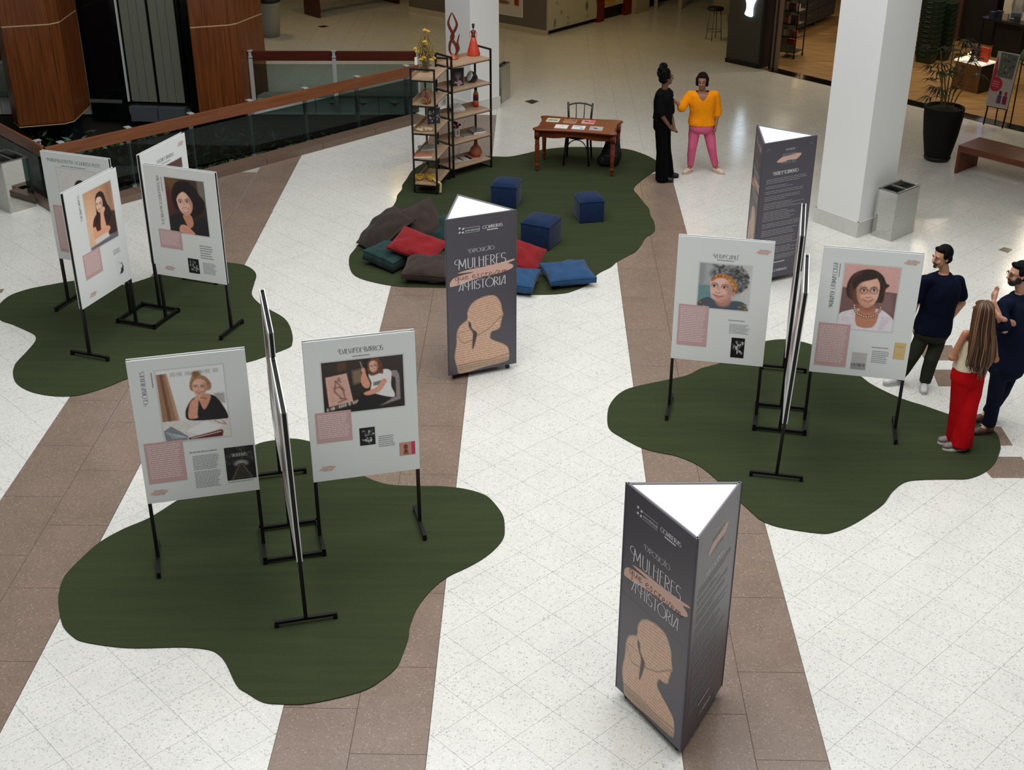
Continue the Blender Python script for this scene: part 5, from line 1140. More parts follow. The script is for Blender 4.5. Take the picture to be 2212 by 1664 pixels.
MB().lathe([(0, .036), (.05, .034), (.079, .03), (.083, .043), (.06, .05), (0, .05)], 18, (0, 0, 0), R_).build('white_face', mat('white_glaze', (206, 210, 206), .4, noise=(14, .5)), t, True)
# red and yellow bottle doll
p = on(1028, 230, 2); t = thing('bottle_doll', 'red and yellow painted bottle doll with a black head on the right bookcase', 'figurine', p)
for z0, z1, r0, r1, c in ((0, .07, .042, .044, (190, 40, 32)), (.07, .10, .044, .043, (206, 130, 60)), (.10, .17, .043, .042, (70, 26, 22)), (.17, .2, .042, .04, (190, 40, 32)), (.2, .25, .04, .022, (206, 160, 60))):
    MB().lathe([(0, z0), (r0, z0), (r1, z1), (0, z1)], 16).build('painted_band', mat(f'doll_paint_{c}', c, .45), t, True)
MB().ell((0, 0, .275), (.024, .024, .028)).build('head', MATS['dark_clay'], t, True); MB().ell((0, 0, .305), (.03, .03, .016)).build('hat', M_BLACK, t, True)
def pile(px, py, k, label, cols, w=.2, d=.26, rz=0., fn=None, th=.02):
    p = on(px, py, k)
    for i, c in enumerate(cols):
        lb = label[i] if isinstance(label, (list, tuple)) else label
        t = thing('magazine', lb, 'magazine', p+Vector((.008*math.sin(i*2.1), .008*math.cos(i*1.7), i*(th+.0012))), rz+.07*math.sin(i*3))
        MB().box((0, 0, th/2), (w, d, th*.9)).build('pages', MATS['paper_white'], t)
        MB().box((0, 0, th*.97), (w*1.01, d*1.01, .0018)).build('front_cover', mat(f'cover_{c}', c, .4, noise=(18, .5)), t)
        MB().box((-w/2-.001, 0, th/2), (.003, d*1.01, th)).build('spine', MATS[f'cover_{c}'], t)
pile(985, 237, 2, ['dark magazine at the bottom of the small pile on the right bookcase', 'grey magazine in the middle of the small pile on the right bookcase', 'white magazine on top of the small pile on the right bookcase'], [(60, 60, 70), (120, 118, 116), (206, 206, 204)], .2, .26, .4)
pile(1030, 287, 1, ['lower grey book of the pair on the right bookcase', 'upper book with a dark cover of the pair on the right bookcase'], [(150, 140, 132), (96, 88, 86)], .22, .2, .5, th=.022)
pile(1004, 292, 1, ['thin grey booklet lying beside the white vase'], [(120, 116, 110)], .16, .2, .6, th=.008)
pile(985, 346, 0, ['white leaflet lying at the left of the bottom right shelf'], [(214, 206, 196)], .16, .24, .5, th=.006); pile(1003, 343, 0, ['leaflet with a grey print on the bottom right shelf'], [(188, 192, 190)], .18, .22, .6, th=.006); pile(1018, 340, 0, ['orange and grey leaflet beside the clay gourd'], [(206, 130, 100)], .16, .2, .6, th=.006)
pile(922, 322, 1, ['lower magazine lying at the back of the left bookcase', 'grey-green magazine lying at the back of the left bookcase'], [(96, 60, 50), (130, 136, 130)], .24, .22, .25, th=.015)
pile(913, 338, 1, ['orange and brown magazine lying at the front of the left bookcase'], [(180, 110, 80)], .27, .19, .15, th=.026)
# white vase with red flowers
p = on(987, 294, 1); t = thing('flower_vase', 'small square white vase of dark red flowers on the right bookcase', 'vase', p, .4)
q = MB(); q.bbox((0, 0, .06), (.07, .07, .12), .008); q.build('white_pot', mat('white_ceramic', (224, 222, 218), .3), t, True); MB().box((0, -.0356, .062), (.04, .002, .08)).build('window_panel', mat('grey_glass', (140, 130, 126), .2), t)
for i in range(9): a = i*2.4; s = .045*(i/9)**.5*1.4; MB().ell((s*math.cos(a), s*math.sin(a), .17+.035*math.cos(i)), (.024, .024, .02), None, 8, 6).build('flower_head', mat('dark_red_petals', (110, 18, 26), .7), t, True)
MB().tube([(0, 0, .1), (0, 0, .17)], .012, 6).build('stems', M_STEM, t)
# clay gourd
p = on(1028, 338, 0); t = thing('clay_bottle', 'terracotta gourd-shaped bottle on the bottom right shelf', 'bottle', p)
MB().lathe([(0, 0), (.06, 0), (.095, .05), (.10, .09), (.08, .14), (.04, .18), (.028, .22), (.026, .28), (.028, .295), (.02, .295), (.018, .22), (0, .2)], 20).build('body', mat('terracotta', (160, 86, 56), .7, noise=(10, .15)), t, True)
# glass jar with red filling
p = on(921, 224, 3); t = thing('filled_jar', 'glass jar with red and amber dried petals on the left bookcase', 'jar', p)
MB().lathe([(.06, 0), (.075, .02), (.08, .2), (.074, .21), (.07, .03), (0, .012)], 18).build('glass_jar', M_GLASS, t, True)
q = MB(); q2 = MB(); r = random.Random(5)
for i in range(70): a = r.uniform(0, 6.3); s = .055*r.random()**.5; (q if i % 3 else q2).ell((s*math.cos(a), s*math.sin(a), .02+.06*r.random()), (.018, .012, .01), Euler((r.random()*3, r.random()*3, 0)).to_matrix().to_4x4(), 6, 4)
tag(q.build('amber_petals', mat('amber_petal', (196, 128, 72), .7), t), kind='stuff'); tag(q2.build('dark_petals', mat('dark_petal', (80, 30, 30), .7), t), kind='stuff')
for i in range(9): a = i*2.4; s = .045*(i/9)**.5; MB().tube([(s*math.cos(a), s*math.sin(a), .06), (s*1.2*math.cos(a), s*1.2*math.sin(a), .18)], .007, 6).build('red_stick', mat('red_stick', (150, 44, 56), .6), t)
# shells
p = on(917, 281, 2); t = thing('shell_garland', 'cream shell and straw garland heaped on the left bookcase', 'garland', p)
q = MB(); r = random.Random(9)
for i in range(110): a = r.uniform(0, 6.3); s = r.random()**.5; q.ell((.13*s*math.cos(a), .09*s*math.sin(a), .012+.03*r.random()*(1-s)), (.016, .011, .008), Euler((r.random()*3, r.random()*3, r.random()*3)).to_matrix().to_4x4(), 6, 4)
tag(q.build('shells', mat('cream_shell', (200, 178, 150), .6, noise=(30, .3)), t), kind='stuff')
MB().tube([(.14*math.cos(a), .1*math.sin(a), .01) for a in np.linspace(0, 6.0, 24)], .006, 5).build('straw_string', M_STEM, t)
# yellow fibre bundle with a hanging tail
p = on(918, 388, 0); t = thing('straw_bundle', 'yellow plaited straw bundle with a tail hanging off the bottom left shelf', 'straw craft', p)
for (x, y, s) in ((-.08, 0, .085), (.07, .06, .08), (.10, -.05, .06)):
    q = MB(); r = random.Random(int(x*100))
    for i in range(14): q.tube([(x+s*(.55+.3*r.random())*math.cos(a)+r.uniform(-.01, .01), y+s*(.55+.3*r.random())*math.sin(a), .03+.03*r.random()+.02*math.sin(3*a+i)) for a in np.linspace(0, 6.28, 18)], .006, 5, closed=True)
    q.build('straw_coil', M_DRY, t)
q = MB()
e = at(946, 400, GZ+SZ[0])-p; tail = [(.1, -.04, .05), (e.x-.03, e.y+.05, .045), (e.x+.035, e.y+.02, .02), (e.x+.04, e.y+.015, -.05), (e.x+.035, e.y+.012, -.12)]
sp = spline(tail, 8, False)
for i in range(3): q.tube([(x+.01*math.cos(j*1.1+i*2.1), y+.01*math.sin(j*1.1+i*2.1), z) for j, (x, y, z) in enumerate(sp)], .009, 6)
q.build('plaited_tail', mat('pale_straw', (206, 184, 120), .8), t, True)
# ------------------------------------------------------------------ people
import mathutils.noise
def ray(px, py, y):
    """the point of the pixel's sight line that lies at depth y"""
    d = np.array([(px-IW/2)/FPX, (py-IH/2)/FPX, 1.]) @ _R
    t = y/d[1]; return Vector((t*d[0], y, H+t*d[2]))
def frame(f, upv=(0, 0, 1)):
    f = Vector(f).normalized(); r = f.cross(Vector(upv)).normalized(); u = r.cross(f)
    return Matrix((r, f, u)).transposed().to_4x4()          # local x = its right, y = forward, z = up
def hand(q, wr, tip, palm_n, s=1., curl=.3):
    d = (tip-wr); L = .085*s; d.normalize(); n = Vector(palm_n); n = (n-d*n.dot(d)).normalized(); w = d.cross(n)
    q.cap(wr, wr+d*L, .022*s, .030*s, n=10)
    q.ell(wr+d*L*.75, (.036*s, .016*s, .045*s), Matrix((w, n, d)).transposed().to_4x4(), 10, 8)
    for i, (o, l) in enumerate(((-.027, .058), (-.009, .068), (.009, .064), (.026, .05))):
        b = wr+d*L*1.05+w*o*s; k = b+(d*math.cos(curl)+n*math.sin(curl))*l*.55*s; e = k+(d*math.cos(curl*2.4)+n*math.sin(curl*2.4))*l*.5*s
        q.cap(b, k, .0095*s, .0088*s, n=8); q.cap(k, e, .0088*s, .0075*s, n=8)
    b = wr+d*L*.4-w*.028*s; k = b+(d*.7-w*.6+n*.3)*.04*s; q.cap(b, k, .0115*s, .0105*s, n=8); q.cap(k, k+(d*.9-w*.1+n*.35)*.032*s, .0105*s, .0085*s, n=8)
def person(label, y0, J, face, body, skin, sz, shirt, pants, shoes, hair, z0=0., pose_palm=((0, 1, 0), (0, 1, 0)), extras=None, curls=(.3, .3), lips=(150, 80, 76)):
    """J: joint -> (pixel x, pixel y, depth offset); a = the arm/leg seen on the left, b = on the right"""
    P = {k: ray(v[0], v[1], y0+v[2]) for k, v in J.items()}
    base = Vector(((P['an_a'].x+P['an_b'].x)/2, (P['an_a'].y+P['an_b'].y)/2, z0))
    t = thing('person', label, 'person', base)
    for k in P: P[k] = P[k]-base
    for s in 'ab':
        P['an_'+s].z = max(.075, min(P['an_'+s].z, .1)); P['toe_'+s].z = .03
    HR = mat(f"hair_{hair[0]}", hair[0], .7, spec=.12, noise=(40, .4), bump=(50, .5))
    SK = mat(f'skin_{skin}', skin, .55, spec=.35, noise=(12, .06)); w, dpt = sz
    B = frame(body); F = frame(face)
    S_ = (P['sh_a']+P['sh_b'])/2; pv = P['pelvis']; SEC = [(P['neck'], .050, .052), (P['neck'].lerp(S_, .55), w*.42, dpt*.66), (S_.lerp(P['chest'], .12), w*.80, dpt*.86), (P['chest'], w*.93, dpt), (P['chest'].lerp(P['waist'], .55), w*.86, dpt*.97), (P['waist'], w*.82, dpt*.93), (P['waist'].lerp(pv, .5), w*.87, dpt*.98), (pv, w*.92, dpt*1.04), (pv-Vector((0, 0, .07)), w*.84, dpt*.98), (pv-Vector((0, 0, .12)), w*.5, dpt*.7)]
    def torso(q, g, zlo=-9, zhi=9, nx=2.5):
        C = spline([(c.x, c.y, c.z, a_, b_) for c, a_, b_ in SEC], 5, False); C = [c for c in C if zlo <= c[2] <= zhi]; N = 26; vs = []
        R3 = B.to_3x3()
        for c in C:
            for j in range(N):
                t_ = 2*PI*j/N; cx_, sy_ = math.cos(t_), math.sin(t_); r_ = (abs(cx_)**nx+abs(sy_)**nx)**(-1/nx)
                vs.append(Vector(c[:3])+R3 @ Vector((cx_*r_*(c[3]+g), sy_*r_*(c[4]+g), 0)))
        n_ = len(C); q.add(vs, [(i*N+(j+1) % N, i*N+j, (i+1)*N+j, (i+1)*N+(j+1) % N) for i in range(n_-1) for j in range(N)]+[tuple(range(N)), tuple(range((n_-1)*N+N-1, (n_-1)*N-1, -1))])
    def shoulders(q, g):
        for s in 'ab': q.cap(S_.lerp(P['sh_'+s], .35)+Vector((0, 0, -.035)), P['sh_'+s]+Vector((0, 0, -.02)), .062+g, .046+g)
    def wrinkle(me, amp, sc, seed=0., stretch=(1, 1, 1)):
        me.update(); nr = [v.normal.copy() for v in me.vertices]
        for v, n_ in zip(me.vertices, nr):
            p_ = Vector((v.co.x*sc*stretch[0]+seed, v.co.y*sc*stretch[1], v.co.z*sc*stretch[2])); a_ = mathutils.noise.noise(p_); b_ = mathutils.noise.noise(p_*2.3+Vector((5, 3, 1)))
            v.co += n_*amp*((1-2*abs(a_))*.8+.5*b_-.3)
    # --- body: one continuous skin
    q = MB(); torso(q, -.012); shoulders(q, -.014)
    hd = P['head']; nk = P['neck']; hs = .97
    M = Matrix.Translation(hd) @ F
    q.cap(nk, hd+F.to_3x3() @ Vector((0, -.02, -.05)), .052, .05)
    q.ell(hd+F.to_3x3() @ Vector((0, -.012, .025)), (.073*hs, .092*hs, .088*hs), F, 18, 14); q.ell(hd+F.to_3x3() @ Vector((0, .018, -.045)), (.056*hs, .066*hs, .068*hs), F, 16, 12)
    q.ell(hd+F.to_3x3() @ Vector((0, .062, -.088)), (.024, .022, .018), F, 10, 8)
    q.cap(M @ Vector((0, .085, .012)), M @ Vector((0, .106, -.024)), .009, .0135, n=8)
    for s in (-1, 1):
        q.ell(hd+F.to_3x3() @ Vector((s*.072, -.008, -.005)), (.010, .02, .032), F, 8, 8); q.ell(hd+F.to_3x3() @ Vector((s*.036, .062, -.028)), (.022, .02, .022), F, 8, 8); q.ell(hd+F.to_3x3() @ Vector((s*.03, .078, .026)), (.026, .012, .008), F, 8, 6)
    ua, fa = .044*sz[0]/.19, .036
    for s, pn, cu in (('a', pose_palm[0], curls[0]), ('b', pose_palm[1], curls[1])):
        q.cap(P['sh_'+s]+Vector((0, 0, -.026)), P['el_'+s], ua-.004, ua-.006); q.cap(P['el_'+s], P['wr_'+s], fa+.003, .025); hand(q, P['wr_'+s], P['hand_'+s], pn, .95, cu)
        q.cap(P['hip_'+s], P['kn_'+s], .072, .05); q.cap(P['kn_'+s], P['an_'+s], .05, .036); q.cap(P['an_'+s], P['toe_'+s], .036, .024)
    o = link('body', remesh(q, .0065, 5, 'body', .45), SK, t)
    # --- face details
    for s in (-1, 1):
        e = MB(); e.ell((s*.029, .0785, .012), (.012, .006, .0048), None, 10, 8); e.build('eye', mat('eye_white', (214, 206, 198), .3), t, True).matrix_local = M
        e = MB(); e.ell((s*.029, .0835, .012), (.0058, .004, .0052), None, 8, 6); e.build('iris', mat('dark_iris', (34, 22, 16), .2), t, True).matrix_local = M
        e = MB(); e.tube([(s*.012, .091, .030), (s*.03, .090, .037), (s*.048, .079, .031)], [.0035, .0042, .002], 6); e.build('eyebrow', mat(f'hair_{hair[0]}', hair[0], .6), t, True).matrix_local = M
    e = MB(); e.tube([(-.022, .079, -.058), (-.008, .0875, -.0545), (0, .0885, -.056), (.008, .0875, -.0545), (.022, .079, -.058)], [.002, .005, .0045, .005, .002], 6); e.tube([(-.02, .079, -.0605), (0, .0875, -.0655), (.02, .079, -.0605)], [.002, .006, .002], 6); e.build('lips', mat(f'lips_{lips}', lips, .4), t, True).matrix_local = M
    # --- clothes
    SH = mat(f'cloth_{shirt["col"]}', shirt['col'], .9, spec=.08, noise=(6, .12))
    q = MB(); g = shirt.get('g', .012); top = shirt.get('top')
    if top: # vest with bare shoulders
        torso(q, g, P['waist'].z-.11, P['chest'].z+.045)
    else:
        torso(q, g, P['pelvis'].z+.03+shirt.get('hem', 0.), P['neck'].z-shirt.get('vneck', .012)); shoulders(q, g-.004)
        for s in 'ab':
            f = shirt['sleeve']; el = P['el_'+s]; sh = P['sh_'+s]; e = sh.lerp(el, min(f, 1)); r1 = ua+shirt.get('flare', .016)
            q.cap(sh+Vector((0, 0, -.022)), e, ua+.014, r1)
            if f > 1: q.cap(e, el.lerp(P['wr_'+s], f-1), r1, r1*.98)
    me = remesh(q, .009, 4, 'shirt'); wrinkle(me, shirt.get('amp', .009), 9, 1., (1, 1, .55))
    if shirt.get('v'):
        bm = bmesh.new(); bm.from_mesh(me); R3 = B.to_3x3().transposed(); n0 = P['neck']; kill = []
        for v in bm.verts:
            l_ = R3 @ (v.co-n0); d_ = shirt['v']
            if l_.y > .0 and l_.z > -d_ and abs(l_.x) < .085*((l_.z+d_)/d_)**.8: kill.append(v)
        bmesh.ops.delete(bm, geom=kill, context='VERTS'); bm.to_mesh(me); bm.free()
    for p_ in me.polygons: p_.use_smooth = True
    link('shirt', me, SH, t)
    PT = mat(f'trousers_{pants["col"]}', pants['col'], .9, spec=.08, noise=(6, .12))
    q = MB(); torso(q, .007, -9, P['pelvis'].z+pants.get('rise', .07))
    rh, rk, ra = pants['r']
    for s in 'ab':
        e = P['an_'+s]; kn = P['kn_'+s]; end = kn.lerp(e, pants.get('len', 1.)); 
        q.cap(P['hip_'+s], kn, rh, rk); n_ = 14
        bt = (end-kn).normalized(); L = (end-kn).length
        q.lathe([(rk*.98, 0), (rk+(ra-rk)*.5, L*.5), (ra, L), (ra*.86, L+.004)], 14, (0, 0, 0), Matrix.Translation(kn) @ bt.to_track_quat('Z', 'Y').to_matrix().to_4x4())
    me = remesh(q, .010, 4, 'trousers'); wrinkle(me, pants.get('amp', .008), 8, 4., (1, 1, .4))
    for p_ in me.polygons: p_.use_smooth = True
    link('trousers', me, PT, t)
    for s in 'ab':
        an, to = P['an_'+s], P['toe_'+s]; d = Vector((to.x-an.x, to.y-an.y, 0)); d = d.normalized() if d.length > .02 else Vector((0, -1, 0)); R = frame(d).to_3x3(); c = Vector((an.x, an.y, 0)); h = shoes.get('h', .075); L = .19
        q = MB(); q.ell(c+R @ Vector((0, -.01, .055)), (.042, .055, .052), R.to_4x4(), 12, 8); q.ell(c+R @ Vector((0, .07, .046)), (.043, .09, .04), R.to_4x4(), 12, 8); q.ell(c+R @ Vector((0, .13, .04)), (.043, .055, .033), R.to_4x4(), 12, 8)
        if shoes.get('boot'): q.cap(c+Vector((0, 0, .06)), c+Vector((0, 0, .15)), .05, .048)
        me = remesh(q, .008, 3, 'shoe')
        for v in me.vertices: v.co.z = max(v.co.z, .018)
        link('shoe', me, mat(f'shoe_{shoes["col"]}', shoes['col'], .6), t)
        pr = [(-.05+.0*i, 0) for i in range(0)]
        ol = [R @ Vector((.046*math.sin(a)*(1+.12*math.cos(a)), .055+.125*math.cos(a), 0)) for a in np.linspace(0, 2*PI, 22)[:-1]]
        MB().prism([(c.x+v.x, c.y+v.y) for v in ol], .001, .024).build('sole', mat(f'sole_{shoes["sole"]}', shoes['sole'], .6), t)
        if shoes.get('lace'):
            k = MB()
            for i in range(4): y = .045+.02*i; k.tube([c+R @ Vector((-.02, y, .088-.009*i)), c+R @ Vector((.02, y+.006, .088-.009*i))], .0035, 5)
            k.build('laces', mat(f'lace_{shoes["lace"]}', shoes['lace'], .7), t)
    HR = mat(f'hair_{hair[0]}', hair[0], .65, spec=.1, noise=(40, .4), bump=(50, .5))
    q = MB(); hair[1](q, M, F, hd); me = remesh(q, hair[2] if len(hair) > 2 else .009, hair[3] if len(hair) > 3 else 3, 'hair'); link('hair', me, HR, t)
    if extras: extras(t, P, M, F, B, SK)
    return t
def cap_hair(fr=.045, side=.0, vol=.012, back=-.02):
    def f(q, M, F, hd):
        R = F; pt = lambda x, y, z: hd+F.to_3x3() @ Vector((x, y, z))
        q.ell(pt(0, -.038, .044), (.072+vol, .076+vol, .078+vol), R, 18, 14)
        q.ell(pt(0, -.055, back), (.066+vol, .052+vol, .06), R, 14, 10)
        q.ell(pt(0, fr-.012, .094), (.056+vol*.6, .034, .022+vol*.5), R, 14, 10)
        for s in (-1, 1): q.ell(pt(s*(.066+vol*.4), -.005, .03+side), (.014, .04, .04), R, 10, 8)
    return f
def bob_hair(q, M, F, hd):
    cap_hair(.05, -.01, .013)(q, M, F, hd); pt = lambda x, y, z: hd+F.to_3x3() @ Vector((x, y, z))
    for s in (-1, 1): q.cap(pt(s*.076, .012, .05), pt(s*.082, .004, -.055), .024, .017); q.cap(pt(s*.066, -.04, .03), pt(s*.066, -.05, -.075), .036, .024)
def updo(q, M, F, hd):
    cap_hair(.03, 0, .016)(q, M, F, hd); r = random.Random(2); pt = lambda x, y, z: hd+F.to_3x3() @ Vector((x, y, z))
    for i in range(150):
        a, b = r.uniform(0, 6.28), r.uniform(-1.2, 1.5); q.ell(pt(.088*math.cos(a)*math.cos(b), -.055+.082*math.sin(a)*math.cos(b), .085+.085*math.sin(b)), (.02, .02, .017), None, 6, 5)
    q.ell(pt(0, -.05, .095), (.075, .075, .075), F, 12, 8); q.ell(pt(0, -.06, .17), (.05, .05, .04), F, 12, 8)
    for i in range(40): a = r.uniform(0, 6.28); b = r.uniform(-.5, 1.5); q.ell(pt(.055*math.cos(a)*math.cos(b), -.06+.055*math.sin(a)*math.cos(b), .17+.05*math.sin(b)), (.017, .017, .015), None, 6, 5)
def long_hair(q, M, F, hd):
    pt = lambda x, y, z: hd+F.to_3x3() @ Vector((x, y, z)); cap_hair(.03, -.02, .012)(q, M, F, hd)
    for i in range(15):
        u = i/14*2-1; x = u*.088; y = -.085+.075*u*u
        L = .60-.10*abs(u)+.02*math.sin(i*2.3); s = 1.18
        q.cap(pt(x*.85, y*.6-.02, .06), pt(x, y-.012, -.12), .030, .028); q.cap(pt(x, y-.012, -.12), pt(x*s+.004*math.sin(i*5), y-.03, -.32), .028, .024); q.cap(pt(x*s, y-.03, -.32), pt(x*1.1+.01*math.sin(i*3), y-.01, -L), .024, .008)
def beard(full):
    def f(t, M, F, P):
        q = MB(); pt = lambda x, y, z: (x, y, z)
        if full:
            q.ell(pt(0, .045, -.088), (.042, .042, .032)); q.ell(pt(0, .074, -.080), (.026, .018, .022))
            for s in (-1, 1): q.ell(pt(s*.052, .012, -.05), (.012, .04, .04)); q.ell(pt(s*.038, .046, -.07), (.02, .03, .026))
        else: q.ell(pt(0, .078, -.086), (.022, .014, .016))
        q.tube([pt(-.03, .068, -.062), pt(-.014, .088, -.044), pt(.014, .088, -.044), pt(.03, .068, -.062)], .007, 8)
        me = remesh(q, .005, 2, 'beard'); o = link('beard', me, mat('beard_hair', (26, 20, 18), .7, bump=(90, .5)), t); o.matrix_local = M
    return f
# woman in orange
y0 = at(1515, 372).y
person('woman in an orange top and pink trousers reaching out to the woman in black', y0,
    dict(head=(1517, 176, -.02), neck=(1517, 197, .02), chest=(1517, 216, 0), waist=(1516, 244, 0), pelvis=(1515, 270, 0), sh_a=(1490, 201, 0), sh_b=(1546, 201, 0), el_a=(1473, 232, -.07), wr_a=(1459, 219, -.10), hand_a=(1451, 213, -.10), el_b=(1550, 243, .02), wr_b=(1546, 272, -.05), hand_b=(1542, 287, -.08),
         hip_a=(1502, 274, 0), hip_b=(1530, 274, 0), kn_a=(1495, 318, -.05), kn_b=(1537, 318, -.05), an_a=(1491, 361, 0), an_b=(1546, 361, 0), toe_a=(1479, 374, -.1), toe_b=(1558, 376, -.1)),
    (-.22, -1, -.12), (-.05, -1, 0), (150, 104, 82), (.205, .145), dict(col=(236, 142, 14), sleeve=1.05, flare=.024, hem=-.02, g=.018, v=.10), dict(col=(206, 96, 128), r=(.096, .07, .05), len=.9), dict(col=(214, 190, 172), sole=(200, 176, 158), lace=(226, 206, 190)), ((20, 13, 12), bob_hair), 0., ((.2, .2, -1), (-1, 0, 0)))
# woman in black
y0 = at(1432, 388).y
def shirt_print(t, P, M, F, B, SK):
    k = MB(); c = P['chest']; R = B.to_3x3()
    for i in range(5): p = c+R @ Vector((.07-.02*i, .158-.004*abs(i-2), .03+.012*math.sin(i*2))); k.tube([p, p+R @ Vector((-.012, .002, .022))], .004, 5)
    k.build('shirt_lettering', mat('grey_shirt_print', (170, 170, 176), .6), t)
person('woman in a black t-shirt and wide black trousers with curly pinned-up hair', y0,
    dict(head=(1440, 168, 0), neck=(1436, 190, 0), chest=(1434, 213, 0), waist=(1432, 240, 0), pelvis=(1431, 266, 0), sh_a=(1424, 203, -.16), sh_b=(1446, 199, .16), el_a=(1427, 246, -.20), wr_a=(1447, 275, -.14), hand_a=(1457, 284, -.06), el_b=(1448, 243, .16), wr_b=(1455, 271, .02), hand_b=(1457, 284, -.07),
         hip_a=(1428, 272, -.09), hip_b=(1436, 270, .09), kn_a=(1430, 328, -.1), kn_b=(1438, 325, .09), an_a=(1430, 383, -.1), an_b=(1441, 379, .09), toe_a=(1448, 389, -.12), toe_b=(1458, 384, .09)),
    (1, .35, .02), (1, -.25, 0), (112, 76, 60), (.175, .125), dict(col=(12, 12, 14), sleeve=.92, flare=.03, hem=.03, g=.02), dict(col=(6, 6, 7), r=(.095, .085, .105), len=1.1), dict(col=(14, 14, 14), sole=(10, 10, 10)), ((7, 6, 6), updo, .0075, 0), 0., ((1, 0, .3), (1, 0, .3)), shirt_print, (.5, .5), (110, 60, 56))
# man 1 in navy t-shirt
y0 = at(1966, 834).y
person('man in a navy t-shirt, hand in pocket, looking at the right exhibition stand', y0,
    dict(head=(2034, 556, 0), neck=(2040, 586, .02), chest=(2032, 628, 0), waist=(2024, 674, 0), pelvis=(2012, 712, 0), sh_a=(1998, 602, -.06), sh_b=(2072, 603, .08), el_a=(1976, 660, -.02), wr_a=(1964, 702, -.02), hand_a=(1962, 720, -.02), el_b=(2078, 655, .12), wr_b=(2052, 690, .05), hand_b=(2044, 706, .0),
         hip_a=(1996, 722, 0), hip_b=(2030, 722, .02), kn_a=(1970, 772, -.02), kn_b=(2012, 776, -.06), an_a=(1940, 820, .06), an_b=(1997, 826, -.04), toe_a=(1915, 832, .02), toe_b=(1996, 842, -.16)),
    (-1, -.42, -.08), (-.35, -1, 0), (196, 146, 116), (.2, .135), dict(col=(14, 18, 36), sleeve=.68, flare=.022, hem=-.05, g=.016, vneck=.02), dict(col=(50, 50, 42), r=(.088, .074, .06), len=1.), dict(col=(206, 206, 204), sole=(186, 186, 182), lace=(226, 226, 224)), ((9, 7, 7), cap_hair(.045, .0, .013)), 0., ((0, -1, 0), (-.6, -.6, 0)), lambda t, P, M, F, B, SK: beard(False)(t, M, F, P))
# man 2 with glasses and crossed arms
y0 = at(2132, 924).y
def man2(t, P, M, F, B, SK):
    beard(True)(t, M, F, P)
    for s in (-1, 1):
        k = MB(); k.tube([(s*.031+.021*math.cos(a), .094-.3*abs(.021*math.cos(a)), .010+.016*math.sin(a)) for a in np.linspace(0, 2*PI, 17)[:-1]], .0026, 6, closed=True); k.tube([(s*.052, .088, .014), (s*.076, .0, .012)], .0025, 5); k.build('glasses_rim', M_BLACK, t, True).matrix_local = M
    k = MB(); k.tube([(-.011, .096, .012), (.011, .096, .012)], .0025, 5); k.build('glasses_bridge', M_BLACK, t, True).matrix_local = M
person('bearded man with glasses, navy polo and jeans, arms crossed, at the right edge', y0,
    dict(head=(2199, 592, 0), neck=(2205, 630, .02), chest=(2196, 690, 0), waist=(2186, 745, 0), pelvis=(2172, 790, 0), sh_a=(2166, 656, -.12), sh_b=(2230, 648, .14), el_a=(2170, 712, -.22), wr_a=(2146, 652, -.16), hand_a=(2150, 634, -.12), el_b=(2222, 712, .02), wr_b=(2168, 690, -.24), hand_b=(2148, 678, -.24),
         hip_a=(2160, 800, -.05), hip_b=(2186, 795, .08), kn_a=(2148, 862, -.10), kn_b=(2164, 846, .12), an_a=(2136, 918, -.12), an_b=(2136, 888, .14), toe_a=(2112, 926, -.14), toe_b=(2114, 892, .12)),
    (-1, -.18, -.05), (-.85, -.5, 0), (200, 150, 124), (.2, .135), dict(col=(18, 24, 42), sleeve=.85, flare=.022, hem=-.05, g=.016), dict(col=(22, 28, 44), r=(.09, .074, .064), len=1.), dict(col=(84, 64, 52), sole=(50, 40, 36), boot=1, lace=(50, 38, 32)), ((9, 7, 7), cap_hair(.045, .0, .013)), 0., ((.3, -1, 0), (.2, -.2, 1)), man2, (.15, .4))
# woman in red trousers, seen from behind
def strands(t, P, M, F, B, SK):
    r = random.Random(6)
    for nm, c, n_ in (('light_hair_strands', (128, 94, 64), 64), ('dark_hair_strands', (56, 36, 26), 64)):
        k = MB()
        for i in range(n_):
            u = r.uniform(-1, 1); x = u*.092; y = -.105+.085*u*u; L = .56-.12*abs(u)+r.uniform(-.05, .05); w_ = r.uniform(-.012, .012)
            o_ = .012+.012*r.random(); pts = [(x*.3, -.045, .137), (x*.95, y*.95-.02-o_, .07), (x*1.25, y-.022-o_, -.12), (x*1.42+w_, y-.04-o_, -.30), (x*1.45+w_*2, y-.028-o_, -.46), (x*1.3-w_, y-.01, -L-.06)]
            k.tube([M @ Vector(p) for p in spline(pts, 4, False)], [.0048]*18+[.003, .002, .001], 5)
        tag(k.build(nm, mat(nm, c, .45, spec=.4), t, True), kind='stuff')
y0 = at(2066, 966).y
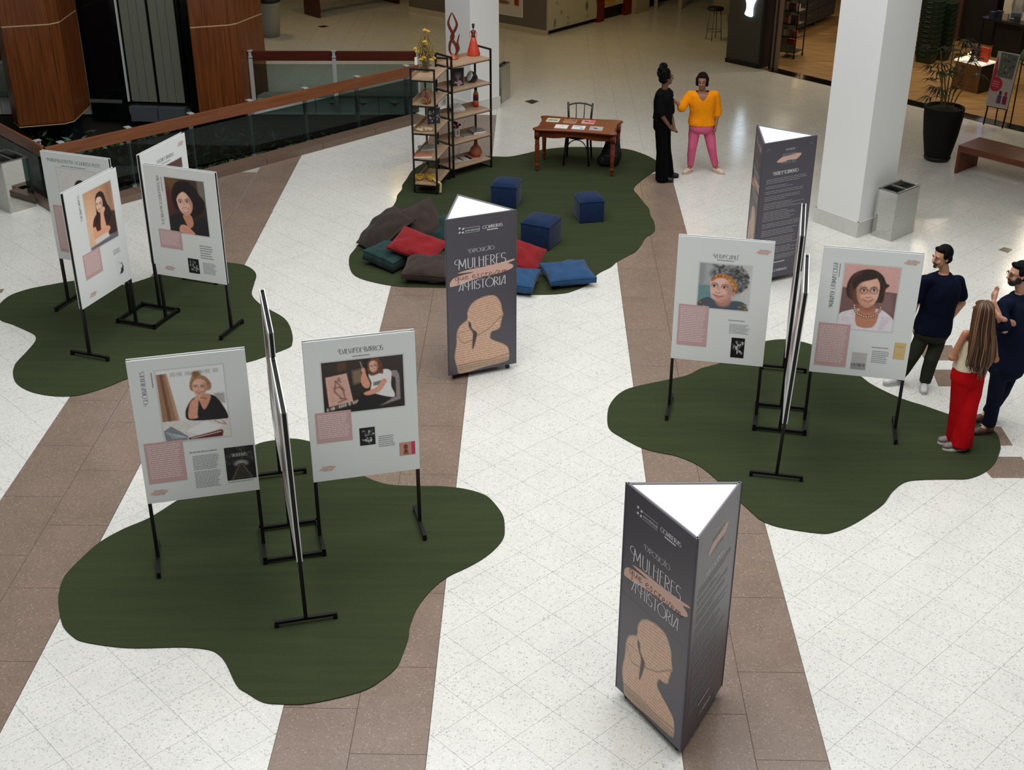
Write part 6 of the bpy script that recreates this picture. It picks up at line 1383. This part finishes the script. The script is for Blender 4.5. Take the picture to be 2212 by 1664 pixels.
person('woman with long brown hair, cream top and wide red trousers, seen from behind', y0,
    dict(head=(2120, 676, 0), neck=(2118, 705, 0), chest=(2112, 738, .02), waist=(2100, 772, .02), pelvis=(2090, 808, .02), sh_a=(2086, 716, -.04), sh_b=(2146, 722, .10), el_a=(2057, 772, -.02), wr_a=(2092, 766, .14), hand_a=(2112, 764, .2), el_b=(2150, 776, .12), wr_b=(2124, 766, .24), hand_b=(2106, 764, .26),
         hip_a=(2078, 814, .0), hip_b=(2106, 816, .04), kn_a=(2072, 884, .02), kn_b=(2090, 888, -.04), an_a=(2066, 946, .06), an_b=(2076, 962, -.06), toe_a=(2046, 956, .06), toe_b=(2040, 968, -.06)),
    (-.25, 1, -.12), (-.18, 1, 0), (176, 118, 86), (.165, .115), dict(col=(222, 208, 178), top=1, sleeve=0, g=.012), dict(col=(178, 14, 20), r=(.098, .09, .105), len=1.08, rise=.13), dict(col=(120, 112, 106), sole=(226, 222, 216)), ((84, 56, 38), long_hair, .008, 1), GZ, ((0, -1, 0), (0, -1, 0)), strands)
# ------------------------------------------------------------------ shops and kiosk at the back
ORD = ['first', 'second', 'third', 'fourth', 'fifth', 'sixth', 'seventh', 'eighth', 'ninth', 'tenth', 'eleventh', 'twelfth', 'thirteenth', 'fourteenth', 'fifteenth', 'sixteenth']
SA = math.radians(-48); E1 = Vector((math.cos(SA), math.sin(SA), 0)); E2 = Vector((-E1.y, E1.x, 0))     # along / into the shop
S0 = Vector((5.03, 25.75, 0))
def sp(a, b, z=0.): v = S0+E1*a+E2*b; v.z = z; return v
def shopc(p): d = Vector((p.x, p.y, 0))-S0; return d.dot(E1), d.dot(E2)
def sbox(q, a, b, z, d, turn=0.): return q.box(sp(a, b, z), d, None, SA+turn)
M_PLANK = wood('shop_wood_floor', (146, 112, 68), (186, 148, 98), .35, .8, 0, 7)
M_PILL = mat('dark_olive_panel', (66, 66, 60), .5)
# floor
q = MB(); q.prism([tuple(sp(a, b))[:2] for a, b in ((-.95, .02), (8, .02), (8, 7), (-6.8, 7))], -.3, .002)
o = struct(q.build('floor_shop', M_PLANK)); 
for i in range(22):
    k = MB(); k.prism([tuple(sp(a, b))[:2] for a, b in ((-.9-.84*i*.3, .28+i*.3+.003), (7.6, .28+i*.3+.003), (7.6, .58+i*.3-.003), (-.9-.84*(i+1)*.3, .58+i*.3-.003))], .002, .006); k.build('floor_plank', M_PLANK, o)
q = MB()
for i in range(8):
    k = MB(); k.prism([tuple(sp(a, b))[:2] for a, b in ((.1+i*.9, -.02), (.99+i*.9, -.02), (.99+i*.9, .27), (.1+i*.9, .27))], -.01, .008); k.build('threshold_stone', mat('black_granite', (18, 17, 16), .12), o)
q = MB(); sbox(q, .7, 7., 1.6, (15, .1, 3.4)); struct(q.build('wall_shop_back', mat('shop_dark_wall', (34, 32, 30), .7)))
q = MB(); wallbar(q, tuple(sp(-1.0, .5))[:2], tuple(sp(-6.9, 7.3))[:2], .1, -.05, 3.3); struct(q.build('wall_shop_left', MATS['shop_dark_wall']))
q = MB(); sbox(q, 7.2, 3.2, 1.6, (.1, 6, 3.4)); struct(q.build('wall_shop_right', MATS['shop_dark_wall']))
q = MB(); q.prism([tuple(sp(a, b))[:2] for a, b in ((-.95, .1), (8, .1), (8, 7), (-6.8, 7))], 3.3, 3.4); struct(q.build('ceiling_shop', M_CEIL))
for a, b in ((1.2, 1.6), (3.2, 1.3), (5.3, 1.3), (2.2, 3.4), (4.6, 3.2), (-.9, 2.0), (-2.4, 4.)): area_light('shop_light', sp(a, b, 3.2), .35, .35, 19, (1, .86, .66))
# pillar with the lit emblem
pa, pb = at(1567, 133), at(1636, 148); d = pb-pa; L = d.length; an = math.atan2(d.y, d.x); nn = Vector((-d.y, d.x, 0)).normalized()
t = thing('shop_pillar', 'dark olive shop pillar carrying a glowing white emblem, left of the shop entrance', 'pillar', pa, an)
MB().box((L/2, .28, 1.9), (L, .55, 3.8)).build('pillar_body', M_PILL, t); MB().box((L+.03, .2, 1.9), (.05, .4, 3.8)).build('dark_reveal', M_BLACK, t)
MB().box((L/2, -.01, .04), (L, .02, .08)).build('skirting', M_BLACK, t)
ex = (at(1612, 142)-pa).dot(d.normalized()); z0 = up(1610, 32, pa+d.normalized()*ex)
sh = [(-.10, 0), (.04, -.03), (.075, .0), (.07, .12), (.09, .22), (.13, .33), (.15, .5), (.11, .66), (.06, .75), (.07, .86), (-.07, .86), (-.06, .75), (-.13, .66), (-.17, .5), (-.13, .33), (-.08, .22), (-.075, .1)]
k = MB(); n = len(sh); pts = spline(sh, 3); k.prism([(x, z) for x, z in pts], 0, .03, Matrix.Translation((ex, -.005, z0)) @ Matrix.Rotation(PI/2, 4, 'X')); k.build('lit_emblem', mat('lit_white_emblem', (214, 236, 255), .5, emit=3.2), t)
# door jambs
t = thing('shop_door_frame', 'brown and black metal shop door frame beside the olive pillar', 'door frame', sp(.12, .1), SA)
for x, w, m in ((-.10, .05, M_BLACK), (-.05, .045, mat('taupe_metal', (120, 104, 92), .4, .3)), (-.01, .025, M_BLACK), (.03, .035, MATS['taupe_metal'])): MB().box((x, .05, 1.7), (w, .1, 3.4)).build('jamb', m, t)
# wheeled product rack
a, b = shopc(at(1707, 122)); t = thing('product_rack', 'narrow wheeled rack of boxed products just inside the shop entrance', 'rack', sp(a, b, .006), SA+.2)
M_SAGE = mat('sage_green_paint', (94, 108, 86), .5)
for x in (-.17, .17):
    for y in (-.2, .2): MB().box((x, y, .72), (.018, .018, 1.3)).build('upright', M_BLACK, t); MB().tube([(x-.01, y, .035), (x+.01, y, .035)], .035, 10).build('caster', M_BLACK, t)
MB().box((-.15, 0, .72), (.012, .4, 1.25)).build('side_panel', M_SAGE, t); MB().box((0, -.19, .20), (.34, .014, .17)).build('front_panel', M_SAGE, t)
r = random.Random(4); PC = [(150, 130, 108), (96, 60, 52), (176, 160, 140), (120, 90, 78), (196, 180, 160), (70, 56, 54), (160, 84, 60)]
for z in (.12, .42, .68, .94, 1.2): MB().box((0, 0, z), (.34, .4, .012)).build('shelf', M_BLACK, t)
def goods(a, b, z, w, h, c, label, group, dp=.08, turn=0):
    o = sbox(MB(), a, b, z+h/2, (w, dp, h), turn).build('boxed_product', mat(f'box_{c}', c, .45)); tag(o, label, 'box', group)
RA, RB = a, b
for zi, z in enumerate((.426, .686, .946, 1.206)):
    for i in range(4):
        c_, s_ = math.cos(.2), math.sin(.2); x = -.11+.075*i; goods(RA+x*c_+.10*s_, RB+x*s_-.10*c_, z+.006, .06, r.uniform(.12, .19), PC[(i*3+int(z*10)) % 7], f'small boxed product on the {["lowest", "second", "third", "top"][zi]} filled shelf of the wheeled rack, {ORD[i]} from left', 'boxed products on the wheeled rack', .08, .2)
goods(RA+.03, RB-.05, .135, .17, .22, (168, 44, 28), 'red bag standing on the lowest shelf of the wheeled rack', 'red bag', .1, .2)
# long drawer counter
a0, b0 = shopc(at(1682, 92)); a1, b1 = shopc(at(1800, 42)); ca = sp(a0, b0); cb_ = sp(a1, b1); L = (cb_-ca).length; an = math.atan2(cb_.y-ca.y, cb_.x-ca.x)
t = thing('drawer_counter', 'dark grey shop counter with drawers and lit goods, behind the wheeled rack', 'counter', (ca.x, ca.y, .006), an); M_GREYC = mat('dark_grey_lacquer', (66, 66, 62), .45)
MB().box((L/2, .3, .50), (L, .6, .76)).build('body', M_GREYC, t); MB().box((L/2, .3, .90), (L+.04, .64, .03)).build('counter_top', M_BLACK, t)
n = max(2, int(L/.9))
for i in range(n):
    for z in (.30, .52, .74):
        MB().box((L*(i+.5)/n, -.008, z), (L/n-.02, .016, .20)).build('drawer_front', M_GREYC, t)
        MB().box((L*(i+.5)/n, -.024, z+.03), (.16, .016, .015)).build('drawer_pull', M_STEEL, t)
    MB().box((L*(i+.03)/n+.03, .1, .06), (.04, .04, .12)).build('leg', M_BLACK, t)
an_c = an
MB().box((L/2, .62, 1.25), (L, .03, .66)).build('back_light', mat('warm_light_panel', (255, 214, 160), .5, emit=1.3), t)
for i in range(16):
    p = ca+(cb_-ca)*((i+.5)/16); x = p+Vector((-math.sin(an), math.cos(an), 0))*.28; o = MB().box((x.x, x.y, .925+.07), (.07, .06, r.uniform(.09, .14)), None, an).build('boxed_product', mat(f'box_{PC[i % 7]}', PC[i % 7], .45)); o.location.z = 0; tag(o, f'small boxed product on the lit shop counter, {ORD[i]} from the left end', 'box', 'products on the lit counter')
# tall sage cabinet
a, b = shopc(at(1812, 96)); t = thing('sage_cabinet', 'tall sage green cabinet on thin legs, left of the right white column', 'cabinet', sp(a, b, .006), SA+.1)
MB().box((.25, .2, .75), (.5, .4, 1.2)).build('body', M_SAGE, t); MB().box((.25, .2, 1.36), (.54, .44, .025)).build('cabinet_top', mat('pale_top', (196, 190, 176), .5), t); MB().box((.25, -.008, .75), (.46, .016, 1.14)).build('door', M_SAGE, t)
for x in (.03, .47):
    for y in (.03, .37): MB().box((x, y, .075), (.03, .03, .15)).build('leg', M_BLACK, t)
# basket stacks
M_BASK = mat('dark_green_plastic', (26, 48, 34), .5)
def basket(x, y, z, rz, label, grp):
    t = thing('shopping_basket', label, 'basket', (x, y, z), rz, grp); h = .2
    for s in (-1, 1):
        for (u0, v0, u1, v1) in (((-.155, .10, .155, .10), ) if True else ()): pass
        MB().add([(-.155, s*.100, 0), (.155, s*.100, 0), (.19, s*.132, h), (-.19, s*.132, h), (-.155, s*.094, 0), (.155, s*.094, 0), (.19, s*.126, h), (-.19, s*.126, h)], [(0, 1, 2, 3), (7, 6, 5, 4), (0, 4, 5, 1), (3, 2, 6, 7)]).build('side', M_BASK, t)
        MB().add([(s*.155, -.100, 0), (s*.155, .100, 0), (s*.19, .132, h), (s*.19, -.132, h), (s*.149, -.100, 0), (s*.149, .100, 0), (s*.184, .132, h), (s*.184, -.132, h)], [(0, 1, 2, 3), (7, 6, 5, 4), (0, 4, 5, 1), (3, 2, 6, 7)]).build('side', M_BASK, t)
    MB().box((0, 0, .004), (.31, .2, .008)).build('bottom', M_BASK, t)
    k = MB()
    for s in (-1, 1): k.box((0, s*.137, h), (.40, .02, .018)); k.box((s*.195, 0, h), (.02, .27, .018))
    k.build('rim', M_BASK, t); MB().box((0, -.139, .165), (.12, .006, .025)).build('label_plate', mat('grey_label', (58, 78, 64), .5), t)
    return t
for px, py, n, nm in ((1992, 139, 12, 'front'), (2022, 132, 11, 'rear')):
    p = at(px, py)
    for i in range(n): basket(p.x+.1, p.y+.14, .007+i*.095, SA, f'dark green shopping basket in the {nm} stack beside the column, {ORD[i]} from the floor', 'stacked shopping baskets')
# checkout counter with screens
a, b = shopc(at(2000, 105)); t = thing('checkout_counter', 'checkout counter with a pinkish wooden top behind the basket stacks', 'counter', sp(a-.35, b+1.3, .006), SA)
MB().box((0, 0, .5), (.9, .5, 1.0)).build('body', mat('brown_counter', (70, 44, 34), .5), t); MB().box((0, -.02, 1.02), (1.0, .6, .04)).build('counter_top', mat('pink_wood', (206, 150, 120), .4), t)
M_SCR = mat('bluish_screen', (176, 184, 255), .3, emit=1.1)
for x, y, w, h in ((-.25, 1.1, .55, .8), (.25, 1.1, .12, .8)):
    t = thing('lit_panel', 'tall bluish-white lit panel' + (' (the wide one)' if w > .2 else ' (the narrow one)') + ' behind the checkout counter', 'screen', sp(a+.3+x, b+1.3+y, .006), SA); MB().box((0, 0, 1.6), (w, .03, 1.6)).build('screen', M_SCR, t); MB().box((0, .03, .4), (w*.8, .04, .8)).build('support', M_BLACK, t)
a, b = shopc(at(2075, 95)); t = thing('display_cabinet', 'black display cabinet with a lit tray of make-up at the back of the shop', 'cabinet', sp(a, b+.5, .006), SA+.1)
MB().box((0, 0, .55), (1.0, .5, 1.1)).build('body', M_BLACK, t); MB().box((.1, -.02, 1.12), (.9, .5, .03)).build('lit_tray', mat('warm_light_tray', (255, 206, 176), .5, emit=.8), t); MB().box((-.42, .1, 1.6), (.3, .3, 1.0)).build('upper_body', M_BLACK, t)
for i in range(12): o = sbox(MB(), a-.2+.16*(i % 6), b+.40+.14*(i//6), 1.18, (.1, .07, .07)).build('make_up_item', mat(f'box_{(150, 60, 50)}', (150, 60, 50), .4)); tag(o, f'reddish make-up item on the lit tray, {ORD[i % 6]} from left in the {["front", "back"][i//6]} row', 'cosmetics', 'make-up on the lit tray')
# display table with poster
a, b = shopc(at(2118, 130)); t = thing('display_table', 'black display table carrying a tall poster of a bare-chested man', 'table', sp(a+.2, b+.55, .006), SA); TX, TY = a+.2, b+.55
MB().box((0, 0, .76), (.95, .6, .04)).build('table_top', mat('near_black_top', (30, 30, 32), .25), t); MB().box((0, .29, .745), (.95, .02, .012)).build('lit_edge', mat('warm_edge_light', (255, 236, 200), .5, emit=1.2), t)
MB().box((.1, .05, .37), (.6, .4, .74)).build('base_box', M_BLACK, t)
for x in (-.44, .44): MB().box((x, -.26, .37), (.03, .03, .74)).build('leg', M_BLACK, t)
def pic_man():
    p = Pic(70, 1.4, (196, 186, 170)); p.poly([(.06, .14), (.3, .14), (.3, .34), (.06, .34)], (60, 62, 66), .01); p.line([(.1, .24), (.26, .22)], .03, (150, 150, 150))
    p.poly([(.38, 1.4), (.36, .9), (.4, .52), (.52, .42), (.72, .42), (.86, .54), (.86, .96), (.8, 1.4)], (132, 132, 130), .02, 1, True); p.poly([(.4, .5), (.32, .9), (.36, 1.1), (.42, 1.1), (.44, .7)], (108, 106, 104), .02, 1, True); p.poly([(.84, .54), (.92, .9), (.86, 1.1), (.8, .9)], (100, 98, 96), .02, 1, True)
    p.ell(.62, .72, .14, .2, (160, 158, 154), .1); p.line([(.62, .5), (.6, 1.1)], .03, (90, 88, 88), .6, .04); p.ell(.64, .28, .1, .15, (130, 126, 122), .03); p.ell(.66, .18, .12, .08, (36, 34, 34), .03); p.poly([(.36, 1.2), (.8, 1.16), (.8, 1.4), (.34, 1.4)], (60, 76, 96), .02); return p.tex(.07, 3)
k = thing('standing_poster', 'tall poster of a bare-chested man under the word CLASH in the shop', 'poster', sp(TX+.05, TY+.05, .787), SA)
MB().box((0, 0, .36), (.52, .02, .72)).build('board', mat('paper_white', (228, 226, 220), .6), k); pic_man().place('poster_print', k, -.25, .01, .25, .71, -.0112, M_PRINT)
for x in (-.27, .27): MB().box((x, .0, .44), (.02, .02, .88)).build('upright', M_BLACK, k)
text_obj('CLASH', .15, k, (-.22, -.0125, .735), mat('dark_poster_ink', (30, 28, 28), .5), 'poster_lettering', .46); MB().box((0, .004, .79), (.54, .016, .14)).build('header_board', MATS['paper_white'], k)
for x, y, w, h, c, l in ((-.33, -.12, .10, .11, (30, 44, 66), 'dark blue gift box on the black display table, left'), (-.22, -.05, .12, .13, (24, 30, 40), 'navy gift box on the black display table'), (-.02, -.16, .11, .13, (150, 140, 128), 'small beige paper bag on the black display table'), (.2, -.1, .1, .09, (40, 36, 40), 'black box on the black display table under the poster')): o = sbox(MB(), TX+x, TY+y, .787+h/2, (w, .08, h)).build('gift_box', mat(f'box_{c}', c, .4)); tag(o, l, 'box')
o = MB().lathe([(0, 0), (.05, 0), (.05, .06), (.045, .1), (0, .1)], 12, tuple(sp(TX+.38, TY+.2, .787))).build('candle', mat('warm_candle', (255, 226, 150), .5, emit=.8)); tag(o, 'glowing jar candle at the right of the black display table', 'candle')
# low crate with a white lit top
a, b = shopc(at(2052, 192)); t = thing('promo_crate', 'wooden promotion crate with dark lettering and a bright white top, behind the palm', 'display crate', sp(a+.28, b+.25, .006), SA-.06); CX, CY = a+.28, b+.25
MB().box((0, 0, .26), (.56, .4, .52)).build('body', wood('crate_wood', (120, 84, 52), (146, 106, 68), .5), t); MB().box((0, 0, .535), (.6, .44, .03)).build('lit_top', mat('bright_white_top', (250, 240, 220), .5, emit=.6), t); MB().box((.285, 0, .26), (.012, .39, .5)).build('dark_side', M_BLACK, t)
text_obj('THERE', .12, t, (-.06, -.202, .05), mat('dark_poster_ink', (30, 28, 28), .5), 'crate_lettering', .42, (PI/2, -PI/2, 0))
o = sbox(MB(), CX+.16, CY+.02, .556+.13, (.17, .06, .26)).build('promo_sign', mat('orange_red_sign', (206, 66, 30), .5)); tag(o, 'orange-red promotion sign standing on the white crate top', 'sign')
k = thing('small_stand', 'small dark wire stand of bottles on the white crate top', 'stand', sp(CX+.0, CY, .556), SA)
for x in (-.07, .07): MB().box((x, 0, .09), (.012, .1, .18)).build('leg', M_BLACK, k)
MB().box((0, 0, .18), (.2, .12, .012)).build('shelf', M_BLACK, k)
for x in (-.06, 0, .06): o = MB().lathe([(0, 0), (.022, 0), (.022, .07), (.008, .08), (.008, .11), (0, .11)], 10, tuple(sp(CX+x, CY, .745))).build('perfume_bottle', mat('smoky_glass', (90, 80, 84), .2)); tag(o, f'small perfume bottle on the wire stand behind the palm, {"left" if x < 0 else "right" if x > 0 else "middle"} of three', 'bottle', 'perfume bottles on the wire stand')
o = MB().ell(tuple(sp(CX-.16, CY+.05, .556+.06)), (.045, .045, .065)).build('egg_lamp', mat('warm_egg_lamp', (255, 236, 170), .5, emit=1.2), None, True); tag(o, 'small glowing egg-shaped lamp on the white crate top', 'lamp')
# green round ottoman
a, b = shopc(at(2195, 205)); t = thing('round_ottoman', 'dark green tiered round display stand at the right edge of the shop', 'display stand', sp(a+.15, b+.55, .006), 0)
MB().lathe([(0, .5), (.42, .5), (.45, .56), (.44, .66), (.40, .74), (.30, .8), (0, .8)], 24).build('upper_tier', mat('dark_green_fabric', (44, 62, 46), .7), t, True); MB().lathe([(.46, .54), (.475, .56), (.46, .58)], 24).build('trim_ring', mat('green_trim', (96, 120, 90), .4), t)
for i in range(4): x, y = .3*math.cos(i*PI/2+.4), .3*math.sin(i*PI/2+.4); MB().box((x, y, .25), (.05, .05, .5)).build('leg', MATS['pink_wood'], t)
for i in range(9): o = MB().lathe([(0, 0), (.028, 0), (.03, .09), (.012, .11), (.012, .15), (0, .15)], 8, tuple(sp(a+.15+.28*math.cos(i*.7), b+.55+.28*math.sin(i*.7), .808))).build('perfume_bottle', mat(f'bottle_{i % 3}', [(200, 190, 170), (60, 40, 40), (150, 110, 80)][i % 3], .3)); tag(o, f'bottle on the dark green tiered stand, {ORD[i]} counter-clockwise from its right side', 'bottle', 'bottles on the green tiered stand')
# easel poster
pl, pr = at(2121, 268), at(2168, 278); d = pr-pl; an = math.atan2(d.y, d.x); L = d.length
t = thing('poster_easel', 'thin dark easel with a pink and grey perfume poster at the shop threshold', 'easel', pl, an)
R_ = Matrix.Rotation(-.16, 4, 'X')
for x in (.0, L): MB().box((0, 0, 0), (.022, .022, 1.2), Matrix.Translation((x*.86+L*.07, .10, .59)) @ R_).build('leg', M_FRAME, t)
for x in (.08, L-.04): MB().box((x, .36, .55), (.018, .018, 1.12), Matrix.Rotation(.0, 4, 'X')).build('rear_leg', M_FRAME, t)
MB().box((L/2, .05, .32), (L*.95, .03, .022)).build('ledge', M_FRAME, t)
def pic_perfume():
    p = Pic(60, 1.6, (206, 200, 200)); p.poly([(0, .5), (.06, .1), (.2, .6), (.1, .9), (0, 1.0)], (196, 60, 86), .02); p.poly([(.16, .0), (.96, .02), (.92, .74), (.2, .72)], (108, 120, 112), .01)
    r = random.Random(3)
    for i in range(18): p.ell(r.uniform(.26, .88), r.uniform(.08, .66), .045, .03, r.choice([(70, 80, 76), (150, 160, 150), (50, 56, 54)]), .02)
    p.ell(.24, .95, .3, .22, (206, 44, 74), .02)
    for i in range(3): p.line([(.08, .86+.07*i), (.38, .88+.07*i)], .022, (236, 170, 180), .8)
    for x, c in ((.54, (110, 70, 120)), (.8, (150, 34, 70))): p.poly([(x-.1, 1.5), (x-.1, 1.25), (x+.1, 1.25), (x+.1, 1.5)], c, .02); p.poly([(x-.06, 1.24), (x-.06, 1.12), (x+.06, 1.12), (x+.06, 1.24)], (60, 44, 50) if x < .6 else (190, 50, 80), .02)
    return p
pn = MB().box((0, 0, 0), (L*.98, .012, .92)).build('poster_board', MATS['paper_white'], t); pn.location = (L/2, .075, .79); pn.rotation_euler = (-.16, 0, 0)
pic_perfume().place('poster_print', pn, -L*.48, -.45, L*.48, .45, -.0068, M_PRINT)
# palm in a black pot
p = at(2030, 352); t = thing('potted_palm', 'slender lady palm in a tall tapering black pot, right of the right white column', 'potted plant', (p.x, p.y+.18, 0))
MB().lathe([(0, .05), (.19, .05), (.21, .1), (.27, .42), (.305, .72), (.31, .86), (.29, .865), (.28, .82), (0, .80)], 28).build('pot', mat('black_ribbed_pot', (26, 23, 21), .75, spec=.2), t, True); MB().lathe([(0, .02), (.2, .02), (.215, .05), (.2, .075), (0, .075)], 24).build('saucer', M_BLACK, t, True); MB().lathe([(0, 0), (.276, 0), (.2, .03), (0, .035)], 18, (0, 0, .81)).build('soil', M_SOIL, t)
for i in range(4): a = i*PI/2+.6; MB().ell((.16*math.cos(a), .16*math.sin(a), .022), (.022, .022, .022)).build('caster', M_STEEL, t)
M_PALM = mat('palm_leaf_green', (48, 58, 34), .5, noise=(14, .35)); r = random.Random(12)
for i, (x, y, h, lx, ly) in enumerate(((0, 0, .62, -.12, 0), (.05, .05, .95, .1, .05), (-.06, .03, .9, -.10, .1), (.1, -.04, .5, .22, -.05), (-.02, -.08, .35, -.12, -.1), (.03, .1, 1.05, .02, .1), (-.05, -.05, .7, -.2, -.06), (.08, .02, .8, .22, .04))):
    top = (x+lx, y+ly, .82+h); MB().tube(spline([(x, y, .82), (x+lx*.3, y+ly*.3, .82+h*.5), top], 5, False), .011, 6).build('stem', M_STEM, t)
    for m in range(3 if h > .5 else 2):
        a0 = r.uniform(0, 6.3); tip = Vector((top[0]+.16*math.cos(a0), top[1]+.16*math.sin(a0), top[2]+r.uniform(-.08, .1)-.1*m)); base = Vector(top)-Vector((0, 0, .12*m))
        k = MB(); k.tube([base, base.lerp(tip, .5)+Vector((0, 0, .03)), tip], .005, 5)
        for j in range(8):
            b = a0+(j-3.5)*.34; Lf = r.uniform(.22, .30)*(1-.03*abs(j-3.5)); d = Vector((math.cos(b), math.sin(b), r.uniform(-.1, .25))); s = Vector((-math.sin(b), math.cos(b), 0))*.017; e = tip+d*Lf+Vector((0, 0, -.10))
            c1 = tip+d*Lf*.45+Vector((0, 0, .012)); k.add([tip-s*.3, tip+s*.3, c1+s, e, c1-s, tip+Vector((0, 0, .004)), c1+Vector((0, 0, -.006))], [(0, 6, 4), (0, 1, 6), (1, 2, 6), (6, 2, 3), (4, 6, 3)])
        k.build('palm_frond', M_PALM, t)
# bar stool
p = at(1541, 86); t = thing('bar_stool', 'thin metal bar stool with a dark round seat, left of the olive pillar', 'stool', p, .4)
MB().lathe([(0, .64), (.17, .64), (.18, .66), (.17, .69), (0, .69)], 20).build('seat', M_BLACK, t, True)
for i in range(4): a = i*PI/2+PI/4; MB().tube([(.12*math.cos(a), .12*math.sin(a), .64), (.17*math.cos(a), .17*math.sin(a), 0)], .012, 8).build('leg', M_STEEL, t, True)
MB().tube([(.152*math.cos(a), .152*math.sin(a), .2) for a in np.linspace(0, 2*PI, 21)[:-1]], .009, 6, closed=True).build('foot_ring', M_STEEL, t, True)
# fast food kiosk
K0 = at(1180, 77); kl = (at(1068, 57)-K0).normalized(); kr = (at(1288, 48)-K0).normalized()
def wallbox(o, d, s0, s1, z0, z1, th, m, name, par): 
    a = math.atan2(d.y, d.x); return MB().box(((s0+s1)/2, 0, (z0+z1)/2), (s1-s0, th, z1-z0), Matrix.Translation((o.x, o.y, 0)) @ rotz(a)).build(name, m, par)
t = thing('kiosk', 'food kiosk with a burger poster on grey and plant drawings on white', 'kiosk', K0)
O = Vector((0, 0, 0))
wallbox(O, kl, 0, 4, .12, 3.2, .06, mat('warm_grey_wall', (112, 104, 98), .6), 'grey_wall', t); wallbox(O, kl, -.02, 4, 0, .12, .09, mat('cream_skirting', (196, 186, 160), .6), 'skirting', t)
def pic_burger():
    p = Pic(60, 1.5, (212, 206, 196)); p.poly([(0, 0), (.3, 0), (.42, 1.5), (0, 1.5)], (206, 160, 62), .02)
    for i in range(16): y = .1+.08*i; w = .2+.04*math.sin(i*2); p.ell(.56, y, w, .035, [(70, 44, 34), (196, 180, 150), (60, 30, 24), (120, 90, 60)][i % 4], .02)
    p.poly([(.82, 1.22), (.93, 1.22), (.93, 1.33), (.82, 1.33)], (150, 40, 30), .01); return p
pn = wallbox(kl*0, kl, .62, 1.85, up(1150, 38, K0+kl*.63), 2.3, .02, MATS['paper_white'], 'poster_board', t)
def facing(par, o, d, s0, z0, s1, z1, off, pic, name):
    """picture on a wall running along d from o, read from the hall side"""
    e = link(name, pic.mesh(name), M_PRINT, par); a = math.atan2(d.y, d.x); nrm = Vector((d.y, -d.x, 0))
    flip = nrm.dot(Vector((0, -1, 0))) < 0
    if flip: nrm = -nrm; a += PI
    e.rotation_euler = (0, 0, a); c = o+d*(s0+s1)/2+nrm*off; e.location = (c.x, c.y, (z0+z1)/2); e.scale = (abs(s1-s0), 1, z1-z0); return e
zb = up(1150, 38, K0+kl*.63); pn.location = (0, 0, 0); nk_ = Vector((kl.y, -kl.x, 0)); nk_ = -nk_ if nk_.y > 0 else nk_
pn.location = nk_*.035
facing(t, O, kl, .64, zb+.02, 1.83, 2.28, .047, pic_burger(), 'poster_print')
def pic_plants():
    p = Pic(120, .9, (196, 192, 170)); r = random.Random(6)
    for i in range(34):
        x, y = r.random(), r.random()*.9
        for j in range(7): a = r.uniform(0, 6.3); p.line([(x, y), (x+.035*math.cos(a), y+.035*math.sin(a))], .006, (110, 106, 92), .6)
        if i % 3 == 0: p.ell(x, y-.03, .014, .04, (84, 78, 62), .02, r.uniform(-15, 15)); p.line([(x, y), (x, y+.05)], .008, (84, 78, 62))
    return p
wallbox(O, kr, 0, 1.74, .10, 3.2, .06, mat('cream_wall', (206, 202, 184), .6), 'drawn_wall', t); nr_ = Vector((kr.y, -kr.x, 0)); nr_ = -nr_ if nr_.y > 0 else nr_
facing(t, O, kr, .01, .11, 1.73, 1.7, .035, pic_plants(), 'plant_drawings'); wallbox(O+nr_*-.1, kr, 0, 4.2, 0, .2, .06, M_BLACK, 'recessed_base', t)
M_RED = mat('dark_red_pillar', (120, 24, 26), .5)
wallbox(O, kr, 1.75, 1.98, 0, 3.2, .12, M_RED, 'red_pillar', t); wallbox(O, kr, 2.78, 3.02, 0, 3.2, .12, M_RED, 'red_pillar', t); wallbox(O+nr_*-.06, kr, 1.98, 2.78, .15, 3.2, .05, M_BLACK, 'dark_panel', t)
def pic_menu():
    p = Pic(50, 1.6, (206, 198, 180)); p.poly([(0, 0), (.62, 0), (.6, 1.6), (0, 1.6)], (206, 166, 84), .02); p.poly([(.7, 1.15), (.95, 1.15), (.95, 1.45), (.7, 1.45)], (170, 34, 34), .01)
    for s in (-1, 1): p.line([(.825+s*.09*(1-abs(math.cos(a))*0)-.0+s*0, 1.4), (.825+s*.075, 1.28), (.825+s*.045, 1.2), (.825+s*.02, 1.26), (.825, 1.38)] if False else [(.825+s*.09, 1.41), (.825+s*.075, 1.27), (.825+s*.05, 1.2), (.825+s*.022, 1.25), (.825, 1.4)], .02, (226, 190, 180))
    p.line([(.1, 1.4), (.5, 1.4)], .04, (150, 110, 50), .6); return p
wallbox(O+nr_*.0, kr, 2.02, 2.74, .28, 1.9, .03, MATS['paper_white'], 'menu_board', t); facing(t, O, kr, 2.03, .29, 2.73, 1.5, .02, pic_menu(), 'menu_print')
wallbox(O, kr, 3.03, 3.55, 0, 3.2, .3, mat('cream_pillar', (186, 176, 152), .6), 'cream_pillar', t); wallbox(O+nr_*.02, kr, 3.02, 3.56, 0, .3, .31, MATS['cream_pillar'], 'pillar_base', t)
# dark unlit opening right of the kiosk
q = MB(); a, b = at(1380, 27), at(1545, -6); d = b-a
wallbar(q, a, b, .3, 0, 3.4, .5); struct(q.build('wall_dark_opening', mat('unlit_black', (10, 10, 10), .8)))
for px in (1416, 1468): p = at(px, 20); o = MB().box((p.x, p.y, 1.6), (.08, .08, 3.2)).build('trim_1' if px == 1416 else 'trim_2', MATS['cream_pillar']); struct(o)
p = at(1556, 40); struct(MB().box((p.x+.1, p.y+.6, 1.6), (.35, .35, 3.2)).build('trim_3', MATS['cream_pillar']))
